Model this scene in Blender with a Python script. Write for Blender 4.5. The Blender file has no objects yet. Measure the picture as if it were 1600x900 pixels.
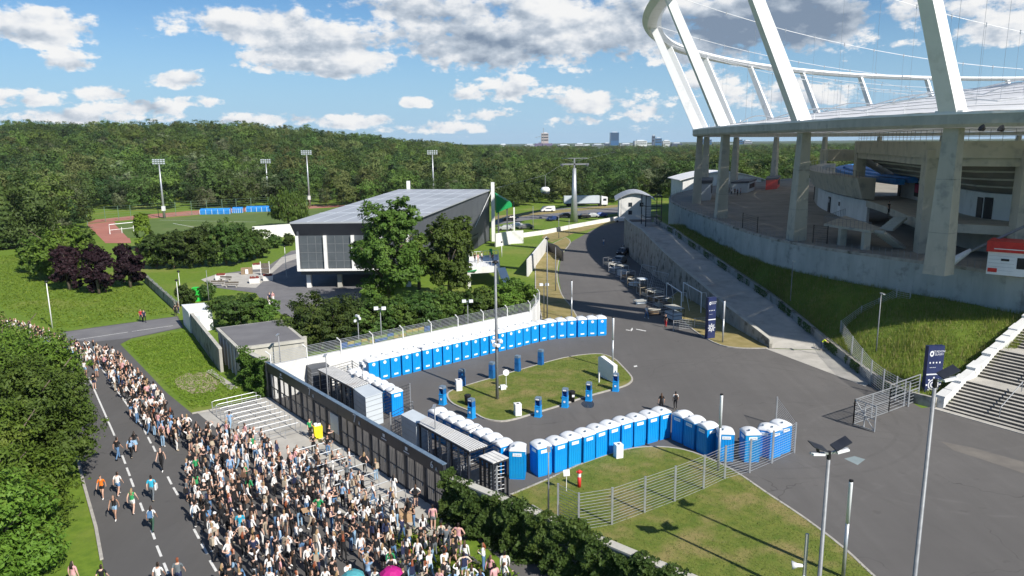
import bpy, bmesh, math, random
import numpy as np
from mathutils import Vector, Matrix, Euler
R = math.radians
random.seed(7); rng = np.random.default_rng(7)
scene = bpy.context.scene
COL = scene.collection
# ------------------------------------------------------------------ camera
FPX = 1150.0; PITCH = math.atan(226.5/FPX); ROLL = .0105; CAMZ = 23.0
cam = bpy.data.cameras.new('camera'); camo = bpy.data.objects.new('camera', cam); COL.objects.link(camo)
cam.sensor_width = 36; cam.lens = FPX/1600*36; cam.clip_end = 20000; cam.clip_start = .1
fw = Vector((0, math.cos(PITCH), -math.sin(PITCH))); up0 = Vector((0, math.sin(PITCH), math.cos(PITCH))); rt0 = Vector((1, 0, 0))
upv = up0*math.cos(ROLL)+rt0*math.sin(ROLL); rtv = rt0*math.cos(ROLL)-up0*math.sin(ROLL)
M = Matrix((rtv, upv, -fw)).transposed().to_4x4(); M.translation = (0, 0, CAMZ); camo.matrix_world = M
scene.camera = camo
# ------------------------------------------------------------------ sun + sky
SUN_AZ = math.atan2(.656, -.755); SUN_EL = R(40)
tosun = Vector((math.sin(SUN_AZ)*math.cos(SUN_EL), math.cos(SUN_AZ)*math.cos(SUN_EL), math.sin(SUN_EL)))
sl = bpy.data.lights.new('sun', 'SUN'); sl.energy = 5.0; sl.angle = R(.5); sl.color = (1, .945, .86)
so = bpy.data.objects.new('sun', sl); COL.objects.link(so); so.rotation_euler = (-tosun).to_track_quat('-Z', 'Y').to_euler()
so.location = (100, -120, 150)
world = bpy.data.worlds.new('World'); scene.world = world; world.use_nodes = True
vs = scene.view_settings; vs.view_transform = 'Standard'; vs.look = 'None'; vs.exposure = 0.42; vs.gamma = 1.0; vs.use_curve_mapping = False
scene.cycles.max_bounces = 6; scene.cycles.transparent_max_bounces = 8; scene.cycles.volume_bounces = 0
scene.cycles.use_denoising = True
scene.cycles.caustics_reflective = False; scene.cycles.caustics_refractive = False

class NT:
    "tiny node-tree writer"
    def __init__(s, t): s.t = t; s.n = t.nodes; s.l = t.links
    def node(s, typ, **kw):
        n = s.n.new(typ)
        for k, v in kw.items(): setattr(n, k, v)
        return n
    def put(s, sock, v):
        if isinstance(v, bpy.types.NodeSocket): s.l.new(v, sock)
        else: sock.default_value = v
    def math(s, op, a, b=0.0, c=None, clamp=False):
        n = s.node('ShaderNodeMath', operation=op, use_clamp=clamp); s.put(n.inputs[0], a); s.put(n.inputs[1], b)
        if c is not None: s.put(n.inputs[2], c)
        return n.outputs[0]
    def noise(s, vec, scale, detail=4, rough=.55, w=None, dist=0):
        n = s.node('ShaderNodeTexNoise'); s.put(n.inputs['Vector'], vec); n.inputs['Scale'].default_value = scale
        n.inputs['Detail'].default_value = detail; n.inputs['Roughness'].default_value = rough; n.inputs['Distortion'].default_value = dist
        return n.outputs[0]
    def ramp(s, fac, stops):
        n = s.node('ShaderNodeValToRGB'); s.put(n.inputs[0], fac); e = n.color_ramp.elements
        while len(e) < len(stops): e.new(.5)
        for q, (p, c) in zip(e, stops): q.position = p; q.color = (*c, 1) if len(c) == 3 else c
        return n.outputs[0]
    def mix(s, fac, a, b, blend='MIX'):
        n = s.node('ShaderNodeMix', data_type='RGBA', blend_type=blend); s.put(n.inputs[0], fac)
        for i, v in ((6, a), (7, b)): s.put(n.inputs[i], v if isinstance(v, bpy.types.NodeSocket) else (*v, 1) if len(v) == 3 else v)
        return n.outputs[2]
    def sstep(s, x, a, b):
        n = s.node('ShaderNodeMapRange', interpolation_type='SMOOTHSTEP'); s.put(n.inputs[0], x); n.inputs[1].default_value = a; n.inputs[2].default_value = b
        return n.outputs[0]

def pixdir(px, py):
    "direction (azimuth, elevation) of a picture point, used only to place the clouds of the sky"
    u = (px-800)/FPX; v = -(py-450)/FPX
    d = (rtv*u+upv*v+fw).normalized()
    return math.atan2(d.x, d.y), math.asin(d.z)

def build_sky():
    nt = NT(world.node_tree); nt.n.clear()
    sky = nt.node('ShaderNodeTexSky', sky_type='NISHITA', sun_disc=False); sky.sun_elevation = SUN_EL; sky.sun_rotation = SUN_AZ
    sky.altitude = 200; sky.air_density = 1.0; sky.dust_density = .15; sky.ozone_density = 3.0
    tc = nt.node('ShaderNodeTexCoord'); d = tc.outputs['Generated']
    sep = nt.node('ShaderNodeSeparateXYZ'); nt.l.new(d, sep.inputs[0]); x, y, z = sep.outputs
    az = nt.math('ARCTAN2', x, y); el = nt.math('ARCSINE', z)
    aev = nt.node('ShaderNodeCombineXYZ'); nt.put(aev.inputs[0], az); nt.put(aev.inputs[1], el); ae = aev.outputs[0]
    # cloud layer seen in perspective: ground-plan coordinates of a flat layer
    zz = nt.math('MAXIMUM', nt.math('ADD', z, .05), .03)
    cv = nt.node('ShaderNodeCombineXYZ'); nt.put(cv.inputs[0], nt.math('DIVIDE', x, zz)); nt.put(cv.inputs[1], nt.math('DIVIDE', y, zz))
    lay = nt.noise(cv.outputs[0], .55, 6, .58)
    # angular coordinates, used for billow detail
    av = nt.node('ShaderNodeCombineXYZ'); nt.put(av.inputs[0], az); nt.put(av.inputs[1], nt.math('MULTIPLY', el, 1.7))
    fine = nt.noise(av.outputs[0], 20, 9, .55)
    mid = nt.noise(av.outputs[0], 9, 4, .5, dist=.4)
    av2 = nt.node('ShaderNodeVectorMath', operation='ADD'); nt.l.new(av.outputs[0], av2.inputs[0]); av2.inputs[1].default_value = (.008, .018, 0)
    fine2 = nt.noise(av2.outputs[0], 20, 9, .55)
    blobs = [  # px, py, half width px, half height px, weight, darkness
        (62, 40, 72, 28, 1.3, 0), (18, 18, 40, 18, .6, 0), (400, 38, 118, 28, 1.2, .15), (500, 62, 125, 30, 1.2, .2), (510, 94, 125, 26, 1.5, 0),
        (640, 58, 80, 28, .7, .35), (700, 15, 190, 30, .75, .45), (760, 60, 190, 50, 1.1, .5), (855, 40, 90, 60, 1.5, .0), (930, 75, 70, 42, .9, .45), (1020, 30, 110, 52, .95, .55),
        (1200, 32, 170, 50, 1.2, .95), (1120, 75, 110, 26, .8, .5), (1240, 70, 60, 20, .6, .8), (1548, 44, 52, 26, 1.0, .05), (1480, 10, 150, 26, .6, .3),
        (795, 138, 62, 22, 1.0, .05), (735, 147, 34, 13, .8, .05), (752, 177, 50, 12, .85, .1), (912, 157, 60, 24, .95, .05), (900, 188, 55, 10, .6, .1),
        (274, 124, 40, 13, 1.0, .0), (652, 160, 26, 8, .7, .05), (550, 189, 52, 12, .9, .05), (160, 146, 32, 12, .7, .05), (112, 94, 30, 14, .55, .1),
        (215, 168, 60, 14, .85, .05), (30, 152, 50, 14, .9, .05), (120, 182, 140, 10, .6, .1), (400, 186, 60, 10, .75, .05), (455, 185, 40, 8, .5, .1), (310, 158, 28, 8, .6, .05), (640, 202, 40, 6, .5, .1),
        (1010, 165, 60, 26, .5, .1), (1110, 130, 50, 22, .6, .1), (1250, 150, 70, 22, .8, .05), (1160, 150, 40, 20, .7, .05), (700, 198, 80, 8, .4, .1)]
    cover = None; dark = None
    for i, (px, py, w, h, wt, dk) in enumerate(blobs):
        a0, e0 = pixdir(px, py); wa = w/FPX*1.02; he = h/FPX
        vm = nt.node('ShaderNodeVectorMath', operation='MULTIPLY_ADD'); nt.l.new(ae, vm.inputs[0]); vm.inputs[1].default_value = (1/wa, 1/he, 0); vm.inputs[2].default_value = (-a0/wa, -e0/he, 0)
        dp = nt.node('ShaderNodeVectorMath', operation='DOT_PRODUCT'); nt.l.new(vm.outputs[0], dp.inputs[0]); nt.l.new(vm.outputs[0], dp.inputs[1])
        c = nt.math('MULTIPLY_ADD', dp.outputs['Value'], -wt, wt)
        dk_ = nt.math('MULTIPLY_ADD', el, -.55/he, dk+.10+.55*e0/he)
        s = nt.math('MULTIPLY', nt.math('MAXIMUM', c, 0.0), dk_)
        cover = c if cover is None else nt.math('MAXIMUM', cover, c)
        dark = s if dark is None else nt.math('MAXIMUM', dark, s)
    cover = nt.math('MAXIMUM', cover, -1.2); dark = nt.math('MAXIMUM', dark, 0.0)
    # generic fair-weather clouds everywhere (they carry on behind and beside the view)
    infront = nt.sstep(y, .15, .45)
    gen = nt.math('MULTIPLY', nt.math('SUBTRACT', lay, .60), 7.0)
    gen = nt.math('SUBTRACT', gen, nt.math('MULTIPLY', infront, .55))
    cover = nt.math('MAXIMUM', nt.math('SUBTRACT', nt.math('MULTIPLY', cover, 1.0), nt.math('MULTIPLY', nt.math('SUBTRACT', 1.0, infront), 3.0)), gen)
    bil = nt.math('ADD', nt.math('MULTIPLY', nt.math('SUBTRACT', fine, .5), 3.0), nt.math('MULTIPLY', nt.math('SUBTRACT', mid, .5), 2.0))
    tiny = nt.noise(av.outputs[0], 62, 6, .6)
    dens = nt.math('ADD', nt.math('ADD', cover, bil), nt.math('MULTIPLY', nt.math('SUBTRACT', tiny, .5), nt.math('MULTIPLY_ADD', nt.sstep(el, .25, .06), 2.2, .4)))
    alpha = nt.math('MULTIPLY', nt.sstep(dens, .0, .62), .98)
    wisp = nt.math('MULTIPLY', nt.sstep(nt.noise(av.outputs[0], 5, 6, .6, dist=1.2), .48, .8), .5)
    wisp = nt.math('MULTIPLY', wisp, nt.sstep(el, .25, .02))
    hazeband = nt.math('MULTIPLY', nt.sstep(el, .20, -.02), .95)
    # light: thick lower parts grey, upper rims bright
    lit = nt.math('MULTIPLY', nt.math('SUBTRACT', fine, fine2), 2.0)
    shade = nt.math('SUBTRACT', nt.math('ADD', nt.math('MULTIPLY', dark, .95), nt.math('MULTIPLY', nt.math('SUBTRACT', mid, .42), .5)), lit, clamp=True)
    ccol = nt.ramp(shade, [(0, (1.0, 1.0, .995)), (.22, (.87, .895, .93)), (.5, (.56, .63, .72)), (1, (.235, .31, .42))])
    bg1 = nt.node('ShaderNodeBackground'); nt.l.new(nt.mix(1.0, sky.outputs[0], (.66, .92, 1.12), 'MULTIPLY'), bg1.inputs[0]); bg1.inputs[1].default_value = .068
    bg2 = nt.node('ShaderNodeBackground'); nt.l.new(ccol, bg2.inputs[0]); bg2.inputs[1].default_value = .70
    bg3 = nt.node('ShaderNodeBackground'); bg3.inputs[0].default_value = (.47, .73, 1.0, 1); bg3.inputs[1].default_value = .60
    m0 = nt.node('ShaderNodeMixShader'); nt.put(m0.inputs[0], nt.math('MAXIMUM', wisp, hazeband)); nt.l.new(bg1.outputs[0], m0.inputs[1]); nt.l.new(bg3.outputs[0], m0.inputs[2])
    m1 = nt.node('ShaderNodeMixShader'); nt.put(m1.inputs[0], alpha); nt.l.new(m0.outputs[0], m1.inputs[1]); nt.l.new(bg2.outputs[0], m1.inputs[2])
    out = nt.node('ShaderNodeOutputWorld'); nt.l.new(m1.outputs[0], out.inputs[0])
build_sky()
world.cycles.sampling_method = 'MANUAL'; world.cycles.sample_map_resolution = 512

# ------------------------------------------------------------------ helpers
def G(px, py, z=0.0):
    "survey helper: the point of the horizontal plane at height z that the photograph shows at (px, py)"
    u = (px-800)/FPX; v = -(py-450)/FPX
    d = rtv*u+upv*v+fw; t = (z-CAMZ)/d.z
    return Vector((d.x*t, d.y*t, z))
def GP(l, z=0.0): return [G(a, b, z) for a, b in l]

def tag(o, label=None, cat=None, group=None, kind=None):
    if label: o['label'] = label
    if cat: o['category'] = cat
    if group: o['group'] = group
    if kind: o['kind'] = kind
    return o
def empty(name, loc=(0, 0, 0), rz=0.0, label=None, cat=None, group=None):
    o = bpy.data.objects.new(name, None); COL.objects.link(o); o.location = loc; o.rotation_euler = (0, 0, rz); o.empty_display_size = .2
    return tag(o, label, cat, group)
def link(name, me, parent=None, loc=None, rz=None):
    o = bpy.data.objects.new(name, me); COL.objects.link(o)
    if parent is not None: o.parent = parent
    if loc is not None: o.location = loc
    if rz is not None: o.rotation_euler = (0, 0, rz)
    return o
def copy_tree(o, parent=None):
    c = o.copy(); COL.objects.link(c); c.parent = parent
    for k in ('label', 'group'):
        pass
    for ch in o.children: copy_tree(ch, c)
    return c

class MB:
    def __init__(s): s.v = []; s.f = []; s.m = []; s.cur = 0
    def add(s, vs, fs, m=None):
        b = len(s.v); s.v.extend([tuple(p) for p in vs]); s.f.extend([tuple(i+b for i in f) for f in fs]); s.m.extend([s.cur if m is None else m]*len(fs)); return s
    def box(s, c, d, rz=0.0, m=None, taper=1.0):
        cx, cy, cz = c; hx, hy, hz = d[0]/2, d[1]/2, d[2]/2; ca, sa = math.cos(rz), math.sin(rz); vs = []
        for z in (-1, 1):
            k = taper if z > 0 else 1
            for x, y in ((-1, -1), (1, -1), (1, 1), (-1, 1)):
                X, Y = x*hx*k, y*hy*k; vs.append((cx+X*ca-Y*sa, cy+X*sa+Y*ca, cz+z*hz))
        return s.add(vs, [(3, 2, 1, 0), (4, 5, 6, 7), (0, 1, 5, 4), (1, 2, 6, 5), (2, 3, 7, 6), (3, 0, 4, 7)], m)
    def beam(s, a, b, w, h, m=None, roll=None):
        "box bar from a to b, width w (horizontal) and height h"
        a = Vector(a); b = Vector(b); d = (b-a)
        if d.length < 1e-6: return s
        d.normalize(); ref = Vector((0, 0, 1)) if abs(d.z) < .99 else Vector((0, 1, 0))
        if roll is not None: ref = Vector(roll)
        sd = d.cross(ref).normalized(); u = sd.cross(d).normalized(); vs = []
        for p in (a, b):
            for x, y in ((-1, -1), (1, -1), (1, 1), (-1, 1)): vs.append(p+sd*(x*w/2)+u*(y*h/2))
        return s.add(vs, [(3, 2, 1, 0), (4, 5, 6, 7), (0, 1, 5, 4), (1, 2, 6, 5), (2, 3, 7, 6), (3, 0, 4, 7)], m)
    def tube(s, pts, r, n=6, m=None, cap=True):
        pts = [Vector(p) for p in pts]; rs = r if isinstance(r, (list, tuple)) else [r]*len(pts); base = len(s.v); vs = []; fs = []
        for i, p in enumerate(pts):
            d = (pts[min(i+1, len(pts)-1)]-pts[max(i-1, 0)]).normalized()
            ref = Vector((0, 0, 1)) if abs(d.z) < .9 else Vector((1, 0, 0))
            a = d.cross(ref).normalized(); b = a.cross(d)
            for k in range(n):
                t = 2*math.pi*k/n; vs.append(p+a*(math.cos(t)*rs[i])+b*(math.sin(t)*rs[i]))
        for i in range(len(pts)-1):
            for k in range(n): fs.append((i*n+k, i*n+(k+1) % n, (i+1)*n+(k+1) % n, (i+1)*n+k))
        if cap: fs.append(tuple(range(n))[::-1]); fs.append(tuple((len(pts)-1)*n+k for k in range(n)))
        return s.add(vs, fs, m)
    def prism(s, poly, z0, z1, m=None):
        n = len(poly); zz0 = z0 if hasattr(z0, '__len__') else [z0]*n; zz1 = z1 if hasattr(z1, '__len__') else [z1]*n
        ar = sum(poly[i][0]*poly[(i+1) % n][1]-poly[(i+1) % n][0]*poly[i][1] for i in range(n))
        vs = [(p[0], p[1], z) for p, z in zip(poly, zz0)]+[(p[0], p[1], z) for p, z in zip(poly, zz1)]
        fs = [tuple(range(n))[::-1], tuple(range(n, 2*n))]+[(i, (i+1) % n, n+(i+1) % n, n+i) for i in range(n)]
        if ar < 0: fs = [f[::-1] for f in fs]
        return s.add(vs, fs, m)
    def quad(s, a, b, c, d, m=None): return s.add([a, b, c, d], [(0, 1, 2, 3)], m)
    def lathe(s, c, prof, n=12, m=None):
        vs = []; fs = []
        for r, z in prof:
            for k in range(n): t = 2*math.pi*k/n; vs.append((c[0]+r*math.cos(t), c[1]+r*math.sin(t), c[2]+z))
        for i in range(len(prof)-1):
            for k in range(n): fs.append((i*n+k, i*n+(k+1) % n, (i+1)*n+(k+1) % n, (i+1)*n+k))
        fs.append(tuple(range(n))[::-1]); fs.append(tuple((len(prof)-1)*n+k for k in range(n)))
        return s.add(vs, fs, m)
    def mesh(s, name, mats, smooth=False):
        me = bpy.data.meshes.new(name); me.from_pydata(s.v, [], s.f); me.update()
        for q in (mats if isinstance(mats, (list, tuple)) else [mats]): me.materials.append(q)
        if any(s.m): me.polygons.foreach_set('material_index', s.m)
        if smooth: me.polygons.foreach_set('use_smooth', [True]*len(me.polygons))
        return me
    def build(s, name, mats, parent=None, smooth=False, loc=None, rz=None): return link(name, s.mesh(name, mats, smooth), parent, loc, rz)

def offset_poly(poly, d):
    "outline moved inwards by d (positive = inwards)"
    n = len(poly); ar = sum(poly[i][0]*poly[(i+1) % n][1]-poly[(i+1) % n][0]*poly[i][1] for i in range(n)); sg = 1 if ar > 0 else -1; out = []
    for i in range(n):
        p0, p1, p2 = (Vector((poly[(i+k) % n][0], poly[(i+k) % n][1])) for k in (-1, 0, 1))
        d1 = (p1-p0).normalized(); d2 = (p2-p1).normalized(); n1 = Vector((-d1.y, d1.x))*sg; n2 = Vector((-d2.y, d2.x))*sg
        b = (n1+n2); b = b.normalized() if b.length > 1e-6 else n1; k = 1/max(.45, b.dot(n1)); q = p1+b*d*k; out.append((q.x, q.y))
    return out
def smooth_path(pts, n=6, closed=False):
    "Catmull-Rom through the given points"
    P_ = [Vector(p) for p in pts]; N = len(P_); out = []
    for i in range(N if closed else N-1):
        g = lambda k: P_[(i+k) % N] if closed else P_[min(max(i+k, 0), N-1)]
        p0, p1, p2, p3 = g(-1), g(0), g(1), g(2)
        for j in range(n):
            t = j/n; out.append(.5*((2*p1)+(p2-p0)*t+(2*p0-5*p1+4*p2-p3)*t*t+(3*p1-p0-3*p2+p3)*t*t*t))
    if not closed: out.append(P_[-1])
    return out
def sheet(name, poly, z, mat, kind='structure', parent=None):
    bm = bmesh.new(); vs = [bm.verts.new((p[0], p[1], z)) for p in poly]; f = bm.faces.new(vs)
    if f.normal.z < 0 or f.calc_area() and (f.normal_update() or f.normal.z < 0): f.normal_flip()
    bmesh.ops.triangulate(bm, faces=bm.faces[:]); me = bpy.data.meshes.new(name); bm.to_mesh(me); bm.free(); me.materials.append(mat)
    o = link(name, me, parent)
    if kind and parent is None: o['kind'] = kind
    return o
def slab(name, poly, z0, z1, mat, parent=None, kind=None):
    "raised sheet with sides"
    bm = bmesh.new(); vs = [bm.verts.new((p[0], p[1], z1)) for p in poly]; f = bm.faces.new(vs); f.normal_update()
    if f.normal.z < 0: f.normal_flip()
    e = bmesh.ops.extrude_face_region(bm, geom=[f]); top = [g for g in e['geom'] if isinstance(g, bmesh.types.BMVert)]
    for g in vs: g.co.z = z0
    for g in top: g.co.z = z1
    bmesh.ops.recalc_face_normals(bm, faces=bm.faces[:]); bmesh.ops.triangulate(bm, faces=bm.faces[:])
    me = bpy.data.meshes.new(name); bm.to_mesh(me); bm.free(); me.materials.append(mat); o = link(name, me, parent)
    if kind: o['kind'] = kind
    return o
def text_mesh(s, size, depth=.01):
    c = bpy.data.curves.new('lettering', 'FONT'); c.body = s; c.size = size; c.extrude = depth; c.align_x = 'CENTER'; c.align_y = 'CENTER'; c.resolution_u = 2
    o = bpy.data.objects.new('lettering', c); COL.objects.link(o); dg = bpy.context.evaluated_depsgraph_get(); me = bpy.data.meshes.new_from_object(o.evaluated_get(dg))
    bpy.data.objects.remove(o); return me

# ------------------------------------------------------------------ materials
MATS = {}
def mat(name, c1, c2=None, scale=2.0, rough=.8, bump=0.0, metal=0.0, detail=5, stretch=None, spec=.3, c3=None, scale2=.2, trans=0.0, objrand=0.0, coords='pos', bscale=None, contrast=(.35, .65), mix3=(.5, .7)):
    if name in MATS: return MATS[name]
    m = bpy.data.materials.new(name); m.use_nodes = True; nt = NT(m.node_tree); nt.n.clear()
    bs = nt.node('ShaderNodeBsdfPrincipled'); out = nt.node('ShaderNodeOutputMaterial')
    if coords == 'pos': vec = nt.node('ShaderNodeNewGeometry').outputs['Position']
    else: vec = nt.node('ShaderNodeTexCoord').outputs['Object']
    if stretch:
        mp = nt.node('ShaderNodeMapping'); nt.l.new(vec, mp.inputs[0]); mp.inputs['Scale'].default_value = stretch; v2 = mp.outputs[0]
    else: v2 = vec
    if c2 is None: c2 = tuple(min(1, x*1.12+.004) for x in c1)
    f = nt.noise(v2, scale, detail, .6)
    col = nt.ramp(f, [(contrast[0], c1), (contrast[1], c2)])
    if c3 is not None:
        f3 = nt.noise(vec, scale2, 5, .6); col = nt.mix(nt.sstep(f3, *mix3), col, c3)
    if objrand:
        oi = nt.node('ShaderNodeObjectInfo'); hs = nt.node('ShaderNodeHueSaturation'); nt.l.new(col, hs.inputs['Color'])
        nt.put(hs.inputs['Value'], nt.math('ADD', 1-objrand, nt.math('MULTIPLY', oi.outputs['Random'], 2*objrand)))
        nt.put(hs.inputs['Hue'], nt.math('ADD', .5-objrand*.06, nt.math('MULTIPLY', oi.outputs['Random'], objrand*.12))); col = hs.outputs[0]
    nt.l.new(col, bs.inputs['Base Color']); bs.inputs['Roughness'].default_value = rough; bs.inputs['Metallic'].default_value = metal; bs.inputs['Specular IOR Level'].default_value = spec
    if bump:
        b = nt.node('ShaderNodeBump'); b.inputs['Strength'].default_value = min(1, bump); b.inputs['Distance'].default_value = .05
        nt.l.new(nt.noise(v2, bscale or scale*4, 6, .65), b.inputs['Height']); nt.l.new(b.outputs[0], bs.inputs['Normal'])
    sh = bs.outputs[0]
    if trans:
        tr = nt.node('ShaderNodeBsdfTranslucent'); nt.l.new(col, tr.inputs[0]); mx = nt.node('ShaderNodeMixShader'); mx.inputs[0].default_value = trans
        nt.l.new(sh, mx.inputs[1]); nt.l.new(tr.outputs[0], mx.inputs[2]); sh = mx.outputs[0]
    nt.l.new(sh, out.inputs[0]); MATS[name] = m; return m

grass = mat('grass', (.092, .160, .014), (.140, .215, .020), 1.6, .9, .6, c3=(.19, .215, .045), scale2=.06, bscale=9)
lawn = mat('lawn', (.095, .14, .018), (.155, .18, .032), 1.4, .9, .8, c3=(.25, .205, .08), scale2=.33, bscale=10, mix3=(.45, .70))
drygrass = mat('dry_grass', (.22, .18, .065), (.30, .245, .11), .9, .9, .6, c3=(.11, .13, .03), scale2=.16, bscale=9, mix3=(.5, .75))
meadow = mat('meadow', (.09, .145, .016), (.14, .20, .024), .8, .9, .7, c3=(.18, .20, .035), scale2=.3, bscale=7)
asphalt = mat('asphalt', (.082, .078, .074), (.100, .096, .091), .35, .85, .25, c3=(.122, .116, .108), scale2=.09, bscale=30, mix3=(.48, .75))
asphalt_old = mat('asphalt_pale', (.145, .142, .148), (.18, .177, .182), .4, .85, .25, c3=(.2, .195, .19), scale2=.12, bscale=30)
asphalt_road = mat('asphalt_road', (.076, .073, .071), (.090, .087, .084), .5, .85, .25, c3=(.105, .101, .097), scale2=.11, bscale=30)
paving = mat('concrete_paving', (.38, .365, .33), (.47, .45, .41), .7, .85, .3, c3=(.31, .30, .275), scale2=.3, bscale=14)
soil = mat('bare_soil', (.30, .25, .17), (.38, .32, .23), 1.2, .95, .5, bscale=8)
kerbm = mat('kerb_stone', (.33, .315, .285), (.43, .41, .37), 2.5, .85, .2)
paint = mat('road_paint', (.55, .55, .53), (.72, .72, .70), 3.0, .7, c3=(.3, .3, .3), scale2=4, mix3=(.55, .8))
concrete = mat('concrete', (.39, .38, .335), (.49, .475, .42), .6, .85, .25, stretch=(1, 1, .35), c3=(.26, .255, .235), scale2=.9, bscale=6, mix3=(.56, .8))
concrete_wall = mat('stained_concrete', (.33, .36, .34), (.44, .465, .44), .5, .85, .3, stretch=(1, 1, .3), c3=(.20, .215, .20), scale2=.5, bscale=5, mix3=(.52, .74))
concrete_dirty = mat('weathered_concrete', (.28, .27, .235), (.42, .405, .36), .9, .9, .4, stretch=(1, 1, .35), c3=(.12, .115, .095), scale2=.7, bscale=6, mix3=(.5, .68))
concrete_col = mat('column_concrete', (.42, .39, .315), (.50, .465, .385), .5, .85, .2, stretch=(1, 1, .3), c3=(.32, .31, .27), scale2=.7, bscale=5)
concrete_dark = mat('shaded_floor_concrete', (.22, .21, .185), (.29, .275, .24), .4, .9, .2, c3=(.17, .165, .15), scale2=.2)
def asphalt_mat(name, c, dark=.82, light=1.28):
    m = bpy.data.materials.new(name); m.use_nodes = True; nt = NT(m.node_tree); nt.n.clear(); MATS[name] = m
    bs = nt.node('ShaderNodeBsdfPrincipled'); out = nt.node('ShaderNodeOutputMaterial'); pos = nt.node('ShaderNodeNewGeometry').outputs['Position']
    big = nt.noise(pos, .045, 5, .55); mid_ = nt.noise(pos, .35, 6, .62); fin = nt.noise(pos, 14, 3, .7)
    mp = nt.node('ShaderNodeMapping'); nt.l.new(pos, mp.inputs[0]); mp.inputs['Rotation'].default_value = (0, 0, .55); mp.inputs['Scale'].default_value = (.9, .05, 1); strk = nt.noise(mp.outputs[0], .9, 5, .6, dist=.3)
    f = nt.math('ADD', nt.math('ADD', nt.math('MULTIPLY', big, .9), nt.math('MULTIPLY', mid_, .45)), nt.math('ADD', nt.math('MULTIPLY', strk, .45), nt.math('MULTIPLY', fin, .35)))
    col = nt.ramp(f, [(.72, tuple(x*dark for x in c)), (1.0, c), (1.0, c)]) if False else nt.ramp(nt.math('MULTIPLY_ADD', f, 1.6, -1.2), [(.0, tuple(x*dark for x in c)), (.5, c), (1.0, tuple(x*light for x in c))])
    wv = nt.node('ShaderNodeVectorMath', operation='MULTIPLY_ADD'); nz = nt.node('ShaderNodeTexNoise'); nt.l.new(pos, nz.inputs[0]); nz.inputs['Scale'].default_value = .5; nt.l.new(nz.outputs[1], wv.inputs[0]); wv.inputs[1].default_value = (3, 3, 0); nt.l.new(pos, wv.inputs[2])
    vo = nt.node('ShaderNodeTexVoronoi', feature='DISTANCE_TO_EDGE'); nt.l.new(wv.outputs[0], vo.inputs['Vector']); vo.inputs['Scale'].default_value = .11
    crack = nt.math('MULTIPLY', nt.sstep(vo.outputs['Distance'], .0045, .0012), nt.sstep(nt.noise(pos, .12, 3, .5), .46, .6)); col = nt.mix(nt.math('MULTIPLY', crack, .55), col, tuple(x*.45 for x in c))
    stain = nt.sstep(nt.noise(pos, .9, 4, .5), .66, .74); col = nt.mix(nt.math('MULTIPLY', stain, .35), col, tuple(x*.6 for x in c))
    brk = nt.sstep(nt.noise(pos, .7, 5, .65), .38, .62)
    for cx, cy, rr, amt, fc in ((19.5, 62, 13.0, .30, .72), (19.5, 62, 14.6, .30, .72), (31, 52, 8.5, .22, 1.35), (31, 52, 10.1, .22, 1.35), (6, 92, 22, .25, .75), (6, 92, 23.6, .25, .75), (24, 40, 15, .22, .74), (24, 40, 16.5, .22, .74), (45, 20, 33, .2, 1.3), (-10, 30, 37, .2, .75)):
        dn = nt.node('ShaderNodeVectorMath', operation='DISTANCE'); sp = nt.node('ShaderNodeVectorMath', operation='MULTIPLY'); nt.l.new(pos, sp.inputs[0]); sp.inputs[1].default_value = (1, 1, 0); nt.l.new(sp.outputs[0], dn.inputs[0]); dn.inputs[1].default_value = (cx, cy, 0)
        k = nt.sstep(nt.math('ABSOLUTE', nt.math('SUBTRACT', dn.outputs['Value'], rr)), .22, .06); col = nt.mix(nt.math('MULTIPLY', nt.math('MULTIPLY', k, amt*1.3), brk), col, tuple(x*fc for x in c))
    nt.l.new(col, bs.inputs['Base Color']); bs.inputs['Roughness'].default_value = .85; bs.inputs['Specular IOR Level'].default_value = .25
    b = nt.node('ShaderNodeBump'); b.inputs['Strength'].default_value = .25; b.inputs['Distance'].default_value = .03; nt.l.new(nt.noise(pos, 25, 4, .7), b.inputs['Height']); nt.l.new(b.outputs[0], bs.inputs['Normal']); nt.l.new(bs.outputs[0], out.inputs[0]); return m
asphalt = asphalt_mat('plaza_asphalt', (.116, .111, .107), .84, 1.25); asphalt_road = asphalt_mat('road_asphalt', (.098, .095, .093), .86, 1.2)
whitewall = mat('white_rendered_wall', (.62, .62, .60), (.72, .72, .70), .5, .8, .15, stretch=(1, 1, .3), c3=(.50, .50, .47), scale2=.6, bscale=6, mix3=(.55, .8))
white_steel = mat('white_painted_steel', (.76, .76, .755), (.82, .82, .815), .5, .45, c3=(.68, .68, .665), scale2=.5)
roofpanel = mat('roof_polycarbonate', (.76, .765, .77), (.82, .825, .83), .15, .45, trans=.14, c3=(.71, .715, .72), scale2=.25)
grey_steel = mat('galvanised_steel', (.40, .42, .44), (.50, .52, .54), 3, .4, metal=.55)
pole_steel = mat('pole_steel', (.20, .21, .225), (.26, .27, .285), 3, .5, metal=.15)
dark_steel = mat('anthracite_steel', (.022, .025, .034), (.034, .038, .048), 1.5, .45, spec=.4)
navy = mat('navy_panel', (.016, .025, .085), (.024, .036, .11), 1, .4, spec=.4)
lettering = mat('white_lettering', (.62, .64, .68), (.74, .75, .78), 2, .6)
black = mat('black_plastic', (.012, .012, .013), (.02, .02, .021), 3, .5)
mesh_dark = mat('bar_steel', (.03, .035, .042), (.06, .065, .075), 3, .5, metal=.3)
shelter_roof = mat('ribbed_roof_sheet', (.58, .57, .54), (.70, .69, .66), 1.2, .5, c3=(.44, .37, .31), scale2=.5, mix3=(.58, .75))
shelter_rib = mat('roof_rib_shadow_gap', (.10, .09, .085), (.15, .14, .13), 2, .7)
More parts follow.
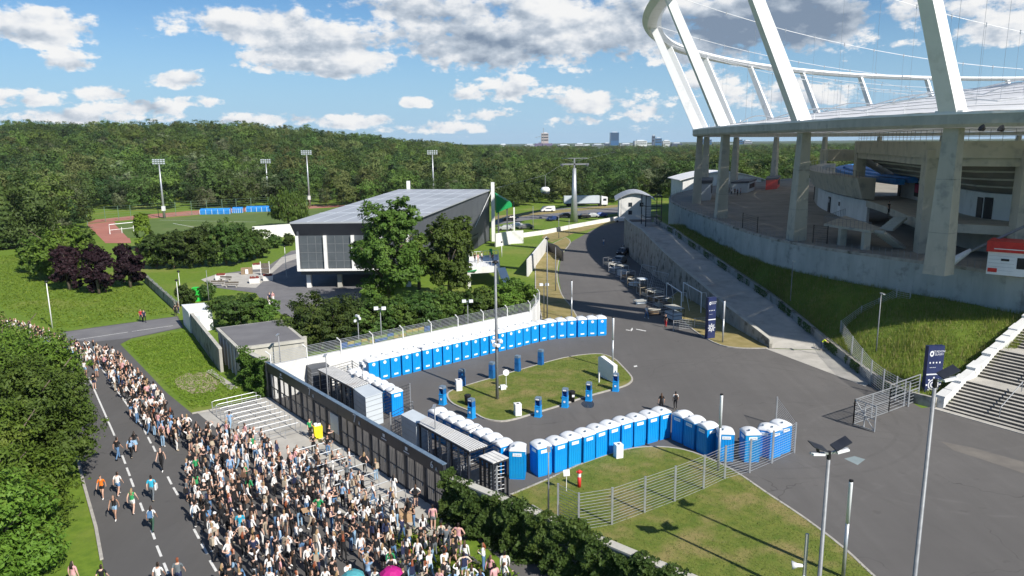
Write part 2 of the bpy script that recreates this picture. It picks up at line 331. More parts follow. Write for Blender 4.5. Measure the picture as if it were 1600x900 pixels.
container = mat('grey_container_panel', (.48, .53, .57), (.55, .60, .64), .6, .5)
blue_toilet = mat('toilet_blue_plastic', (.004, .27, .70), (.007, .31, .76), .9, .38, objrand=.17, spec=.45, coords='obj', c3=(.012, .27, .62), scale2=1.7)
blue_toilet2 = mat('toilet_blue_rib', (.004, .225, .62), (.006, .26, .67), .9, .4, objrand=.10, coords='obj')
white_plastic = mat('white_plastic', (.76, .78, .80), (.84, .855, .87), 1.5, .42, trans=.12, coords='obj', objrand=.05)
sticker = mat('white_sticker', (.80, .81, .82), (.84, .85, .86), 3, .5, coords='obj')
sticker_ink = mat('sticker_print', (.30, .38, .50), (.42, .5, .6), 6, .5, coords='obj')
red_ink = mat('red_print', (.45, .08, .06), (.55, .12, .1), 6, .5, coords='obj')
blue_wash = mat('washstand_blue', (.012, .10, .30), (.018, .14, .37), 2, .4, coords='obj', objrand=.12)
blue_wash2 = mat('washstand_light_blue', (.012, .25, .62), (.02, .30, .68), 2, .4, coords='obj')
tank_grey = mat('washstand_tank', (.10, .15, .21), (.16, .22, .29), 2, .45, coords='obj')
yellow = mat('yellow_plastic', (.75, .62, .02), (.85, .72, .04), 3, .5)
red = mat('red_paint', (.52, .03, .025), (.62, .045, .035), 2, .45)
orange_ = mat('rust_patch', (.42, .22, .10), (.52, .3, .15), 2, .8)
glassm = mat('window_glass', (.02, .028, .035), (.035, .045, .055), .6, .08, spec=.8)
gridglass = mat('translucent_wall_sheet', (.075, .088, .10), (.105, .12, .135), .35, .25, spec=.6)
dark_panel = mat('dark_grey_cladding', (.078, .085, .098), (.095, .103, .117), .35, .55)
dark_panel2 = mat('dark_fascia', (.028, .03, .042), (.036, .04, .053), .35, .5)
hallroof = mat('grey_roof_sheet', (.33, .35, .38), (.38, .40, .43), .12, .5, c3=(.30, .32, .345), scale2=.1)
green_panel = mat('green_panel', (.01, .24, .07), (.015, .30, .09), .5, .5)
bark = mat('bark', (.10, .08, .06), (.17, .14, .105), 5, .95, .5, stretch=(1, 1, .2), coords='obj')
wood = mat('weathered_wood', (.17, .12, .075), (.24, .175, .11), 4, .85)
seatblue = mat('blue_seats', (.02, .16, .48), (.04, .26, .62), 1.2, .5)
trackred = mat('running_track', (.33, .13, .10), (.40, .17, .13), .15, .9, c3=(.36, .2, .16), scale2=.05)
pitch = mat('pitch_turf', (.085, .135, .03), (.11, .16, .04), .2, .9, c3=(.13, .165, .05), scale2=.06)
tyre = mat('tyre_rubber', (.014, .014, .014), (.02, .02, .02), 5, .8)
chrome = mat('alloy', (.45, .46, .48), (.52, .53, .55), 3, .3, metal=.8)
lampglass = mat('lamp_glass', (.72, .74, .76), (.8, .81, .83), 3, .25)
wirem = mat('wire', (.42, .44, .46), (.50, .52, .54), 3, .45, metal=.4)
whitebin = mat('white_cabinet', (.74, .75, .76), (.80, .81, .82), 2, .45, coords='obj')
plankgrey = mat('bench_wood', (.10, .085, .07), (.16, .14, .12), 3, .8)
def flatmat(name, c, rough=.75, **k): return mat(name, tuple(x*.9 for x in c), tuple(min(1, x*1.1) for x in c), 6, rough, coords='obj', **k)
def leafmat(name, c1, c2, c3, objrand=.26):
    return mat(name, c1, c2, 2.6, .6, trans=.2, c3=c3, scale2=.45, objrand=objrand, spec=.25, contrast=(.3, .7))
leaf_mid = leafmat('leaf_mid_green', (0.0498, 0.0980, 0.0149), (0.0941, 0.1613, 0.0234), (0.1218, 0.1901, 0.0319))
leaf_dark = leafmat('leaf_dark_green', (0.0369, 0.0737, 0.0150), (0.0710, 0.1206, 0.0225), (0.0923, 0.1407, 0.0275))
leaf_fresh = leafmat('leaf_fresh_green', (0.0665, 0.1383, 0.0149), (0.1274, 0.2190, 0.0255), (0.1551, 0.2305, 0.0340))
leaf_olive = leafmat('leaf_olive', (0.1065, 0.1340, 0.0312), (0.1704, 0.1943, 0.0450), (0.1988, 0.2077, 0.0625))
leaf_silver = leafmat('leaf_silver', (0.1420, 0.1675, 0.0688), (0.2201, 0.2412, 0.1063), (0.2556, 0.2546, 0.1250))
leaf_purple = leafmat('leaf_purple', (.014, .006, .010), (.028, .011, .017), (.034, .015, .019))
leaf_yew = leafmat('leaf_juniper', (0.0312, 0.0643, 0.0125), (0.0639, 0.1099, 0.0200), (0.0994, 0.1474, 0.0250))
leaf_yellow = leafmat('leaf_yellow_green', (0.0941, 0.1613, 0.0127), (0.1661, 0.2362, 0.0213), (0.1883, 0.2420, 0.0319))
for nm_, c_ in dict(mid=(.072, .120, .028), dark=(.040, .074, .022), fresh=(.108, .165, .032), olive=(.115, .140, .042), silver=(.15, .18, .09)).items():
    leafmat('wood_'+nm_, tuple(x*.8 for x in c_), tuple(x*1.2 for x in c_), tuple(x*1.45 for x in c_), .3)
# ================================================================== SETTING
HA = np.array([-2, -.9, -.35, -.21, -.087, 0, .15, .4, 2]); HZ = np.array([29, 29, 26, 16, 8.5, 3.5, 0, 0, 0])
def terrain(x, y):
    if y < 285: return 0.0
    t = min(1, (y-285)/365); s = t*t*(3-2*t)
    return float(np.interp(x/y, HA, HZ))*s*(1-.25*max(0, min(1, (y-700)/1500)))
def make_ground():
    xs = sorted(set([-6000, -4000, -2600]+[int(v) for v in np.linspace(-1800, 1800, 61)]+[2600, 4000, 6000])); ys = [-600, -200, 0, 100, 200, 285]+[int(v) for v in np.linspace(310, 700, 14)]+[800, 1000, 1300, 1800, 2600, 4000, 7000, 11000]
    v = [(x, y, terrain(x, y)) for y in ys for x in xs]; n = len(xs)
    f = [(j*n+i, j*n+i+1, (j+1)*n+i+1, (j+1)*n+i) for j in range(len(ys)-1) for i in range(n-1)]
    me = bpy.data.meshes.new('ground'); me.from_pydata(v, [], f); me.materials.append(grass); tag(link('ground', me), kind='structure')
make_ground()
tag(MB().box((0, 6200, 5.5), (15000, 7400, 11)).build('distant_woodland', mat('far_canopy', (.03, .055, .02), (.06, .095, .03), .02, .9)), kind='structure')
sheet('left_road', GP([(185, 990), (159, 875), (150, 825), (131, 757), (112, 680), (95, 620), (65, 578), (10, 552), (-120, 540), (-120, 505), (0, 506), (70, 520), (95, 519), (180, 507), (278, 494), (287, 512), (205, 529), (188, 538), (224, 575), (262, 615), (300, 646), (372, 632), (395, 622), (418, 620), (690, 830), (850, 960)]), .012, asphalt_road)
sheet('side_road', GP([(95, 520), (180, 508), (276, 495), (285, 511), (205, 528), (150, 534), (110, 532)]), .017, asphalt_old)
plaza_poly = GP([(430, 612), (470, 575), (843, 495), (860, 500), (893, 478), (878, 460), (872, 430), (877, 400), (893, 378), (930, 357), (965, 345), (990, 338), (1003, 332), (1020, 340), (1000, 402), (1200, 541), (1375, 600), (1440, 638), (1500, 630), (1640, 668), (2000, 755), (2300, 1000), (1400, 1200), (1000, 1100), (790, 880), (690, 800), (560, 705)])
sheet('plaza_road', plaza_poly, .016, asphalt)
_ga = Vector((-22.6, 65.2, 0)); _gu = Vector((.632, -.775, 0)); _gn = Vector((-.775, -.632, 0))
sheet('gate_pavement', [(p.x, p.y) for p in (_ga-_gu*.3, _ga+_gu*30.5, _ga+_gu*30.5+_gn*2.5, _ga+_gu*24+_gn*5.0, _ga+_gu*12+_gn*6.2, _ga-_gu*.3+_gn*6.4)], .024, paving)
sheet('gate_ground', [(p.x, p.y) for p in (_ga-_gu*.2-_gn*2.5, _ga+_gu*32-_gn*2.5, _ga+_gu*32+_gn*9, _ga-_gu*.2+_gn*9)], .0185, asphalt_road)
sheet('forecourt', GP([(322, 441), (345, 428), (415, 418), (455, 392), (480, 388), (600, 395), (560, 470), (470, 500), (420, 485), (400, 458), (340, 450)]), .02, asphalt_old)
sheet('forecourt_paving', GP([(314, 437), (340, 428), (420, 424), (440, 402), (465, 396), (470, 402), (442, 412), (415, 436), (400, 450), (330, 446)]), .026, paving)
sheet('soil_patch', GP([(272, 594), (290, 583), (325, 582), (345, 595), (335, 612), (300, 615), (278, 606)]), .012, soil)
sheet('slab_path', GP([(320, 580), (331, 577), (372, 606), (360, 609)]), .012, kerbm)
sheet('far_parking', GP([(770, 352), (830, 343), (960, 334), (1010, 325), (1000, 318), (870, 326), (780, 338)]), .02, asphalt_old)
sheet('far_lane', GP([(770, 343), (860, 334), (980, 322), (980, 319), (850, 330), (770, 338)]), .03, drygrass)
sheet('dry_verge', GP([(862, 379), (893, 366), (965, 347), (985, 336), (960, 341), (853, 364), (846, 371)]), .022, drygrass)
sheet('distant_lane', GP([(-40, 392), (48, 380), (46, 376), (-40, 386)]), .02, asphalt_old)
sheet('running_track', GP([(135, 349), (250, 340), (335, 334), (520, 324), (560, 322), (480, 318), (330, 327), (220, 336), (150, 343)]), .02, trackred)
sheet('track_end', GP([(135, 350), (178, 346), (200, 362), (205, 380), (165, 380)]), .024, trackred)
sheet('sports_pitch', GP([(178, 349), (250, 341.5), (335, 336), (530, 325), (560, 335), (420, 362), (200, 372)]), .028, pitch)
def pitch_line(a, b, w):
    a, b = G(*a), G(*b); MB().beam((a.x, a.y, .034), (b.x, b.y, .034), w, .004).build('pitch_line', paint)['kind'] = 'structure'
pitch_line((270, 349), (308, 356), .25); pitch_line((400, 347), (250, 344), .2)

def kerb(name, poly, parent=None, z=.12, w=.16, open_=False):
    pts = [Vector((p[0], p[1], 0)) for p in poly]; n = len(pts); m = MB(); inn = offset_poly(poly, w)
    out = offset_poly(poly, 0)
    rng_ = range(n-1) if open_ else range(n)
    for i in rng_:
        j = (i+1) % n
        m.add([(out[i][0], out[i][1], -.02), (out[j][0], out[j][1], -.02), (out[j][0], out[j][1], z), (out[i][0], out[i][1], z), (inn[i][0], inn[i][1], z), (inn[j][0], inn[j][1], z), (inn[j][0], inn[j][1], -.02), (inn[i][0], inn[i][1], -.02)], [(0, 1, 2, 3), (3, 2, 5, 4), (4, 5, 6, 7)])
    o = m.build(name, kerbm, parent)
    if parent is None: o['kind'] = 'structure'
    return o
def lawn_island(name, px, mat_, z=.10, kerbed=True, smooth=3):
    poly = [(p.x, p.y) for p in smooth_path(GP(px), smooth, True)]
    if kerbed: kerb(name+'_kerb', poly, z=z+.02); poly = offset_poly(poly, .14)
    sheet(name, poly, z, mat_)
lawn_island('island_lawn', [(698, 621), (703, 612), (732, 602), (790, 585), (842, 570), (880, 560), (912, 555), (940, 554), (960, 561), (975, 575), (988, 590), (987, 598), (975, 605), (950, 612), (914, 622), (876, 635), (830, 649), (807, 656), (783, 660), (757, 656), (738, 646), (708, 633)], lawn)
lp = GP([(795, 775), (850, 752), (900, 729), (950, 711), (990, 701), (1030, 699), (1070, 704), (1110, 718), (1150, 738), (1200, 772), (1260, 812), (1320, 858), (1365, 900), (1440, 965)])
lp = [(p.x, p.y) for p in smooth_path(lp, 3)]+[(p.x, p.y) for p in GP([(1400, 1150), (1050, 1100), (1000, 900), (830, 792)])]
kerb('fenced_lawn_kerb', lp, z=.12, open_=True); sheet('fenced_lawn', offset_poly(lp, .1), .10, lawn)
vp = [(p.x, p.y) for p in smooth_path(GP([(905, 500), (892, 478), (878, 460), (871, 430), (876, 401), (892, 379), (884, 371)]), 3)]+[(p.x, p.y) for p in GP([(850, 388), (836, 412), (836, 450), (846, 500)])]
kerb('bank_kerb', vp, z=.11, open_=True); sheet('bank_verge', offset_poly(vp, .1), .10, drygrass)
bp = [(p.x, p.y) for p in smooth_path(GP([(1200, 545), (1160, 545), (1125, 540), (1095, 525), (1072, 508)]), 3)]+[(p.x, p.y) for p in GP([(1040, 470), (1060, 455), (1120, 490), (1198, 538)])]
kerb('ramp_lawn_kerb', bp, z=.11, open_=True); sheet('ramp_lawn', offset_poly(bp, .1), .10, drygrass)
# painted lines of the left road, each dash its own object
lines = empty('lane_marking', (0, 0, .016)); lines['kind'] = 'structure'
def dash(a, b, w=.14):
    a, b = G(*a), G(*b); MB().beam((a.x, a.y, .003), (b.x, b.y, .003), w, .004).build('dash', paint, lines)
for a, b in [((139, 590), (179, 681)), ((152, 566), (222, 666)), ((191, 712), (196, 725)), ((198, 731), (203, 744)), ((204, 748), (209, 761)), ((219, 786), (224, 799)), ((237, 829), (242, 843)), ((245, 853), (252, 870)), ((225, 671), (229, 679)), ((231, 683), (236, 693)), ((239, 697), (243, 706)), ((262, 745), (268, 757)), ((271, 762), (278, 774)), ((303, 827), (311, 842)), ((315, 850), (324, 866)), ((328, 876), (338, 893)), ((344, 904), (354, 922)), ((256, 880), (263, 897)), ((100, 560), (128, 566)), ((55, 556), (70, 559))]: dash(a, b)
for i, (a, b) in enumerate([((120, 531), (200, 519)), ((206, 518), (270, 509))]): dash(a, b, .1)
MB().beam(G(300, 646, .05), G(372, 632, .05), .18, .1).build('verge_kerb', kerbm)['kind'] = 'structure'
w1 = MB(); pts = [G(159, 875), G(150, 825), G(131, 757), G(112, 680)]
for a, b in zip(pts, pts[1:]): w1.beam(a+Vector((0, 0, .05)), b+Vector((0, 0, .05)), .18, .1)
w1.build('road_kerb', kerbm)['kind'] = 'structure'
# manhole-like grey patch and scuffs in the plaza
sheet('patched_slab', GP([(1319, 717), (1335, 713), (1352, 718), (1340, 727)]), .021, mat('pale_patch', (.2, .25, .26), (.24, .29, .30), 1, .8))
for k, px in enumerate([[(985, 516), (988, 512), (989, 515), (986, 518)], [(978, 515), (984, 516), (984, 517), (978, 516)], [(994, 514), (1010, 517), (1009, 518), (994, 515)], [(990, 572), (995, 571), (996, 573), (991, 574)]]): sheet('paint_mark', GP(px), .021, paint)
tan = mat('sand_streak', (.20, .175, .145), (.26, .23, .19), .8, .9)
sheet('sandy_streak', GP([(1470, 690), (1520, 700), (1600, 722), (1600, 740), (1540, 720), (1490, 704)]), .020, mat('dusty_asphalt', (.135, .125, .115), (.185, .17, .15), .5, .9))

# ------------------------------------------------------------------ ramp
ramp_o = [(28.9, 80.0), (27.6, 90.9), (26.8, 100.5), (25.9, 110.3), (25.0, 122.7), (24.4, 138.1), (24.2, 149), (24.6, 160)]
ramp_i = [(35.3, 79.0), (35.2, 88), (34.8, 97.0), (33.5, 109), (32.2, 121.5), (30.8, 136.0), (30.6, 149), (31, 160)]
def rampz(y): return max(0.0, min(5.8, (y-80)*.1))
def make_ramp():
    r = empty('ramp', (0, 0, 0), 0, 'long concrete access ramp curving up to the stadium platform', 'ramp')
    O = smooth_path([(x, y, 0) for x, y in ramp_o], 4); I = smooth_path([(x, y, 0) for x, y in ramp_i], 4)
    m = MB(); n = len(O)
    vs = []; fs = []
    for a, b in zip(O, I): vs += [(a.x, a.y, rampz(a.y)+.03), (b.x, b.y, rampz(b.y)+.03)]
    for i in range(n-1): fs.append((2*i, 2*i+1, 2*i+3, 2*i+2))
    m.add(vs, fs); m.build('ramp_deck', paving, r)
    # apron at the foot
    ap = MB(); ap.prism([(p.x, p.y) for p in GP([(1196, 545), (1300, 548), (1360, 598), (1352, 604)])], -.05, .03); ap.build('ramp_apron', paving, r)
    sec = 0
    for i in range(n-1):
        a, b = O[i], O[i+1]; w = MB(); d = (b-a).normalized(); nrm = Vector((-d.y, d.x, 0))
        for t0, t1 in ((0, .985),):
            p, q = a, a+(b-a)*t1; zt0, zt1 = rampz(p.y)+1.0, rampz(q.y)+1.0
            po = [p, q, q-nrm*.35, p-nrm*.35]
            w.prism(po, [-.1]*4, [zt0, zt1, zt1, zt0])
        wl = w.build('wall_panel', concrete_dirty, r)
        c = MB(); c.prism([p+nrm*.06, q+nrm*.06, q-nrm*.41, p-nrm*.41], [zt0, zt1, zt1, zt0], [zt0+.09, zt1+.09, zt1+.09, zt0+.09]); c.build('coping', concrete, wl)
    Ie = smooth_path([(36.6, 60.6, 0), (34.8, 63.5, 0), (34.6, 70, 0), (35.3, 79, 0)], 4)[:-1]+I
    for i in range(len(Ie)-1):
        a, b = Ie[i], Ie[i+1]; w = MB(); d = (b-a).normalized(); nrm = Vector((-d.y, d.x, 0)); q = a+(b-a)*.985
        w.prism([a, q, q-nrm*.3, a-nrm*.3], [rampz(a.y)-.2, rampz(q.y)-.2]*1+[rampz(q.y)-.2, rampz(a.y)-.2], [rampz(a.y)+.95, rampz(q.y)+.95, rampz(q.y)+.95, rampz(a.y)+.95]); w.build('parapet_panel', concrete_dirty, r)
    rail = MB(); rail.tube([(p.x+.15, p.y, rampz(p.y)+1.15) for p in Ie[8:]], .03, 5)
    for p in Ie[8::1]: rail.tube([(p.x+.15, p.y, rampz(p.y)+.9), (p.x+.15, p.y, rampz(p.y)+1.15)], .02, 4)
    rail.build('handrail', pole_steel, r)
    gate = MB(); gate.box((27.2, 146, 0), (.1, .1, .1)); 
    return Ie
PARA = make_ramp()

# ------------------------------------------------------------------ stadium
ZP = 9.5
EDGE = [(82, 44), (68, 53), (57.5, 63), (50.8, 71.7), (48.6, 76.4), (45.4, 81.7), (42.3, 87.3), (38.6, 95), (36.4, 103.5), (35.5, 113), (35.4, 124), (35.4, 140), (35.7, 156.6), (37.6, 176), (44, 196), (56, 217), (75, 242), (100, 266)]
NODES = [(121, 33), (97, 41), (70, 53.5), (43.3, 73.6), (39.1, 100.6), (37.4, 131.5), (41.0, 163.5), (50.5, 194), (66, 220), (87, 246), (113, 270), (143, 291), (176, 306), (212, 313), (250, 311), (288, 299), (322, 276)]
ZR0, ZR1, ZTOP = 24.0, 25.25, 47.6
def node_normals():
    out = []
    for i in range(len(NODES)):
        a = Vector(NODES[max(i-1, 0)]); b = Vector(NODES[min(i+1, len(NODES)-1)]); d = (b-a).normalized(); out.append(Vector((-d.y, d.x)))  # outward (left of travel)
    return out
NN = node_normals()
stad = empty('stadium', (60, 110, ZP), 0, 'large white stadium with tall inclined pylons and ring roof on a concrete platform', 'stadium')
def SP(mb, name, mats, parent=None, smooth=False):
    "part of the stadium given in world coordinates"
    o = mb.build(name, mats, parent or stad, smooth)
    if (parent or stad) is stad: o.matrix_parent_inverse = Matrix.Translation((-60, -110, -ZP))
    return o
def make_stadium():
    E = smooth_path([(x, y, 0) for x, y in EDGE], 4)
    # retaining wall in bays
    for i in range(len(E)-1):
        a, b = E[i], E[i+1]; d = (b-a).normalized(); nrm = Vector((-d.y, d.x, 0)); q = a+(b-a)*.99
        w = MB(); w.prism([a, q, q-nrm*.5, a-nrm*.5], 0, ZP-.22); pn = SP(w, 'retaining_panel', concrete_wall)
        c = MB(); c.prism([a+nrm*.07, q+nrm*.07, q-nrm*.55, a-nrm*.55], ZP-.22, ZP+.1); o = c.build('edge_coping', concrete_dirty, pn)
    rail = MB(); 
    for i in range(0, len(E)-1):
        for t in (0, .5):
            p = E[i]+(E[i+1]-E[i])*t; d = (E[i+1]-E[i]).normalized(); n_ = Vector((-d.y, d.x, 0)); p = p-n_*.25; rail.tube([(p.x, p.y, ZP+.05), (p.x, p.y, ZP+1.0)], .025, 4)
    SP(rail, 'edge_railing', pole_steel)
    # platform floor
    fl = [(p.x+.3, p.y) for p in E]+[(230, 320), (230, 0), (110, -10)]
    f = MB(); bm = bmesh.new(); vs = [bm.verts.new((x, y, ZP)) for x, y in fl]; fc = bm.faces.new(vs); fc.normal_update()
    if fc.normal.z < 0: fc.normal_flip()
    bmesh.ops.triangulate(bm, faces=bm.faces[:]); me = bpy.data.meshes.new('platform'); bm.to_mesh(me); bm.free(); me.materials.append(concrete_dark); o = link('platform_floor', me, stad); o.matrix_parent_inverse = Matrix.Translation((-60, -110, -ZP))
    # columns, pylons
    tops = []
    for i, (x, y) in enumerate(NODES):
        n = NN[i]; t = Vector((n.y, -n.x)); c = Vector((x, y))
        if i >= 2:
            m = MB(); b = [c+n*.9+t*1.08, c+n*.9-t*1.08, c-n*1.0-t*1.08, c-n*1.0+t*1.08]; tp = [c+n*.35+t*.72, c+n*.35-t*.72, c-n*.85-t*.72, c-n*.85+t*.72]
            m.add([(p.x, p.y, ZP) for p in b]+[(p.x, p.y, ZR0) for p in tp], [(3, 2, 1, 0), (4, 5, 6, 7), (0, 1, 5, 4), (1, 2, 6, 5), (2, 3, 7, 6), (3, 0, 4, 7)]); col = SP(m, 'column', concrete_col)
            j = MB()
            for zz in (ZP+4.2, ZP+9.5):
                k = (zz-ZP)/(ZR0-ZP); ring = [(b[q]*(1-k)+tp[q]*k) for q in range(4)]; cc = sum(ring, Vector((0, 0)))/4; ring = [cc+(q-cc)*1.012 for q in ring]; j.prism(ring, zz, zz+.07)
            SP(j, 'column_joint', concrete_dirty, col)
        top = c+n*10.6; tops.append(Vector((top.x, top.y, ZTOP)) if i > 3 else Vector([(118, 22, 46), (92, 31, 46), (63, 47, 46), (36.2, 71.2, 43)][i]))
        m = MB(); A = Vector((c.x, c.y, ZR1-.2)); B = tops[-1]; d = (B-A).normalized(); s = Vector((t.x, t.y, 0)); u = s.cross(d).normalized(); vs = []
        for p, k1, k2 in ((A, .86, .95), (A+(B-A)*.5, .72, .82), (B, .55, .68)):
            for q, r in ((-1, -1), (1, -1), (1, 1), (-1, 1)): vs.append(p+s*(q*k1)+u*(r*k2))
        fs = [(3, 2, 1, 0), (8, 9, 10, 11)]
        for l in range(2):
            for q in range(4): fs.append((l*4+q, l*4+(q+1) % 4, (l+1)*4+(q+1) % 4, (l+1)*4+q))
        m.add(vs, fs); py = SP(m, 'pylon', white_steel)
        ft = MB(); ft.box((c.x, c.y, ZR1+.15), (2.6, 2.2, .5), math.atan2(t.y, t.x)); SP(ft, 'pylon_shoe', white_steel, py)
    def loop_section(path, sec, name, mt, closed=False):
        m = MB(); vs = []; fs = []; N = len(path); K = len(sec)
        for i, p in enumerate(path):
            a = path[max(i-1, 0)]; b = path[min(i+1, N-1)]; d = (b-a); d.z = 0; d.normalize(); n = Vector((-d.y, d.x, 0))
            for (o, z) in sec: vs.append(p+n*o+Vector((0, 0, z)))
        for i in range(N-1):
            for k in range(K): fs.append((i*K+k, i*K+(k+1) % K, (i+1)*K+(k+1) % K, (i+1)*K+k))
        fs.append(tuple(range(K))); fs.append(tuple((N-1)*K+k for k in range(K))[::-1])
        m.add(vs, fs); return SP(m, name, mt)
    low = smooth_path([(x, y, 0) for x, y in NODES], 8)
    loop_section(low, [(1.0, ZR0+.05), (1.25, ZR0+.35), (1.25, ZR1), (-.9, ZR1), (-.9, ZR0+.05)], 'ring_beam', concrete)
    loop_section(low, [(1.3, ZR1), (1.3, ZR1+.22), (-.95, ZR1+.22), (-.95, ZR1)], 'ring_gutter', white_steel)
    hi = smooth_path(tops, 8)
    o = loop_section(hi, [(2.0, .1), (1.6, .75), (-1.5, .75), (-1.9, .1), (-1.0, -.75), (.9, -.75)], 'compression_ring', white_steel)
    # roof panels: strips between ring beam and inner edge
    roof = empty('roof'); roof.parent = stad; roof.matrix_parent_inverse = Matrix.Translation((-60, -110, -ZP))
    INN = []
    ctr = Vector((170, 150))
    for i, (x, y) in enumerate(NODES):
        n = -NN[i]; q = Vector((x, y))+n*50; INN.append((q.x, q.y, 0))
    inn = smooth_path(INN, 4); out = smooth_path([(x, y, 0) for x, y in NODES], 4); rows = [-.012, .17, .34, .51, .68, .84, 1.0]
    rz = lambda f: ZR1+.30+6.4*f-.9*f*(1-f)
    def rp(i, f): p = out[i]*(1-f)+inn[i]*f; return Vector((p.x, p.y, rz(f)))
    for i in range(len(out)-1):
        for r in range(len(rows)-1):
            f0, f1 = rows[r]+.0005, rows[r+1]-.0005
            A = rp(i, f0); B = rp(i+1, f0); C_ = rp(i+1, f1); D_ = rp(i, f1); e = (B-A)*.0015
            m = MB(); P4 = [A+e, B-e, C_-e, D_+e]; mid = (P4[0]+P4[1])*.5+Vector((0, 0, .09)); mid2 = (P4[2]+P4[3])*.5+Vector((0, 0, .09))
            m.add([P4[0], mid, P4[1], P4[2], mid2, P4[3]], [(0, 1, 4, 5), (1, 2, 3, 4)]); m.build('roof_panel', roofpanel, roof)
    fr = MB()
    for i in range(len(out)): fr.tube([rp(i, f)+Vector((0, 0, -.25)) for f in rows], .16 if i % 4 == 0 else .09, 5)
    for r in rows: fr.tube([rp(i, r)+Vector((0, 0, -.12)) for i in range(len(out))], .10, 4)
    fr.build('roof_purlins', white_steel, roof)
    arch = MB()
    for i in range(2, len(NODES)-1):
        for r in (1, 3, 5): 
            a = rp(i*4, rows[r]); b = rp(min(i*4+4, len(out)-1), rows[r]); arch.tube([a+(b-a)*(k/6)+Vector((0, 0, .25+.9*math.sin(math.pi*k/6))) for k in range(7)], .11, 5)
        for k in range(0, 4):
            p = rp(min(i*4+k, len(out)-1), .03); arch.tube([p, p+Vector((0, 0, .7))], .04, 4)
    arch.build('roof_arches', white_steel, roof)
    seams = MB()
    for i in range(len(out)-1):
        for r in (.085, .255, .425, .595, .76, .92): seams.beam(rp(i, r)+Vector((0, 0, .16)), rp(i+1, r)+Vector((0, 0, .16)), .10, .05)
    seams.build('panel_seams', pole_steel, roof)
    # spoke cables with hangers
    for i in range(1, len(NODES)):
        T = tops[i]; e = Vector(INN[i]); e.z = rz(1)+2.5; prev = None; pts = []
        for k in range(13): f = k/12; p = T*(1-f)+e*f; p.z -= 4.2*4*f*(1-f)*.25*2; pts.append(p)
        m = MB(); m.tube(pts, .055, 5); cb = SP(m, 'spoke_cable', white_steel)
        for k in range(2, 12):
            h = MB()
            p = pts[k]; f = k/12; q = Vector(NODES[i]).to_3d()*(1-f)+Vector((INN[i][0], INN[i][1], 0))*f; # roof below
            dd = ((Vector((p.x, p.y))-Vector((INN[i][0], INN[i][1]))).length/50); g = max(0, 1-dd)
            zr = rz(g) if dd <= 1 else ZR1
            if dd <= 1.0: h.tube([p, (p.x, p.y, zr)], .018, 3)
            h.tube([p+Vector((0, 0, .25)), p-Vector((0, 0, .3))], .09, 5)
            SP(h, 'cable_hanger', wirem, cb)
        if i < len(NODES)-1: pass
    inner = MB(); inner.tube([(p[0], p[1], rz(1)+.1) for p in inn], .35, 6); SP(inner, 'inner_tension_ring', white_steel)
    for i, f_ in ((3, .35), (3, .55)): pass
    for p in ((1533, 199), (1563, 200)):
        lamp = MB(); q = D_at(p[0], p[1], 66); lamp.tube([q, q+Vector((.3, 0, -.2))], [.35, .15], 8); SP(lamp, 'speaker_cluster', black)
def D_at(px, py, d):
    u = (px-800)/FPX; v = -(py-450)/FPX; q = rtv*u+upv*v+fw; return q*(d/q.y)+Vector((0, 0, CAMZ))
make_stadium()

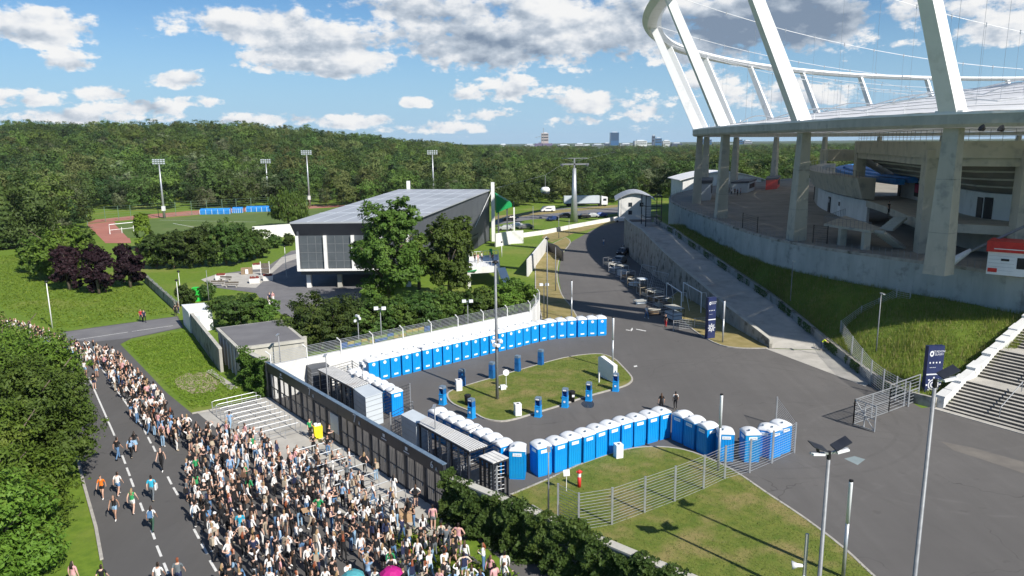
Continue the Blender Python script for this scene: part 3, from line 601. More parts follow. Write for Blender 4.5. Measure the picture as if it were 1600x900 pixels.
def make_stands():
    # upper stand: rear columns, long beam, raked soffit, rear wall, mid floor
    S = [(62.5, 140), (59, 127), (54.5, 107), (49.8, 88.5), (56, 81), (67, 73), (82, 66)]
    cols = [(59, 126), (49.6, 88), (56.2, 81), (70, 72)]
    inw = Vector((.97, .22))
    st = empty('grandstand', (60, 100, ZP), 0, 'concrete grandstand with raked soffit behind the leaning columns', 'grandstand')
    inv = Matrix.Translation((-60, -100, -ZP))
    def PT(mb, name, mats, parent=None, smooth=False):
        o = mb.build(name, mats, parent or st, smooth)
        if parent is None: o.matrix_parent_inverse = inv
        return o
    line = smooth_path([(x, y, 0) for x, y in S[1:]], 3)
    for i, (x, y) in enumerate(cols): m = MB(); m.box((x, y, ZP+6.1), (1.5, 1.9, 12.2), -.2); PT(m, 'stand_column', concrete_col)
    def strip(name, off0, off1, z0, z1, mt, zi0=None, zi1=None):
        m = MB()
        for a, b in zip(line, line[1:]):
            A0 = a+inw.to_3d()*off0; B0 = b+inw.to_3d()*off0; A1 = a+inw.to_3d()*off1; B1 = b+inw.to_3d()*off1
            m.add([(A0.x, A0.y, z0), (B0.x, B0.y, z0), (B0.x, B0.y, z1), (A0.x, A0.y, z1), (A1.x, A1.y, zi0 if zi0 is not None else z0), (B1.x, B1.y, zi0 if zi0 is not None else z0), (B1.x, B1.y, zi1 if zi1 is not None else z1), (A1.x, A1.y, zi1 if zi1 is not None else z1)],
                  [(0, 1, 2, 3), (5, 4, 7, 6), (3, 2, 6, 7), (1, 0, 4, 5), (0, 3, 7, 4), (1, 5, 6, 2)])
        return PT(m, name, mt)
    strip('rear_parapet', -.7, .3, 20.8, 22.7, concrete_col)
    strip('rear_beam', -.4, .5, 19.9, 20.78, concrete_col)
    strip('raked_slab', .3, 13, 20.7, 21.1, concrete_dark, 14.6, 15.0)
    for k in range(6): strip('soffit_beam', 1.2+2.0*k, 1.7+2.0*k, 20.05-k*.95, 20.3-k*.95, concrete_col)
    strip('mid_floor', .2, 14, 12.3, 13.3, concrete_col)
    strip('rear_wall', 8.6, 9.0, 13.3, 16.4, whitewall)
    strip('lower_wall', 7.0, 7.3, ZP, 12.3, concrete)
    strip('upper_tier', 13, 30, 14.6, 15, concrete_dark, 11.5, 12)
    # railing and lattice on top of the rear parapet
    m = MB()
    for a, b in zip(line, line[1:]):
        for t in (0, .33, .66):
            p = a+(b-a)*t; m.tube([(p.x, p.y, 22.7), (p.x, p.y, 24.0)], .03, 4)
        for z in (23.2, 23.6, 24.0): m.tube([(a.x, a.y, z), (b.x, b.y, z)], .025, 4)
    PT(m, 'parapet_railing', pole_steel)
    # diagonal soffit end beam
    a = Vector((59.3, 128, 20.3)); b = a+Vector((12.6, 2.9, -6.4)); m = MB(); m.beam(a, b, .8, 1.1); PT(m, 'end_raker', concrete_col)
    m = MB(); m.box((58, 133, 20.3), (4.2, 7, 1.9), -.2); PT(m, 'camera_box', concrete_col)
    # doors, panels and posters of the rear wall
    def wall_at(px, py, z, off=8.55):
        # intersect pixel column with wall line
        best = None
        for k in range(400):
            t = k/399*(len(line)-1); i = min(int(t), len(line)-2); p = line[i]+(line[i+1]-line[i])*(t-i)+inw.to_3d()*off
            q = (Vector((p.x, p.y, z))-Vector((0, 0, CAMZ))); zc = q.dot(fw); u = 800+q.dot(rtv)/zc*FPX
            if best is None or abs(u-px) < best[0]: d = (line[i+1]-line[i]).normalized(); best = (abs(u-px), p, math.atan2(d.y, d.x))
        return best[1], best[2]
    for (px, w, h, z, mt, nm) in [(1405, 1.6, 2.3, 13.3, black, 'doorway'), (1433, 2.4, 2.2, 13.9, black, 'poster_frame'), (1485, 1.6, 2.6, 13.6, black, 'doorway'), (1530, 1.3, 2.5, 13.3, black, 'doorway'), (1543, 1.1, 2.6, 13.3, black, 'doorway')]:
        p, a = wall_at(px, 300, z+h/2); m = MB(); m.box((p.x, p.y, z+h/2), (w, .12, h), a); PT(m, nm, mt)
        if nm == 'poster_frame': m = MB(); q = p-inw.to_3d()*.12; m.box((q.x, q.y, z+h/2+.2), (w*.7, .06, h*.6), a); PT(m, 'poster', mat('poster_print', (.42, .02, .08), (.55, .06, .16), 3, .6))
    # stairs and lookout platform in front
    lk = empty('lookout_platform', G(1317, 384, ZP), 0, 'low concrete viewing platform on two piers with stairs behind the parapet wall', 'platform'); L0 = Vector(lk.location)
    pA, pB, pC, pD = G(1287, 353, 11.7), G(1360, 364, 11.7), G(1381, 361, 11.7), G(1320, 340, 11.7)
    m = MB(); m.prism([p-L0 for p in (pA, pB, pC, pD)], 11.7-ZP, 12.0-ZP); m.build('deck', concrete_col, lk)
    for px in ((1317, 384), (1354, 391)): p = G(px[0], px[1], ZP)-L0; m = MB(); m.box((p.x, p.y+.4, 1.1), (.8, .8, 2.2)); m.build('pier', concrete_col, lk)
    m = MB()
    def flight(a, b, n, w):
        d = (b-a); s = Vector((-d.y, d.x, 0)).normalized()*w
        for k in range(n):
            p = a+d*(k/n); q = a+d*((k+1)/n); z = max(p.z, q.z)
            m.prism([p-L0, q-L0, q+s-L0, p+s-L0], z-.35-ZP, z-ZP)
    flight(G(1381, 361, 12.0), G(1418, 388, ZP), 14, 1.6); flight(G(1375, 357, 12.0), G(1398, 338, 13.3), 8, -1.6); m.build('stairs', concrete, lk)
    m = MB()
    for a, b in ((pA, pB), (pA, pD)):
        for k in range(13):
            p = a+(b-a)*(k/12)-L0; m.tube([(p.x, p.y, 2.4), (p.x, p.y, 3.5)], .025, 4)
        m.tube([(a-L0)+Vector((0, 0, 1.3)), (b-L0)+Vector((0, 0, 1.3))], .03, 4)
    m.build('railing', pole_steel, lk)
    # far lower stand: white wall with doors, gallery band, blue seats
    fs = empty('far_stand', (60, 140, ZP), 0, 'farther lower stand with blue seats above a curved concrete gallery', 'grandstand')
    wl = smooth_path([(57.5, 119, 0), (58.6, 130, 0), (61.5, 145, 0), (66, 160, 0), (73, 177, 0), (84, 195, 0)], 3)
    def FT(mb, name, mats, parent=None):
        o = mb.build(name, mats, parent or fs)
        if parent is None: o.matrix_parent_inverse = Matrix.Translation((-60, -140, -ZP))
        return o
    m = MB(); g = MB()
    for i, (a, b) in enumerate(zip(wl, wl[1:])):
        d = (b-a).normalized(); n = Vector((d.y, -d.x, 0))
        m = MB(); m.prism([a, b, b+n*.4, a+n*.4], ZP, 13.2); FT(m, 'wall_bay', whitewall if i < 8 else concrete)
        q = b-(b-a)*.012; g = MB(); g.add([(a-n*.9).to_tuple()[:2]+(13.6,), (q-n*.9).to_tuple()[:2]+(13.6,), (q-n*1.9).to_tuple()[:2]+(16.9,), (a-n*1.9).to_tuple()[:2]+(16.9,), (a+n*1).to_tuple()[:2]+(13.4,), (q+n*1).to_tuple()[:2]+(13.4,), (q+n*1).to_tuple()[:2]+(16.9,), (a+n*1).to_tuple()[:2]+(16.9,)], [(0, 1, 2, 3), (5, 4, 7, 6), (3, 2, 6, 7), (1, 0, 4, 5), (0, 3, 7, 4), (1, 5, 6, 2)]); FT(g, 'gallery_bay', concrete_col)
        r = MB(); 
        for t in (0, .5): p = a+(b-a)*t-n*1.6; r.tube([(p.x, p.y, 16.9), (p.x, p.y, 18.0)], .035, 4)
        r.tube([(a-n*1.6)+Vector((0, 0, 18)), (b-n*1.6)+Vector((0, 0, 18))], .03, 4); FT(r, 'gallery_rail', pole_steel)
        for k in range(12):
            o0 = 4+k*2.0; s_ = MB(); z = 16.3+k*.28; s_.prism([a+n*o0, b-(b-a)*.04+n*o0, b-(b-a)*.04+n*(o0+1.5), a+n*(o0+1.5)], z-.5, z+.45); FT(s_, 'seat_row', seatblue)
    for px, mt in ((1262, black), (1282, white_steel), (1296, black), (1312, white_steel)):
        best = min(((abs(800+(Vector((p.x, p.y, 11-CAMZ)).dot(rtv))/(Vector((p.x, p.y, 11-CAMZ)).dot(fw))*FPX-px), p, (b-a)) for a, b in zip(wl, wl[1:]) for p in [a+(b-a)*(k/20) for k in range(20)]), key=lambda q: q[0])
        d = best[2].normalized(); n = Vector((d.y, -d.x, 0)); c = best[1]-n*.06; m = MB(); m.box((c.x, c.y, ZP+1.45), (1.9, .12, 2.9), math.atan2(d.y, d.x)); dr = FT(m, 'door', mt)
        m = MB(); c = c-n*.09; m.box((c.x, c.y, ZP+2.2), (.9, .04, .7), math.atan2(d.y, d.x)); FT(m, 'door_sign', black if mt is white_steel else grey_steel, dr)
make_stands()

# grass bank between ramp and stadium wall
def make_bank():
    I = [(p.x+.3, p.y, rampz(p.y)+.75) for p in PARA]; W = smooth_path([(x, y, 0) for x, y in EDGE], 4)
    cum = lambda L: np.concatenate([[0], np.cumsum([math.hypot(L[i+1][0]-L[i][0], L[i+1][1]-L[i][1]) for i in range(len(L)-1)])])
    Iw = [(37.4, 60.7, .3)]+I; Ws = [p for p in W if 66 < p.y < 150]
    pairs = [(37.6, 60.6, .05, 52.5, 69.3), (35.5, 64, .8, 49.0, 75.6), (35.0, 70, .9, 46.0, 80.7), (35.6, 79, .8, 42.0, 87.8), (35.5, 88, 1.55, 38.0, 96.5), (35.1, 97, 2.45, 36.4, 103.5), (33.8, 109, 3.6, 35.5, 113), (32.5, 121.5, 4.9, 35.4, 124), (31.1, 136, 6.3, 35.4, 140), (30.9, 149, 6.4, 35.6, 152)]
    rows = smooth_path([(a, b, c) for a, b, c, _, _ in pairs], 5); col2 = smooth_path([(d, e, 5.75) for _, _, _, d, e in pairs], 5); K = 14; v = []; f = []
    for a, b in zip(rows, col2):
        for k in range(K+1):
            t = k/K; p = a*(1-t)+b*t; s = t*t*(3-2*t)*.5+t*.5; p.z = a.z*(1-s)+b.z*s+.12*math.sin(p.x*1.3)*math.sin(p.y*.9)*min(1, 4*t*(1-t)); v.append(p.to_tuple())
    n = len(rows)
    for i in range(n-1):
        for k in range(K): f.append((i*(K+1)+k, i*(K+1)+k+1, (i+1)*(K+1)+k+1, (i+1)*(K+1)+k))
    me = bpy.data.meshes.new('grass_bank'); me.from_pydata(v, [], f); me.materials.append(meadow); me.polygons.foreach_set('use_smooth', [True]*len(me.polygons)); o = link('grass_bank', me); o['kind'] = 'structure'
    # tall grass growing on it
    m = MB(); R_ = random.Random(3)
    vs = []; fs = []; mi = []
    for _ in range(42000):
        i = R_.random()**1.5*(n-1.001); k = R_.random()*K*.999; ii, kk = int(i), int(k); ti, tk = i-ii, k-kk
        q = lambda a, b: Vector(v[(ii+a)*(K+1)+kk+b])
        p = q(0, 0)*(1-ti)*(1-tk)+q(1, 0)*ti*(1-tk)+q(0, 1)*(1-ti)*tk+q(1, 1)*ti*tk
        big = .5+.5*math.sin(p.x*.7+2)*math.sin(p.y*.6); h = R_.uniform(.2, .6)*(.55+.95*big); w = R_.uniform(.012, .035); a = R_.random()*6.28; lx, ly = R_.gauss(0, .12), R_.gauss(0, .12)
        b = len(vs); vs += [(p.x-w*math.cos(a), p.y-w*math.sin(a), p.z-.03), (p.x+w*math.cos(a), p.y+w*math.sin(a), p.z-.03), (p.x+lx, p.y+ly, p.z+h)]; fs.append((b, b+1, b+2)); mi.append(0 if R_.random() < .72 else 1)
    m.v = vs; m.f = fs; m.m = mi; g = m.build('tall_grass', [mat('meadow_blade', (.13, .185, .02), (.2, .25, .035), 1.2, .7, trans=.2), mat('dry_stalk', (.24, .22, .08), (.33, .29, .12), 1, .8, trans=.2)]); tag(g, 'tall meadow grass and dry stalks covering the bank below the stadium wall', 'grass', kind='stuff')
make_bank()

def make_stairs():
    o = empty('stone_stairs', (37.2, 60.3, 0), 0, 'broad concrete stairs with a stepped white side wall climbing to the platform', 'stairs')
    a = Vector((.832, .555, 0)); w = Vector((.555, -.832, 0)); pos = 0.0; z = 0.0; rise, tread = .19, .40; W = 17.0
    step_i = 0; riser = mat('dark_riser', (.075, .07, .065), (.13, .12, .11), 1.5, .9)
    while z < 9.3:
        for k in range(10):
            if z >= 9.3: break
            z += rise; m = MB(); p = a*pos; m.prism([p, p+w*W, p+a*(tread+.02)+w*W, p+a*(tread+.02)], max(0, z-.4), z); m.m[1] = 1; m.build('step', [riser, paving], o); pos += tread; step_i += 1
        L = 1.7; m = MB(); p = a*pos; m.prism([p, p+w*W, p+a*L+w*W, p+a*L], z-.35, z-.004); m.build('landing', paving, o); pos += L
    # stepped side wall in blocks
    d = 0.0; i = 0
    rs = random.Random(5)
    while d < pos-1:
        zz = d/pos*9.3; L = 1.25+rs.uniform(-.1, .1); m = MB(); p = a*d-w*.75; q = a*(d+L-.02)-w*.75; h = 1.0+rs.uniform(-.06, .08); z1 = (d+L)/pos*9.3
        m.prism([p, q, q+w*.7, p+w*.7], [-.1]*4, [zz+h, z1+h*.9, z1+h*.9, zz+h]); m.build('wall_block', whitewall if i % 4 else mat('pale_stone', (.55, .56, .54), (.72, .72, .69), 1.2, .85, .4, c3=(.35, .37, .36), scale2=1.2), o)
        if i % 2 == 0:
            c = MB(); c.prism([p-w*.06, q-w*.06, q+w*.76, p+w*.76], [zz+h+.004, z1+h*.9+.004, z1+h*.9+.004, zz+h+.004], [zz+h+.12, z1+h*.9+.1, z1+h*.9+.1, zz+h+.12]); c.build('coping_stone', whitewall, o)
        d += L; i += 1
    m = MB(); m.prism([w*-.9-a*.6, w*W-a*.6, w*W, w*-.9], .0, .06); m.build('foot_slab', paving, o)
    def slope(d): return d/pos*9.3
    for (d0, d1, off) in ((.8, 4.4, 4.0), (6.2, 9.8, 4.0), (.8, 4.4, 8.0), (6.2, 9.8, 8.0), (12, 15, 4.0)):
        r = MB(); A = a*d0+w*off; B = a*d1+w*off; za, zb = slope(d0), slope(d1)+.3; top = [A+Vector((0, 0, za+1.0)), B+Vector((0, 0, zb+1.0))]
        r.tube([A+Vector((0, 0, za)), top[0], top[1], B+Vector((0, 0, zb-.4))], .04, 6); M2 = (A+B)/2; r.build('handrail', grey_steel, o)
make_stairs()
# ================================================================== PORTABLE TOILETS
def facing(n): return math.atan2(n.y, n.x)+math.pi/2      # rz so that local -Y points along n
def toilet_proto():
    r = empty('portable_toilet')
    W, Dp, H = 1.10, 1.14, 2.05
    m = MB(); m.box((0, 0, .06), (W-.04, Dp-.04, .12)); m.build('skid', blue_toilet2, r)
    m = MB()
    m.box((0, Dp/2-.02, .12+H/2), (W, .04, H)); m.box((-W/2+.02, 0, .12+H/2), (.04, Dp-.085, H)); m.box((W/2-.02, 0, .12+H/2), (.04, Dp-.085, H))
    for k in range(6): m.box((-.46+k*.184, Dp/2+.009, 1.0), (.05, .02, 1.55), m=1)
    for s in (-1, 1):
        for k in range(5): m.box((s*(W/2+.008), -.4+k*.2, 1.1), (.018, .05, 1.8), m=1)
    for x in (-1, 1):
        for y in (-1, 1): m.box((x*(W/2-.03), y*(Dp/2-.03), 1.12), (.075, .075, 2.0), m=1)
    m.build('cabin_wall', [blue_toilet, blue_toilet2], r)
    m = MB(); m.box((0, -Dp/2+.015, 1.1), (W-.14, .05, 1.92)); 
    for k in range(5): m.box((-.36+k*.18, -Dp/2-.016, 1.0), (.045, .014, 1.6), m=1)
    m.box((.40, -Dp/2-.02, 1.1), (.05, .03, .16), m=1); d = m.build('door', [blue_toilet, blue_toilet2], r)
    # door head with an arched top edge
    m = MB(); pr = [(-W/2+.02, 2.06)]+[(-W/2+.02+(W-.04)*k/8, 2.10+.13*math.sin(math.pi*k/8)) for k in range(9)]+[(W/2-.02, 2.06)]
    m.add([(x, -Dp/2-.005, z) for x, z in pr]+[(x, -Dp/2+.05, z) for x, z in pr], [tuple(range(11)), tuple(range(11, 22))[::-1]]+[(i, 11+i, 11+(i+1) % 11, (i+1) % 11) for i in range(11)]); m.build('door_head', blue_toilet, r)
    # white vaulted roof
    m = MB(); n = 10; ys = [(-Dp/2-.035, 0), (-Dp/2+.10, .05), (0, .10), (Dp/2-.10, .05), (Dp/2+.035, 0)]; vs = []; fs = []
    for y, dz in ys:
        for k in range(n+1): t = k/n; vs.append(((t-.5)*(W+.06), y, 2.16+dz+.17*math.sin(math.pi*t)**.8))
    for j in range(4):
        for k in range(n): fs.append((j*(n+1)+k, j*(n+1)+k+1, (j+1)*(n+1)+k+1, (j+1)*(n+1)+k))
    b = len(vs)
    for y in (-Dp/2-.035, Dp/2+.035):
        for k in range(n+1): vs.append(((k/n-.5)*(W+.06), y, 2.09))
    for k in range(n): fs.append((b+k, b+k+1, k+1, k)); fs.append((4*(n+1)+k, 4*(n+1)+k+1, b+n+1+k+1, b+n+1+k))
    fs.append((b, 0, (n+1), 2*(n+1), 3*(n+1), 4*(n+1), b+n+1)); fs.append((b+n, b+2*n+1, 5*n+4, 4*n+3, 3*n+2, 2*n+1, n))
    m.add(vs, fs); ro = m.build('roof', white_plastic, r, True)
    m = MB(); m.lathe((.24, .36, 2.30), [(.055, 0), (.055, .12), (.08, .12), (.08, .16), (.02, .19)], 8); m.build('vent_pipe', tank_grey, ro)
    m = MB(); m.lathe((0, 0, 0), [(.165, 0), (.165, .012)], 18); m.lathe((0, 0, .012), [(.055, 0), (.055, .006)], 10, m=1); me = m.mesh('round_sticker', [sticker, red_ink]); o = link('round_sticker', me, d); o.location = (0, -Dp/2-.03, 1.80); o.rotation_euler = (R(90), 0, 0)
    m = MB(); m.box((0, -Dp/2-.03, .36), (.46, .012, .16)); m.build('low_plate', sticker, d)
    m = MB(); m.box((0, Dp/2+.025, 1.84), (.62, .012, .23)); 
    for k, w in enumerate((.07, .05, .08, .04, .07, .05)): m.box((-.19+k*.078, Dp/2+.034, 1.84), (w*.75, .008, .085), m=1)
    m.build('name_plate', [sticker, sticker_ink], r)
    for s in (-1, 1):
        m = MB(); m.box((s*(W/2+.02), .05, 1.84), (.012, .56, .21)); m.build('side_plate', sticker, r)
    return r
proto_t = toilet_proto(); used_t = False
def put_toilet(p, rz, label, group):
    global used_t
    o = copy_tree(proto_t) if used_t else proto_t; used_t = True
    o.location = (p[0]+random.uniform(-.03, .03), p[1]+random.uniform(-.04, .04), .016); o.rotation_euler = (random.uniform(-.008, .008), random.uniform(-.008, .008), rz); tag(o, label, 'portable toilet', group); return o
ORD = ['first', 'second', 'third', 'fourth', 'fifth', 'sixth', 'seventh', 'eighth', 'ninth', 'tenth', 'eleventh', 'twelfth', 'thirteenth', 'fourteenth', 'fifteenth', 'sixteenth', 'seventeenth', 'eighteenth', 'nineteenth', 'twentieth', 'twenty-first', 'twenty-second', 'twenty-third', 'twenty-fourth', 'twenty-fifth', 'twenty-sixth']
cx3 = [584.5, 602.5, 619.5, 636, 653, 669, 684.5, 700, 715, 730, 744, 758.7, 772.5, 786.2, 799.7, 812.8, 826, 838.7, 850.7, 863.2, 876.7, 892.6, 908.8, 925, 941.3]
cy3 = [570, 566.2, 562.5, 559, 554.2, 550.5, 547.5, 544, 540.5, 537, 533.7, 530.5, 528, 524.3, 521.4, 518.1, 515.4, 513.2, 510.2, 507.5, 505.7, 504, 503.3, 502.9, 502.1]
raw = GP(list(zip(cx3, cy3)), 1.8)
knots = smooth_path([raw[0], (raw[4]+raw[3]+raw[5])/3, (raw[9]+raw[8]+raw[10])/3, (raw[14]+raw[13]+raw[15])/3, (raw[19]+raw[18]+raw[20])/3, raw[24]], 12)
cl = np.cumsum([0]+[(knots[i+1]-knots[i]).length for i in range(len(knots)-1)])
for i in range(25):
    s = cl[-1]*i/24; k = min(int(np.searchsorted(cl, s, 'right'))-1, len(knots)-2); t = (s-cl[k])/(cl[k+1]-cl[k]); p = knots[k]+(knots[k+1]-knots[k])*t; d = (knots[k+1]-knots[k]).normalized(); n = Vector((d.y, -d.x, 0))
    put_toilet(p-n*.6, facing(n)+random.uniform(-.035, .035), f'blue toilet cabin, {ORD[i]} from the left in the long row before the white wall', 'portable toilets in the long back row')
BACKROW = knots
def row(pxs, z, face, labels, group, depth=.6, jit=.035):
    pts = GP(pxs, z)
    for i, p in enumerate(pts):
        d = (pts[min(i+1, len(pts)-1)]-pts[max(i-1, 0)]); d.z = 0; d.normalize(); n = Vector((d.y, -d.x, 0))
        if n.dot(Vector(face).to_3d()) < 0: n = -n
        put_toilet(p-n*depth, facing(-n)+random.uniform(-jit, jit), labels(i), group)
row([(877.5, 699), (899.5, 692), (921, 686), (941.5, 679.5), (961, 673), (981, 667), (1001, 662), (1021, 657), (1040.5, 652)], 1.84, (.3, -1), lambda i: f'blue toilet cabin, {ORD[i]} from the left in the straight front row by the fenced lawn', 'portable toilets in the front row')
row([(1057.5, 656), (1076.5, 664), (1097, 673.5)], 1.84, (-1, -.4), lambda i: ['shaded blue toilet cabin at the inner corner of the front row', 'shaded blue toilet cabin, middle of the three behind the light column', 'shaded blue toilet cabin, nearest of the three behind the light column'][i], 'portable toilets at the corner')
def single(px, z, ang, label, group='loose portable toilets'):
    p = G(px[0], px[1], z); n = Vector((math.cos(R(ang)), math.sin(R(ang)), 0)); put_toilet(p-n*.6, facing(-n), label, group)
single((852, 706), 1.84, -62, 'blue toilet cabin turned slightly out at the left start of the front row')
single((808, 711), 1.84, -95, 'blue toilet cabin standing apart at the end of the shelter roofs')
single((1136, 685), 1.84, -96, 'blue toilet cabin just right of the pale light column')
single((1177, 686), 1.84, -86, 'blue toilet cabin turned askew behind the wire fence')
single((1196, 679), 1.84, -118, 'half hidden blue toilet cabin tucked in behind the wire fence')
single((1213.5, 679.5), 1.84, -65, 'blue toilet cabin, left of the last pair inside the fence end')
single((1229, 673), 1.84, -65, 'blue toilet cabin, last one on the right inside the fence end')
GU = Vector((.632, -.775, 0)); GN = Vector((-.775, -.632, 0))     # along the entrance gate, and towards the crowd
def gate_row(px0, n, labels, group):
    p = G(px0[0], px0[1], 0)
    for i in range(n): q = p-GU*(1.17*i); put_toilet(q, facing(GU if i else -GU)+math.pi/2*(1 if i else 0)*0, labels(i), group)
p0 = G(622, 650)
for i in range(7): q = p0-GU*(.65+1.17*i); put_toilet(q, facing(-GN) if i else facing(-GU), f'blue toilet cabin, {ORD[i]} of the row behind the upper shelter counted from the plaza end', 'portable toilets behind the upper shelter')
p0 = G(786, 690, 2.25)
for i in range(8): q = p0-GU*(.1+1.17*i); put_toilet((q.x, q.y), facing(-GN), f'blue toilet cabin, {ORD[i]} of the row behind the lower shelter counted from the lawn end', 'portable toilets behind the lower shelter')

# ================================================================== WASH STANDS, CABINETS, BINS
def washstand(px, ang, label, light):
    p = G(*px); r = empty('wash_stand', (p.x, p.y, .016), R(ang), label, 'wash stand', 'blue wash stands around the island')
    b = blue_wash2 if light else blue_wash
    m = MB(); m.box((0, 0, .48), (.52, .5, .92), taper=.94); m.box((0, 0, .03), (.6, .58, .06)); m.build('pedestal', b, r)
    m = MB(); m.box((0, .17, 1.22), (.46, .16, .56)); m.box((-.2, 0, 1.22), (.05, .4, .56)); m.box((.2, 0, 1.22), (.05, .4, .56)); m.build('basin_niche', blue_wash, r)
    m = MB(); m.box((0, 0, .965), (.54, .52, .05)); m.build('basin', b, r)
    m = MB(); m.box((0, 0, 1.62), (.50, .5, .24), taper=.9); m.build('water_tank', tank_grey, r)
    m = MB(); m.box((0, -.255, 1.60), (.3, .02, .1)); m.build('dispenser', sticker, r)
    m = MB(); m.lathe((0, 0, 0), [(.10, 0), (.10, .012)], 12); o = link('badge', m.mesh('badge', sticker), r); o.location = (0, -.256, .55); o.rotation_euler = (R(90), 0, 0)
for px, a, l, lab in [((692, 632), -30, 1, 'light blue wash stand at the left tip of the island'), ((722, 604), 140, 0, 'dark blue wash stand behind a white cabinet at the island'), ((737, 653), -35, 1, 'light blue wash stand beside the white toilet roofs'), ((769, 592), 150, 0, 'blue wash stand just left of the tall lamp mast'), ((809, 581), 150, 0, 'blue wash stand behind the small round sign'), ((845, 571), 150, 0, 'blue wash stand farthest back on the island edge'), ((841, 651), -20, 1, 'blue wash stand right of the nearest white cabinet'), ((883, 636), -20, 1, 'blue wash stand next to the black bin'), ((920, 626), -20, 1, 'blue wash stand standing on a dark wet patch'), ((962, 611), -20, 1, 'blue wash stand near the white slanted sign')]: washstand(px, a, lab, l)
sheet('wet_patch', [(p.x, p.y) for p in smooth_path(GP([(908, 630), (920, 625), (928, 630), (926, 637), (914, 637)]), 3, True)], .022, mat('wet_asphalt', (.03, .03, .032), (.04, .04, .043), 1, .25))
def cabinet(px, label):
    p = G(*px); r = empty('white_cabinet', (p.x, p.y, .1), .3, label, 'cabinet', 'white cabinets on the lawns')
    m = MB(); m.box((0, 0, .5), (.55, .55, 1.0)); m.build('housing', whitebin, r)
    m = MB(); m.box((0, 0, 1.02), (.58, .58, .04)); m.build('lid', whitebin, r); m = MB(); m.box((0, -.02, 1.044), (.2, .2, .008)); m.build('opening', black, r)
cabinet((717, 611), 'white square cabinet at the left end of the island'); cabinet((809, 650), 'white square cabinet at the near edge of the island'); cabinet((966, 716), 'white square cabinet against the front toilet row')
def bin_(px, label):
    p = G(*px); r = empty('waste_bin', (p.x, p.y, .05), .2, label, 'bin', 'black bins')
    m = MB(); m.lathe((0, 0, 0), [(.24, 0), (.29, .85), (.3, .9)], 14); m.build('barrel', black, r, True); m = MB(); m.lathe((0, 0, .9), [(.32, 0), (.32, .05), (.2, .12)], 14); m.build('lid', black, r); m = MB(); m.box((.05, -.285, .6), (.22, .02, .2)); m.build('notice', sticker, r)
bin_((893.5, 628), 'black bin with a white notice beside a wash stand'); bin_((731, 634), 'black bin behind the light blue wash stand by the roofs')
def slab_sign():
    p = G(949, 594); r = empty('slanted_sign', (p.x, p.y, .1), R(118), 'white slab sign with a slanted top on the island tip', 'sign')
    m = MB(); pr = [(-1.3, .05), (1.3, .05), (1.3, 2.0), (.9, 2.15), (-1.3, 1.75)]; m.add([(x, -.22, z) for x, z in pr]+[(x, .22, z) for x, z in pr], [tuple(range(5)), tuple(range(5, 10))[::-1]]+[(i, 5+i, 5+(i+1) % 5, (i+1) % 5) for i in range(5)]); m.build('slab', whitebin, r); m = MB(); m.box((-1.31, 0, 1.0), (.02, .16, .5)); m.build('sign_text', tank_grey, r)
slab_sign()
def small_sign(px, h, label, disc=True):
    p = G(*px); r = empty('small_sign', (p.x, p.y, .1), 0, label, 'sign'); m = MB(); m.tube([(0, 0, 0), (0, 0, h)], .025, 6); m.build('post', white_steel, r)
    m = MB()
    if disc: m.lathe((0, 0, 0), [(.3, -.015), (.3, .015)], 16)
    else: m.box((0, 0, 0), (.42, .42, .03))
    o = link('sign_plate', m.mesh('sign_plate', sticker), r); o.location = (0, -.04, h); o.rotation_euler = (R(80), 0, .2)
small_sign((791, 607), 1.5, 'round white sign on a thin stick on the island'); small_sign((885, 770), 1.35, 'little white notice on a stick beside the red hydrant post', False)
p = G(791, 608); r = empty('white_valve_box', (p.x-.3, p.y-.3, .1), 0, 'small white valve box at the foot of the round sign', 'box'); m = MB(); m.box((0, 0, .2), (.5, .4, .4), .3); m.build('housing', whitebin, r); m = MB(); m.tube([(-.4, 0, .2), (.4, 0, .25)], .09, 8); m.build('pipe_stub', white_steel, r)
p = G(856 + 80, 599); r = empty('marker_post', (p.x, p.y, .1), 0, 'short white marker post beside the slanted sign', 'post'); m = MB(); m.tube([(0, 0, 0), (0, 0, .95)], .07, 8); m.build('shaft', white_steel, r); m = MB(); m.box((0, 0, .99), (.16, .16, .06)); m.build('cap', grey_steel, r)
p = G(905, 763); r = empty('hydrant_post', (p.x, p.y, .1), 0, 'red and white hydrant post on the fenced lawn', 'hydrant'); m = MB(); m.lathe((0, 0, 0), [(.13, 0), (.13, .75)], 10); m.build('barrel', red, r, True); m = MB(); m.lathe((0, 0, .75), [(.12, 0), (.12, .28)], 10); m.build('white_band', white_steel, r); m = MB(); m.lathe((0, 0, 1.03), [(.15, 0), (.15, .12), (.08, .2)], 10); m.tube([(-.2, 0, 1.1), (.2, 0, 1.1)], .06, 8); m.build('head', red, r)

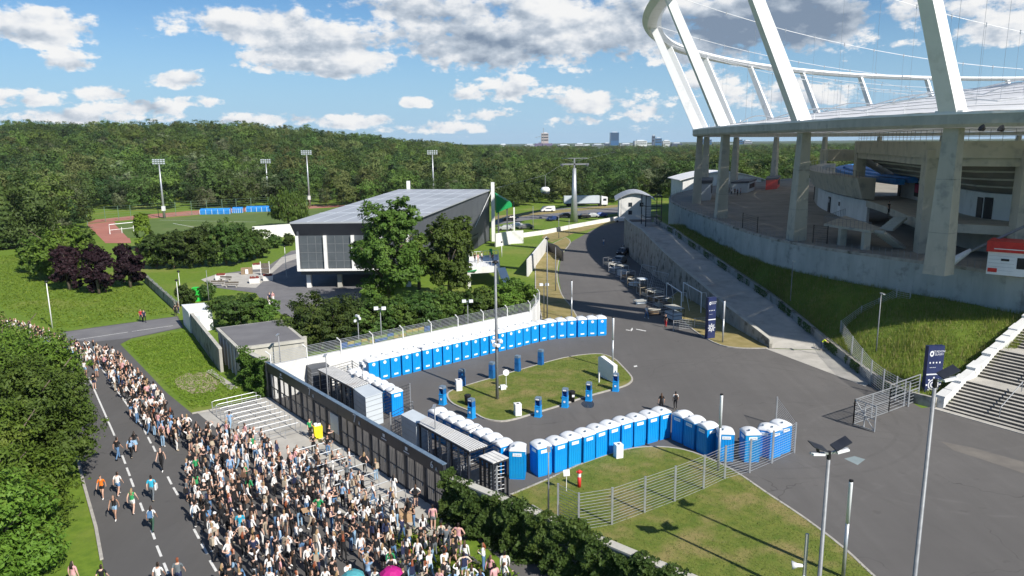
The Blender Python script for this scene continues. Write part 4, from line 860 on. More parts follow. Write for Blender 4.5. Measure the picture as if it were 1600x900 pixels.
# ================================================================== ENTRANCE GATE
def make_gate():
    A = Vector((-22.6, 65.2, 0)); L = 29.0; rz = math.atan2(GU.y, GU.x)
    r = empty('entrance_gate', A, rz, 'long dark steel entrance gate with sign band in front of the crowd', 'gate')     # local +X along, -Y towards crowd
    H = 3.45
    m = MB(); nb = 6; bl = L/nb
    for i in range(nb):
        m = MB(); m.box((bl*(i+.5), -.02, H-.42), (bl-.03, .22, .84)); m.build('sign_band', navy if False else dark_steel, r)
        m = MB(); m.box((bl*(i+.5), -.02, H+.03), (bl-.01, .34, .05)); m.build('band_cap', tank_grey, r)
    for i in range(13): m = MB(); m.box((L*i/12, .05, (H-.85)/2), (.16, .2, H-.86)); m.build('gate_post', dark_steel, r)
    k = 0
    for i in range(12):
        x0 = L*i/12+.1; x1 = L*(i+1)/12-.1; solid = i in (5,)
        for j in range(2):
            a = x0+(x1-x0)*j/2+.03; b = x0+(x1-x0)*(j+1)/2-.03; m = MB(); z1 = H-.95
            if i in (4, 5): z1 = 2.3
            for x in (a, b): m.box((x, 0, z1/2+.05), (.07, .07, z1), m=1)
            for z in (.12, z1*.5, z1+.03): m.box(((a+b)/2, 0, z), (b-a, .06, .07), m=1)
            nn = 5
            for q in range(1, nn): m.box((a+(b-a)*q/nn, 0, z1/2+.05), (.018, .018, z1-.05), m=0)
            lf = m.build('gate_leaf', [mesh_dark, dark_steel], r)
            m = MB(); m.box((b-.12, -.06, 1.15), (.06, .08, .2)); m.build('latch', grey_steel, lf)
    for i in (4, 5):
        x0 = L*i/12+.1; x1 = L*(i+1)/12-.1; m = MB()
        m.box(((x0+x1)/2, 0, 2.45), (x1-x0, .05, .06))
        for q in range(6): m.box((x0+(x1-x0)*q/5, 0, 2.55), (.05, .05, .5))
        m.build('overpanel', mesh_dark, r)
    x0 = L*5/12+.12; m = MB(); m.box((x0+1.5, -.09, 1.6), (1.35, .05, 1.5)); m.build('notice_board', container, r)
    def txt(s, x, z, size):
        o = link('lettering', text_mesh(s, size, .01), r); o.data.materials.append(lettering); o.location = (x, -.15, z); o.rotation_euler = (R(90), 0, 0)
    txt('7', 9.4, H-.40, .95); txt('A', 10.1, H-.55, .4); txt('7', 17.3, H-.40, .95); txt('A', 18.0, H-.55, .4); txt('6', 27.7, H-.42, .7); txt('A', 28.2, H-.55, .35)
    for x in (3.4, 21.6, 24.6): 
        m = MB(); m.box((x, -.14, H-.35), (.28, .02, .22)); m.box((x, -.14, H-.62), (.7, .02, .06)); m.build('pictogram', lettering, r)
    return r
make_gate()
def shelter(name, px4, z, label, n=8):
    c = GP(px4, z); r = empty(name, (sum(p.x for p in c)/4, sum(p.y for p in c)/4, .016), 0, label, 'shelter', 'turnstile shelters'); O = Vector((r.location.x, r.location.y, 0)); c = [p-O for p in c]
    a, b, d, e = c   # a-b long far edge? a->b along length, a->e across
    m = MB(); m.prism([a, b, d, e], z-.14, z-.02); m.build('roof_frame', dark_steel, r)
    for k in range(n):
        t0, t1 = k/n+.015, (k+1)/n-.015; p = [a+(e-a)*t0, b+(d-b)*t0, b+(d-b)*t1, a+(e-a)*t1]
        for h in range(2):
            s0, s1 = (0, .495) if h == 0 else (.505, 1); q = [p[0]+(p[1]-p[0])*s0, p[0]+(p[1]-p[0])*s1, p[3]+(p[2]-p[3])*s1, p[3]+(p[2]-p[3])*s0]; m = MB(); m.prism(q, z-.01, z+.05); m.build('roof_sheet', shelter_roof, r)
    for t in (.04, .35, .66, .96):
        for s in (.06, .94):
            p = a+(b-a)*t; q = e+(d-e)*t; p = p+(q-p)*s; m = MB(); m.box((p.x, p.y, (z-.14)/2), (.12, .12, z-.14), math.atan2(GU.y, GU.x)); m.build('post', dark_steel, r)
    # turnstiles under the roof
    for t in ((.15, .32, .49, .66, .83) if n > 5 else (.3, .7)):
        p = (a+(b-a)*t+e+(d-e)*t)/2; m = MB(); m.tube([(p.x, p.y, .05), (p.x, p.y, 2.2)], .08, 8)
        for k in range(7):
            for g in range(3): an = g*2.09+.4; m.tube([(p.x, p.y, .4+k*.27), (p.x+.55*math.cos(an), p.y+.55*math.sin(an), .4+k*.27)], .022, 4)
        m.build('turnstile', grey_steel, r)
        q = p+GU*.75
        if n > 5: m = MB(); m.box((q.x, q.y, .55), (.16, .8, 1.05), math.atan2(GU.y, GU.x)); m.build('turnstile_housing', pole_steel, r)
shelter('turnstile_shelter', [(522, 573), (576, 599), (551, 607), (496, 578)], 2.75, 'upper turnstile shelter with ribbed roof behind the gate')
shelter('turnstile_shelter', [(668, 652), (762, 697), (733, 706), (652, 661)], 2.75, 'lower turnstile shelter with ribbed roof and rusty patch behind the gate')
shelter('turnstile_shelter', [(772, 705), (795, 716), (770, 725), (748, 714)], 2.6, 'short canopy at the lower end of the gate', 4)
def container_box(px4, z, name, label, mt, cat):
    c = GP(px4, z); O = Vector((sum(p.x for p in c)/4, sum(p.y for p in c)/4, 0)); r = empty(name, (O.x, O.y, .016), 0, label, cat); c = [p-O for p in c]
    m = MB(); m.prism(c, 0, z-.08); b = m.build('wall', mt, r); m = MB(); cc = [p*1.04 for p in c]; m.prism(cc, z-.08, z); m.build('roof', mt, r)
    for i in range(4):
        p, q = c[i], c[(i+1) % 4]; m = MB()
        for k in range(1, 6): m.beam(p*1.005+Vector((0, 0, -p.z+k*z/6)), q*1.005+Vector((0, 0, -q.z+k*z/6)), .03, .03)
        m.build('panel_joint', grey_steel, b)
container_box([(551, 606), (574, 599), (597, 613), (571, 621)], 2.7, 'site_container', 'pale grey panelled container at the plaza end of the upper shelter', container, 'container')
container_box([(627, 648), (645, 640), (668, 652), (650, 661)], 2.75, 'site_container', 'grey roofed booth at the upper end of the lower shelter', container, 'container')
container_box([(478, 570), (508, 566), (514, 571), (486, 577)], 2.6, 'guard_hut', 'dark guard hut in the corner by the pale wall', dark_panel, 'hut')
def mesh_fence(name, pts, h, label, group=None, rails=11, post_w=.1, pm=None, wm=None, lean=0.0, z0=0.0, verts=True, cat='fence', wr=.016):
    O = pts[0]; r = empty(name, (O.x, O.y, z0), 0, label, cat, group); pm = pm or grey_steel; wm = wm or wirem
    for p in pts:
        q = p-O; m = MB(); m.box((q.x, q.y, q.z+h/2), (post_w, post_w, h+.06)); ps = m.build('post', pm, r)
        if lean: 
            m = MB(); m.beam((q.x, q.y, q.z+h), (q.x+lean*GN.x*0+lean*.3, q.y+lean*.9, q.z+h+.45), post_w*.8, post_w*.8); m.build('bent_arm', pm, ps)
    for a, b in zip(pts, pts[1:]):
        a = a-O; b = b-O; m = MB(); d = (b-a); n = max(4, int(d.length/.42))
        for k in range(rails): z = .12+(h-.16)*k/(rails-1); m.beam(a+Vector((0, 0, z)), b+Vector((0, 0, z)), wr*1.6, wr*2.2)
        if verts:
            for k in range(1, n): p = a+d*(k/n); m.beam(p+Vector((0, 0, .1)), p+Vector((0, 0, h-.03)), wr*.7, wr*.7)
        m.build('mesh_panel', wm, r)
    return r
mesh_fence('wire_fence', [p+Vector((0, 0, .1)) for p in GP([(872, 815), (904, 831), (956, 822), (1007, 803), (1054, 785), (1099, 766), (1132, 750), (1171, 739), (1206, 724)])], 2.5, 'galvanised wire fence crossing the lawn in the foreground', None, 13, .12, wr=.0095, verts=False)
mesh_fence('wire_fence', GP([(1206, 724), (1241, 708), (1212, 664)]), 2.4, 'galvanised fence return closing off the last toilets', None, 13, .1, wr=.0095, verts=False)
# small inner pens of the gate area
for px, lab in (([(513, 612), (552, 600), (569, 612)], 'grey mesh pen beside the pale container'), ([(540, 640), (569, 625), (571, 655)], 'grey mesh pen in front of the pale container'), ([(596, 658), (642, 640)], 'low mesh barrier between the two shelters'), ([(612, 690), (646, 671), (650, 700)], 'grey mesh pen at the head of the lower shelter'), ([(700, 733), (750, 712)], 'grey mesh pen at the tail of the lower shelter'), ([(735, 757), (785, 737)], 'grey mesh pen nearest the ivy wall')):
    mesh_fence('mesh_pen', GP(px), 2.4, lab, 'mesh pens', 9, .09, grey_steel, mesh_dark)
# white boundary wall behind the back row with bent-post fence
def white_wall():
    base = [p.copy() for p in BACKROW[::3]]+[BACKROW[-1]]
    pts = []
    for i in range(len(base)):
        d = (base[min(i+1, len(base)-1)]-base[max(i-1, 0)]).normalized(); n = Vector((-d.y, d.x, 0)); q = base[i]+n*1.9; q.z = 0; pts.append(q)
    d0 = (pts[0]-pts[1]).normalized(); pts = [pts[0]+d0*9.5, pts[0]+d0*4.5]+pts
    # the wall stops before the toilets bend away
    px_end = G(843, 508); pts = [p for p in pts if p.x < px_end.x-.3]+[Vector((px_end.x, pts[-1].y if False else px_end.y+.2, 0))]
    o = empty('boundary_wall', pts[0], 0, 'white rendered wall with bent fence posts behind the back toilet row', 'wall'); O = pts[0]
    H = 3.3
    for a, b in zip(pts, pts[1:]):
        d = (b-a).normalized(); n = Vector((-d.y, d.x, 0)); q = b-d*.02; m = MB(); m.prism([a-O, q-O, q-O+n*.3, a-O+n*.3], 0, H); m.build('wall_panel', whitewall, o)
    cum = np.cumsum([0]+[(pts[i+1]-pts[i]).length for i in range(len(pts)-1)]); tot = cum[-1]; N = int(tot/3.4); ps = []
    for k in range(N+1):
        s = tot*k/N; i = min(int(np.searchsorted(cum, s, 'right'))-1, len(pts)-2); ps.append(pts[i]+(pts[i+1]-pts[i])*((s-cum[i])/(cum[i+1]-cum[i])))
    for p in ps:
        q = p-O; m = MB(); m.tube([(q.x, q.y+.1, .4), (q.x, q.y-.12, H+1.0), (q.x-.25, q.y-.5, H+1.45)], .06, 6); m.build('bent_post', white_steel, o)
    for a, b in zip(ps, ps[1:]):
        m = MB(); a = a-O; b = b-O
        for k in range(8): z = H+.12+k*.15; m.tube([a+Vector((0, -.06, z)), b+Vector((0, -.06, z))], .022, 4)
        m.build('wire_strand', grey_steel, o)
    # painted board behind the wires
    s0 = ps[3]; cols = [mat('board_blue', (.03, .12, .34), (.05, .17, .42), 2, .7), mat('board_yellow', (.42, .33, .04), (.52, .42, .07), 2, .7), mat('board_green', (.2, .3, .06), (.28, .36, .08), 2, .6)]
    bd = empty('painted_board', ps[2], 0, 'weathered blue and yellow painted boards behind the wall fence', 'board'); O2 = Vector(bd.location); rr = random.Random(2); d = (ps[5]-ps[2])
    for k in range(14):
        p = d*(k/14)+Vector((-.2, .75, 0)); q = d*((k+.92)/14)+Vector((-.2, .75, 0))
        for j in range(2): m = MB(); m.beam(p+Vector((0, 0, H+.12+j*.3)), q+Vector((0, 0, H+.12+j*.3)), .05, .28); m.build('board_panel', rr.choice(cols), bd)
    return ps
WPOSTS = white_wall()

# ================================================================== POLES AND LAMPS
def light_column(px, h, label):
    p = G(*px); r = empty('light_column', (p.x, p.y, 0), 0, label, 'lamp post', 'slim light columns')
    m = MB(); m.lathe((0, 0, 0), [(.10, 0), (.10, h*.58)], 12); m.build('shaft', grey_steel, r, True)
    m = MB(); m.lathe((0, 0, h*.58), [(.105, 0), (.105, h*.40), (.10, h*.42)], 12); m.build('light_tube', lampglass, r, True)
    m = MB(); m.lathe((0, 0, h), [(.11, 0), (.11, .08), (.05, .1)], 12); m.build('cap', black, r); m = MB(); m.lathe((0, 0, 0), [(.2, 0), (.2, .04)], 12); m.build('foot_plate', grey_steel, r)
light_column((957, 578), 5.5, 'slim light column on the right tip of the island'); light_column((1129, 536), 5.0, 'slim light column on the small lawn below the ramp'); light_column((893, 499), 5.2, 'slim light column on the road edge behind the back toilet row'); light_column((1122, 737), 5.7, 'slim light column standing among the front toilets'); light_column((1317, 905), 5.6, 'slim light column in the foreground beside the twin solar lamp')
def lamp_post(px, h, kind, label, group=None, rad=.07, z=0.0, lean=0):
    p = G(px[0], px[1], z); r = empty('lamp_post', (p.x, p.y, z), 0, label, 'lamp post', group)
    m = MB(); m.tube([(0, 0, 0), (0, 0, h*.5), (lean, 0, h)], [rad*1.15, rad, rad*.72], 8); m.build('pole', pole_steel if kind != 'white' else white_steel, r, True)
    if kind == 'head':
        m = MB(); m.box((.0, -.25, h+.04), (.22, .7, .09)); m.build('lamp_head', grey_steel, r); m = MB(); m.box((0, -.3, h-.015), (.17, .5, .03)); m.build('lens', lampglass, r)
    elif kind == 'top':
        m = MB(); m.lathe((0, 0, h), [(.05, 0), (.28, .08), (.3, .16), (.1, .3)], 12); m.build('lamp_head', black, r, True)
    elif kind == 'white':
        m = MB(); m.lathe((0, 0, h), [(.05, 0), (.22, .08), (.22, .2), (.08, .3)], 12); m.build('lamp_head', black, r, True)
    elif kind == 'camera':
        for k, (x, z_) in enumerate(((-.22, -.35), (.22, -.1), (.0, .15))): m = MB(); m.box((x, -.15, h+z_), (.2, .5, .2), .4*k); m.build('camera', whitebin, r)
    elif kind == 'flood':
        m = MB(); m.beam((-.5, 0, h-.1), (.5, 0, h-.1), .08, .08); m.build('crossbar', grey_steel, r)
        for x in (-.4, .4): m = MB(); m.box((x, -.15, h), (.45, .35, .3), .2); m.build('floodlight', lampglass, r)
    return r
c = lamp_post((777, 625), 12.6, 'top', 'tall grey lamp mast with a loudspeaker cluster on the island', None, .13)
for k, (x, y, z) in enumerate(((-.35, -.15, 5.6), (.3, -.2, 5.7), (-.15, -.35, 5.35), (.15, -.3, 5.3), (.4, .1, 5.5))): m = MB(); m.tube([(x*.4, y*.4, z), (x*1.3, y*1.3, z-.05)], [.08, .2], 8); m.build('loudspeaker_horn', whitebin, c)
lamp_post((857, 808), 4.6, 'head', 'thin lamp post with a flat dark head inside the fenced lawn corner', None, .05)
lamp_post((682, 728), 4.6, 'head', 'thin lamp post rising behind the lower gate band', None, .05); lamp_post((514, 640), 5.0, 'head', 'lamp post rising behind the upper gate band', None, .06)
lamp_post((440, 592), 4.6, 'head', 'lamp post by the pale wall corner', None, .06); lamp_post((569, 640), 4.2, 'camera', 'thin post with two cameras beside the pale container', None, .04)
lamp_post((563, 577), 5.6, 'camera', 'post with white cameras above the wall near the upper shelter', None, .06); lamp_post((598, 570), 6.2, 'flood', 'lamp post with a white floodlight behind the left part of the back row', None, .06)
lamp_post((732, 538), 5.2, 'flood', 'lamp post with a floodlight behind the middle of the back row', None, .06)
lamp_post((855, 498), 10.6, 'top', 'tall thin lamp post on the dry bank behind the back row', None, .08); lamp_post((850, 497), 4.6, 'flood', 'short lamp post at the end of the white wall', None, .06)
lamp_post((868, 455), 7.0, 'none', 'bare thin post on the dry bank', None, .07); lamp_post((833, 366), 7.0, 'head', 'distant lamp post left of the cable car gondola', 'distant lamp posts', .08); lamp_post((803, 344), 5.6, 'head', 'distant lamp post by the parked cars', 'distant lamp posts', .08)
lamp_post((889, 370), 4.5, 'none', 'thin post on the dry verge beyond the road', None, .06); lamp_post((873, 372), 6.0, 'none', 'post with a dark box on the dry verge', None, .07); lamp_post((970, 345), 7.5, 'none', 'thin pole in front of the vaulted gatehouse', None, .07)
lamp_post((1235, 470), 5.0, 'head', 'thin lamp post on the shaded bank above the ramp', None, .05, 3.4); lamp_post((1368, 560), 6.8, 'head', 'lamp post by the wire fence on the grass bank', None, .06, .9)
lamp_post((82, 513), 6.0, 'white', 'white lamp post at the junction of the left roads', None, .07); lamp_post((284, 478), 5.0, 'white', 'thin white pole beside the white container', None, .05); lamp_post((280, 482), 4.0, 'white', 'second shorter white pole beside the white container', None, .05)
lamp_post((448, 435), 5.6, 'white', 'thin white post on the hall forecourt', None, .05); lamp_post((327, 476), 5.2, 'none', 'thin pale pole by the green bin', None, .05); lamp_post((784, 402), 3.0, 'white', 'low white post on the lawn below the terrace', None, .08)
def solar_lamp(px, h, label, twin, head_rz=0.0):
    p = G(*px); r = empty('solar_lamp', (p.x, p.y, 0), head_rz, label, 'lamp post'); m = MB(); m.lathe((0, 0, 0), [(.17, 0), (.17, .25), (.11, .3), (.085, h)], 12); m.build('pole', pole_steel, r, True)
    m = MB(); m.lathe((0, 0, h-.35), [(.1, 0), (.1, .4)], 10); m.build('collar', black, r)
    for s in ((-1, 1) if twin else (1,)):
        m = MB(); m.beam((0, 0, h-.05), (s*1.05, 0, h+.08), .12, .1); m.build('bracket_arm', grey_steel, r)
        m = MB(); m.beam((s*.35, -.05, h-.02), (s*1.0, -.05, h+.06), .3, .09); m.build('lamp_head', lampglass, r)
        m = MB(); e0, e1 = (s*.22, h+.16), (s*1.05, h+.52); vs = [(x, y, z+dz+y*.25) for dz in (0, .05) for (x, z) in (e0, e1) for y in (-.26, .26)]; m.add(vs, [(0, 1, 3, 2), (4, 6, 7, 5), (0, 2, 6, 4), (1, 5, 7, 3), (0, 4, 5, 1), (2, 3, 7, 6)]); m.build('solar_panel', dark_steel, r); m = MB(); m.beam((s*.6, 0, h+.05), (s*.7, 0, h+.33), .08, .12); m.build('panel_strut', black, r)
solar_lamp((1277, 945), 8.2, 'twin headed solar lamp with dark panels in the foreground lawn', True, .25)
solar_lamp((1424, 950), 11.9, 'tall single solar lamp at the right in the foreground', False, .15)
def post_horn():
    p = G(1254, 935); r = empty('speaker_post', (p.x, p.y, .1), 0, 'grey square post with two white horn loudspeakers in the foreground lawn', 'speaker post'); m = MB(); m.box((0, 0, 1.75), (.14, .14, 3.5)); m.build('post', grey_steel, r)
    for k, (an, z) in enumerate(((2.9, 1.75), (4.2, 1.2))): m = MB(); d = Vector((math.cos(an), math.sin(an), -.1)); m.tube([d*.1+Vector((0, 0, z)), d*.35+Vector((0, 0, z)), d*.62+Vector((0, 0, z))], [.08, .1, .24], 12); m.build('horn', whitebin, r, True)
post_horn()
def flood_mast(px, h, label):
    p = G(*px); r = empty('floodlight_mast', (p.x, p.y, terrain(p.x, p.y)), 0, label, 'floodlight mast', 'floodlight masts of the sports pitch'); m = MB(); m.lathe((0, 0, 0), [(.45, 0), (.3, h*.5), (.18, h)], 10); m.build('mast', grey_steel, r, True); m = MB(); m.box((0, 0, 3.2), (.9, .9, 1.5)); m.build('switch_box', white_steel, r)
    for j in range(3):
        m = MB(); m.beam((-2.0, 0, h+j*.6), (2.0, 0, h+j*.6), .12, .12); m.build('crossarm', grey_steel, r)
        for k in range(5): m = MB(); m.box((-1.7+k*.85, -.2, h+j*.6+.2), (.5, .35, .36)); m.build('floodlight', container, r)
flood_mast((257, 341), 17.5, 'floodlight mast nearest left beside the running track'); flood_mast((420, 318), 16, 'floodlight mast with a double lamp head left of the willow'); flood_mast((484, 322), 19.5, 'slender floodlight mast right of the willow'); flood_mast((678, 318), 19.0, 'floodlight mast rising behind the hall roof')
def totem(px, w, h, rz, label, d=.45):
    p = G(*px); r = empty('sign_totem', (p.x, p.y, .02), rz, label, 'sign', 'navy stadium totems'); m = MB(); m.box((0, 0, h/2), (w, d, h)); m.build('pillar', navy, r)
    y = -d/2-.012
    m = MB(); n = 14
    for ra, rb in ((.34, .27), (.2, .12)):
        vs = [(rr*w*math.cos(2*math.pi*k/n), y, h*.27+rr*w*math.sin(2*math.pi*k/n)) for rr in (ra, rb) for k in range(n)]; m.add(vs, [(k, (k+1) % n, n+(k+1) % n, n+k) for k in range(n)])
    for k in range(8): a = k*math.pi/4; m.box((.42*w*math.cos(a), y, h*.27+.42*w*math.sin(a)), (.1*w, .006, .1*w))
    m.build('ring_emblem', lettering, r)
    m = MB(); vs = [(-.27*w+rr*w*math.cos(2*math.pi*k/n), y, h*.86+1.35*rr*w*math.sin(2*math.pi*k/n)) for rr in (.13, .06) for k in range(n)]; m.add(vs, [(k, (k+1) % n, n+(k+1) % n, n+k) for k in range(n)]); m.build('oval_emblem', lettering, r)
    o = link('lettering', text_mesh('STADION\nŚLĄSKI', .17*w, .006), r); o.data.materials.append(lettering); o.location = (.17*w, y, h*.87); o.rotation_euler = (R(90), 0, 0)
    m = MB()
    for k in range(4): m.box((-.33*w+k*.2*w, y, h*.69), (.08*w, .006, .09*w)); m.box((-.3*w+k*.1*w, y, h*.60), (.06*w, .006, .03*w))
    m.box((0, y, h*.47), (w*.98, .006, .12)); m.build('pictogram_row', lettering, r)
totem((1453, 622), 1.55, 4.9, .12, 'navy stadium totem beside the right hand stairs'); totem((1109, 529), 1.1, 5.0, .35, 'navy stadium totem on the small lawn below the ramp')

# fence along the bank foot and swing gate
mesh_fence('bank_fence', [Vector((p.x, p.y, z)) for p, z in ((G(1313, 520, 1.6), 1.6), (G(1331, 546, 1.5), 1.5), (G(1346, 566, 1.3), 1.3), (G(1361, 585, 1.1), 1.1), (G(1380, 600, 1.0), 1.0), (G(1400, 612, .9), .9), (G(1420, 622, .8), .8))], 3.0, 'green grey mesh fence along the foot of the grass bank', None, 14, .11, wr=.014)
mesh_fence('bank_fence', [Vector((p.x, p.y, z)) for p, z in ((G(1313, 520, 1.6), 1.6), (G(1345, 497, 3.0), 3.0), (G(1372, 485, 3.9), 3.9), (G(1400, 470, 5.0), 5.0), (G(1422, 466, 5.5), 5.5))], 3.0, 'mesh fence climbing the grass bank to the stadium wall', None, 14, .1, wr=.014)
def swing_gate():
    a, b, c_, d = G(1333, 664), G(1366, 676), G(1388, 645), G(1434, 627); r = empty('swing_gate', a, 0, 'grey steel double gate standing open below the grass bank', 'gate'); O = a
    def leaf(p, q, h, n, nm, brace=False):
        m = MB(); p = p-O; q = q-O
        for z in (.12, h*.5, h): m.beam(p+Vector((0, 0, z)), q+Vector((0, 0, z)), .06, .07)
        for t in (0, .5, 1): x = p+(q-p)*t; m.beam(x+Vector((0, 0, .05)), x+Vector((0, 0, h+.03)), .08, .08)
        f = m.build(nm, grey_steel, r); m = MB()
        for k in range(n): z = .12+(h-.12)*k/n; m.beam(p+Vector((0, 0, z)), q+Vector((0, 0, z)), .025, .03)
        if brace: m.beam(p+Vector((0, 0, h)), q+Vector((0, 0, .1)), .05, .05)
        m.build('infill_bars', wirem, f)
    leaf(a, b, 2.2, 3, 'side_leaf', True); leaf(a, c_, 2.2, 13, 'bar_leaf'); leaf(c_, d, 2.5, 8, 'tall_leaf')
swing_gate()
mesh_fence('bar_barrier', GP([(1052, 517), (1085, 513), (1105, 511)]), 1.3, 'low grey barrier beside the navy totem under the ramp', None, 6, .08)
# ================================================================== HALL AND ITS SURROUNDINGS
def make_hall():
    FL, FR, BR, BL = Vector((-34.3, 117, 0)), Vector((-16.6, 117, 0)), Vector((-5.2, 176, 0)), Vector((-26.5, 180, 0))
    r = empty('sports_hall', FL, 0, 'dark grey sports hall on stilts with pale sloping roof and glazed end', 'building'); O = FL
    q = lambda p, z: (p.x-O.x, p.y-O.y, z)
    z0, zf, zb = 3.3, 10.8, 12.0
    m = MB(); rf = [FL+Vector((-.8, -.6, 0)), FR+Vector((.5, -.6, 0)), BR+Vector((.5, .5, 0)), BL+Vector((-.8, .5, 0))]
    m.prism([p-O for p in rf], [zf, zf, zb, zb], [zf+.25, zf+.25, zb+.25, zb+.25]); roof = m.build('roof', hallroof, r)
    for k in range(1, 5):
        t = k/5; a = rf[0]+(rf[3]-rf[0])*t; b = rf[1]+(rf[2]-rf[1])*t; z = zf+(zb-zf)*t+.27; m = MB(); m.beam(q(a, z), q(b, z), .25, .06); m.build('roof_seam', hallroof if False else container, roof)
    for k in range(1, 7):
        t = k/7; a = rf[0]+(rf[1]-rf[0])*t; b = rf[3]+(rf[2]-rf[3])*t; m = MB(); m.beam(q(a, zf+.262), q(b, zb+.262), .08, .04); m.build('roof_seam', container, roof)
    # long side (right) with cladding panels, rear, left
    for k in range(10):
        a = FR+(BR-FR)*(k/10); b = FR+(BR-FR)*((k+.994)/10); za = zf+(zb-zf)*k/10; zc = zf+(zb-zf)*(k+1)/10; d = (b-a).normalized(); n = Vector((-d.y, d.x, 0)); m = MB()
        m.prism([a-O, b-O, b-O+n*.3, a-O+n*.3], [z0 if k < 8 else .2]*4, [za, zc, zc, za]); m.build('side_cladding', dark_panel, r)
    m = MB(); d = (BL-FL).normalized(); n = Vector((d.y, -d.x, 0)); m.prism([FL-O, BL-O, BL-O+n*.3, FL-O+n*.3], z0, [zf, zb, zb, zf]); m.build('left_wall', dark_panel, r)
    m = MB(); m.prism([BL-O, BR-O, BR-O+Vector((0, -.3, 0)), BL-O+Vector((0, -.3, 0))], 0, zb); m.build('rear_wall', dark_panel, r)
    # front: deep fascia, glazed wall between white posts
    m = MB(); w = FR.x-FL.x; m.add([(-.8, -.6, zf), (w+.5, -.6, zf), (w+.3, .3, zf-2.0), (-.3, .3, zf-2.0), (-.8, 0.6, zf), (w+.5, .6, zf), (w+.3, .8, zf-2), (-.3, .8, zf-2)], [(0, 3, 2, 1), (4, 5, 6, 7), (0, 1, 5, 4), (1, 2, 6, 5), (2, 3, 7, 6), (3, 0, 4, 7)]); m.build('fascia', dark_panel2, r)
    nb = 4
    for i in range(nb+1): m = MB(); m.box((w*i/nb, .15, (z0+zf-2)/2), (.5, .45, zf-2-z0)); m.build('facade_post', white_steel, r)
    for i in range(nb):
        a, b = w*i/nb+.27, w*(i+1)/nb-.27; m = MB(); m.box(((a+b)/2, .35, (z0+zf-2)/2+.1), (b-a, .08, zf-2-z0-.2)); g = m.build('glazing', gridglass, r); m = MB()
        for k in range(1, 3): m.box((a+(b-a)*k/3, .295, (z0+zf-2)/2), (.05, .03, zf-2-z0-.2))
        for k in range(1, 4): m.box(((a+b)/2, .295, z0+(zf-2-z0)*k/4), (b-a, .03, .05))
        m.build('glazing_bars', pole_steel, g)
    m = MB(); m.box((w/2, .1, z0-.05), (w+.4, .7, .3)); m.build('sill', white_steel, r)
    m = MB(); m.prism([p-O for p in (FL+Vector((.2, .5, 0)), FR+Vector((-.2, .5, 0)), FR+(BR-FR)*.8, FL+(BL-FL)*.8)], z0-.9, z0-.22); m.build('floor_slab', dark_panel, r)
    for t in (.0, .33, .66, 1.0):
        for s in (.02, .3, .6):
            p = FL+(FR-FL)*t+((BL-FL)*(1-t)+(BR-FR)*t)*s; p = p+Vector((.8 if t == 0 else -.6 if t == 1 else 0, .9, 0)); m = MB(); m.box(q(p, 1.25), (.7, .7, 2.5)); m.build('stilt', white_steel if t in (0., 1.0) else concrete, r)
    m = MB(); m.prism([p-O for p in (FL+(BL-FL)*.35+Vector((2, 0, 0)), FR+(BR-FR)*.35+Vector((-2, 0, 0)), FR+(BR-FR)*.8, FL+(BL-FL)*.8)], 0, z0-.92); m.build('ground_floor', dark_panel2, r)
    # white masts with stay and green end panel
    for p, h in ((BR+Vector((.9, -1.2, 0)), 14.0), (BL+Vector((1.5, 1, 0)), 14.2)):
        m = MB(); m.box(q(p, h/2), (.8, .8, h)); m.build('white_mast', white_steel, r)
    m = MB(); a = BR+Vector((.9, -1.2, 0)); m.tube([q(a, 12.5), q(a+Vector((-4.5, -16, 0)), 3.3)], .06, 5); m.build('stay_rod', white_steel, r)
    m = MB(); a = BR+Vector((1.6, 0, 0)); m.add([q(a, 11.0), q(a+Vector((3.8, 2.5, 0)), 8.6), q(a+Vector((3.8, 2.5, 0)), 7.9), q(a, 6.6)]+[q(a+Vector((-.5, 9, 0)), 11.0), q(a+Vector((3.3, 11.5, 0)), 8.6), q(a+Vector((3.3, 11.5, 0)), 7.9), q(a+Vector((-.5, 9, 0)), 6.6)], [(0, 1, 2, 3), (7, 6, 5, 4), (0, 4, 5, 1), (1, 5, 6, 2), (2, 6, 7, 3), (3, 7, 4, 0)]); m.build('green_canopy', green_panel, r)
    for dx in (.5, 2.6, 4.3): p = BR+Vector((1.6+dx, 1+dx*.6, 0)); m = MB(); m.box(q(p, 3.8), (.35, .35, 7.6)); m.build('canopy_post', dark_panel if dx < 4 else white_steel, r)
make_hall()
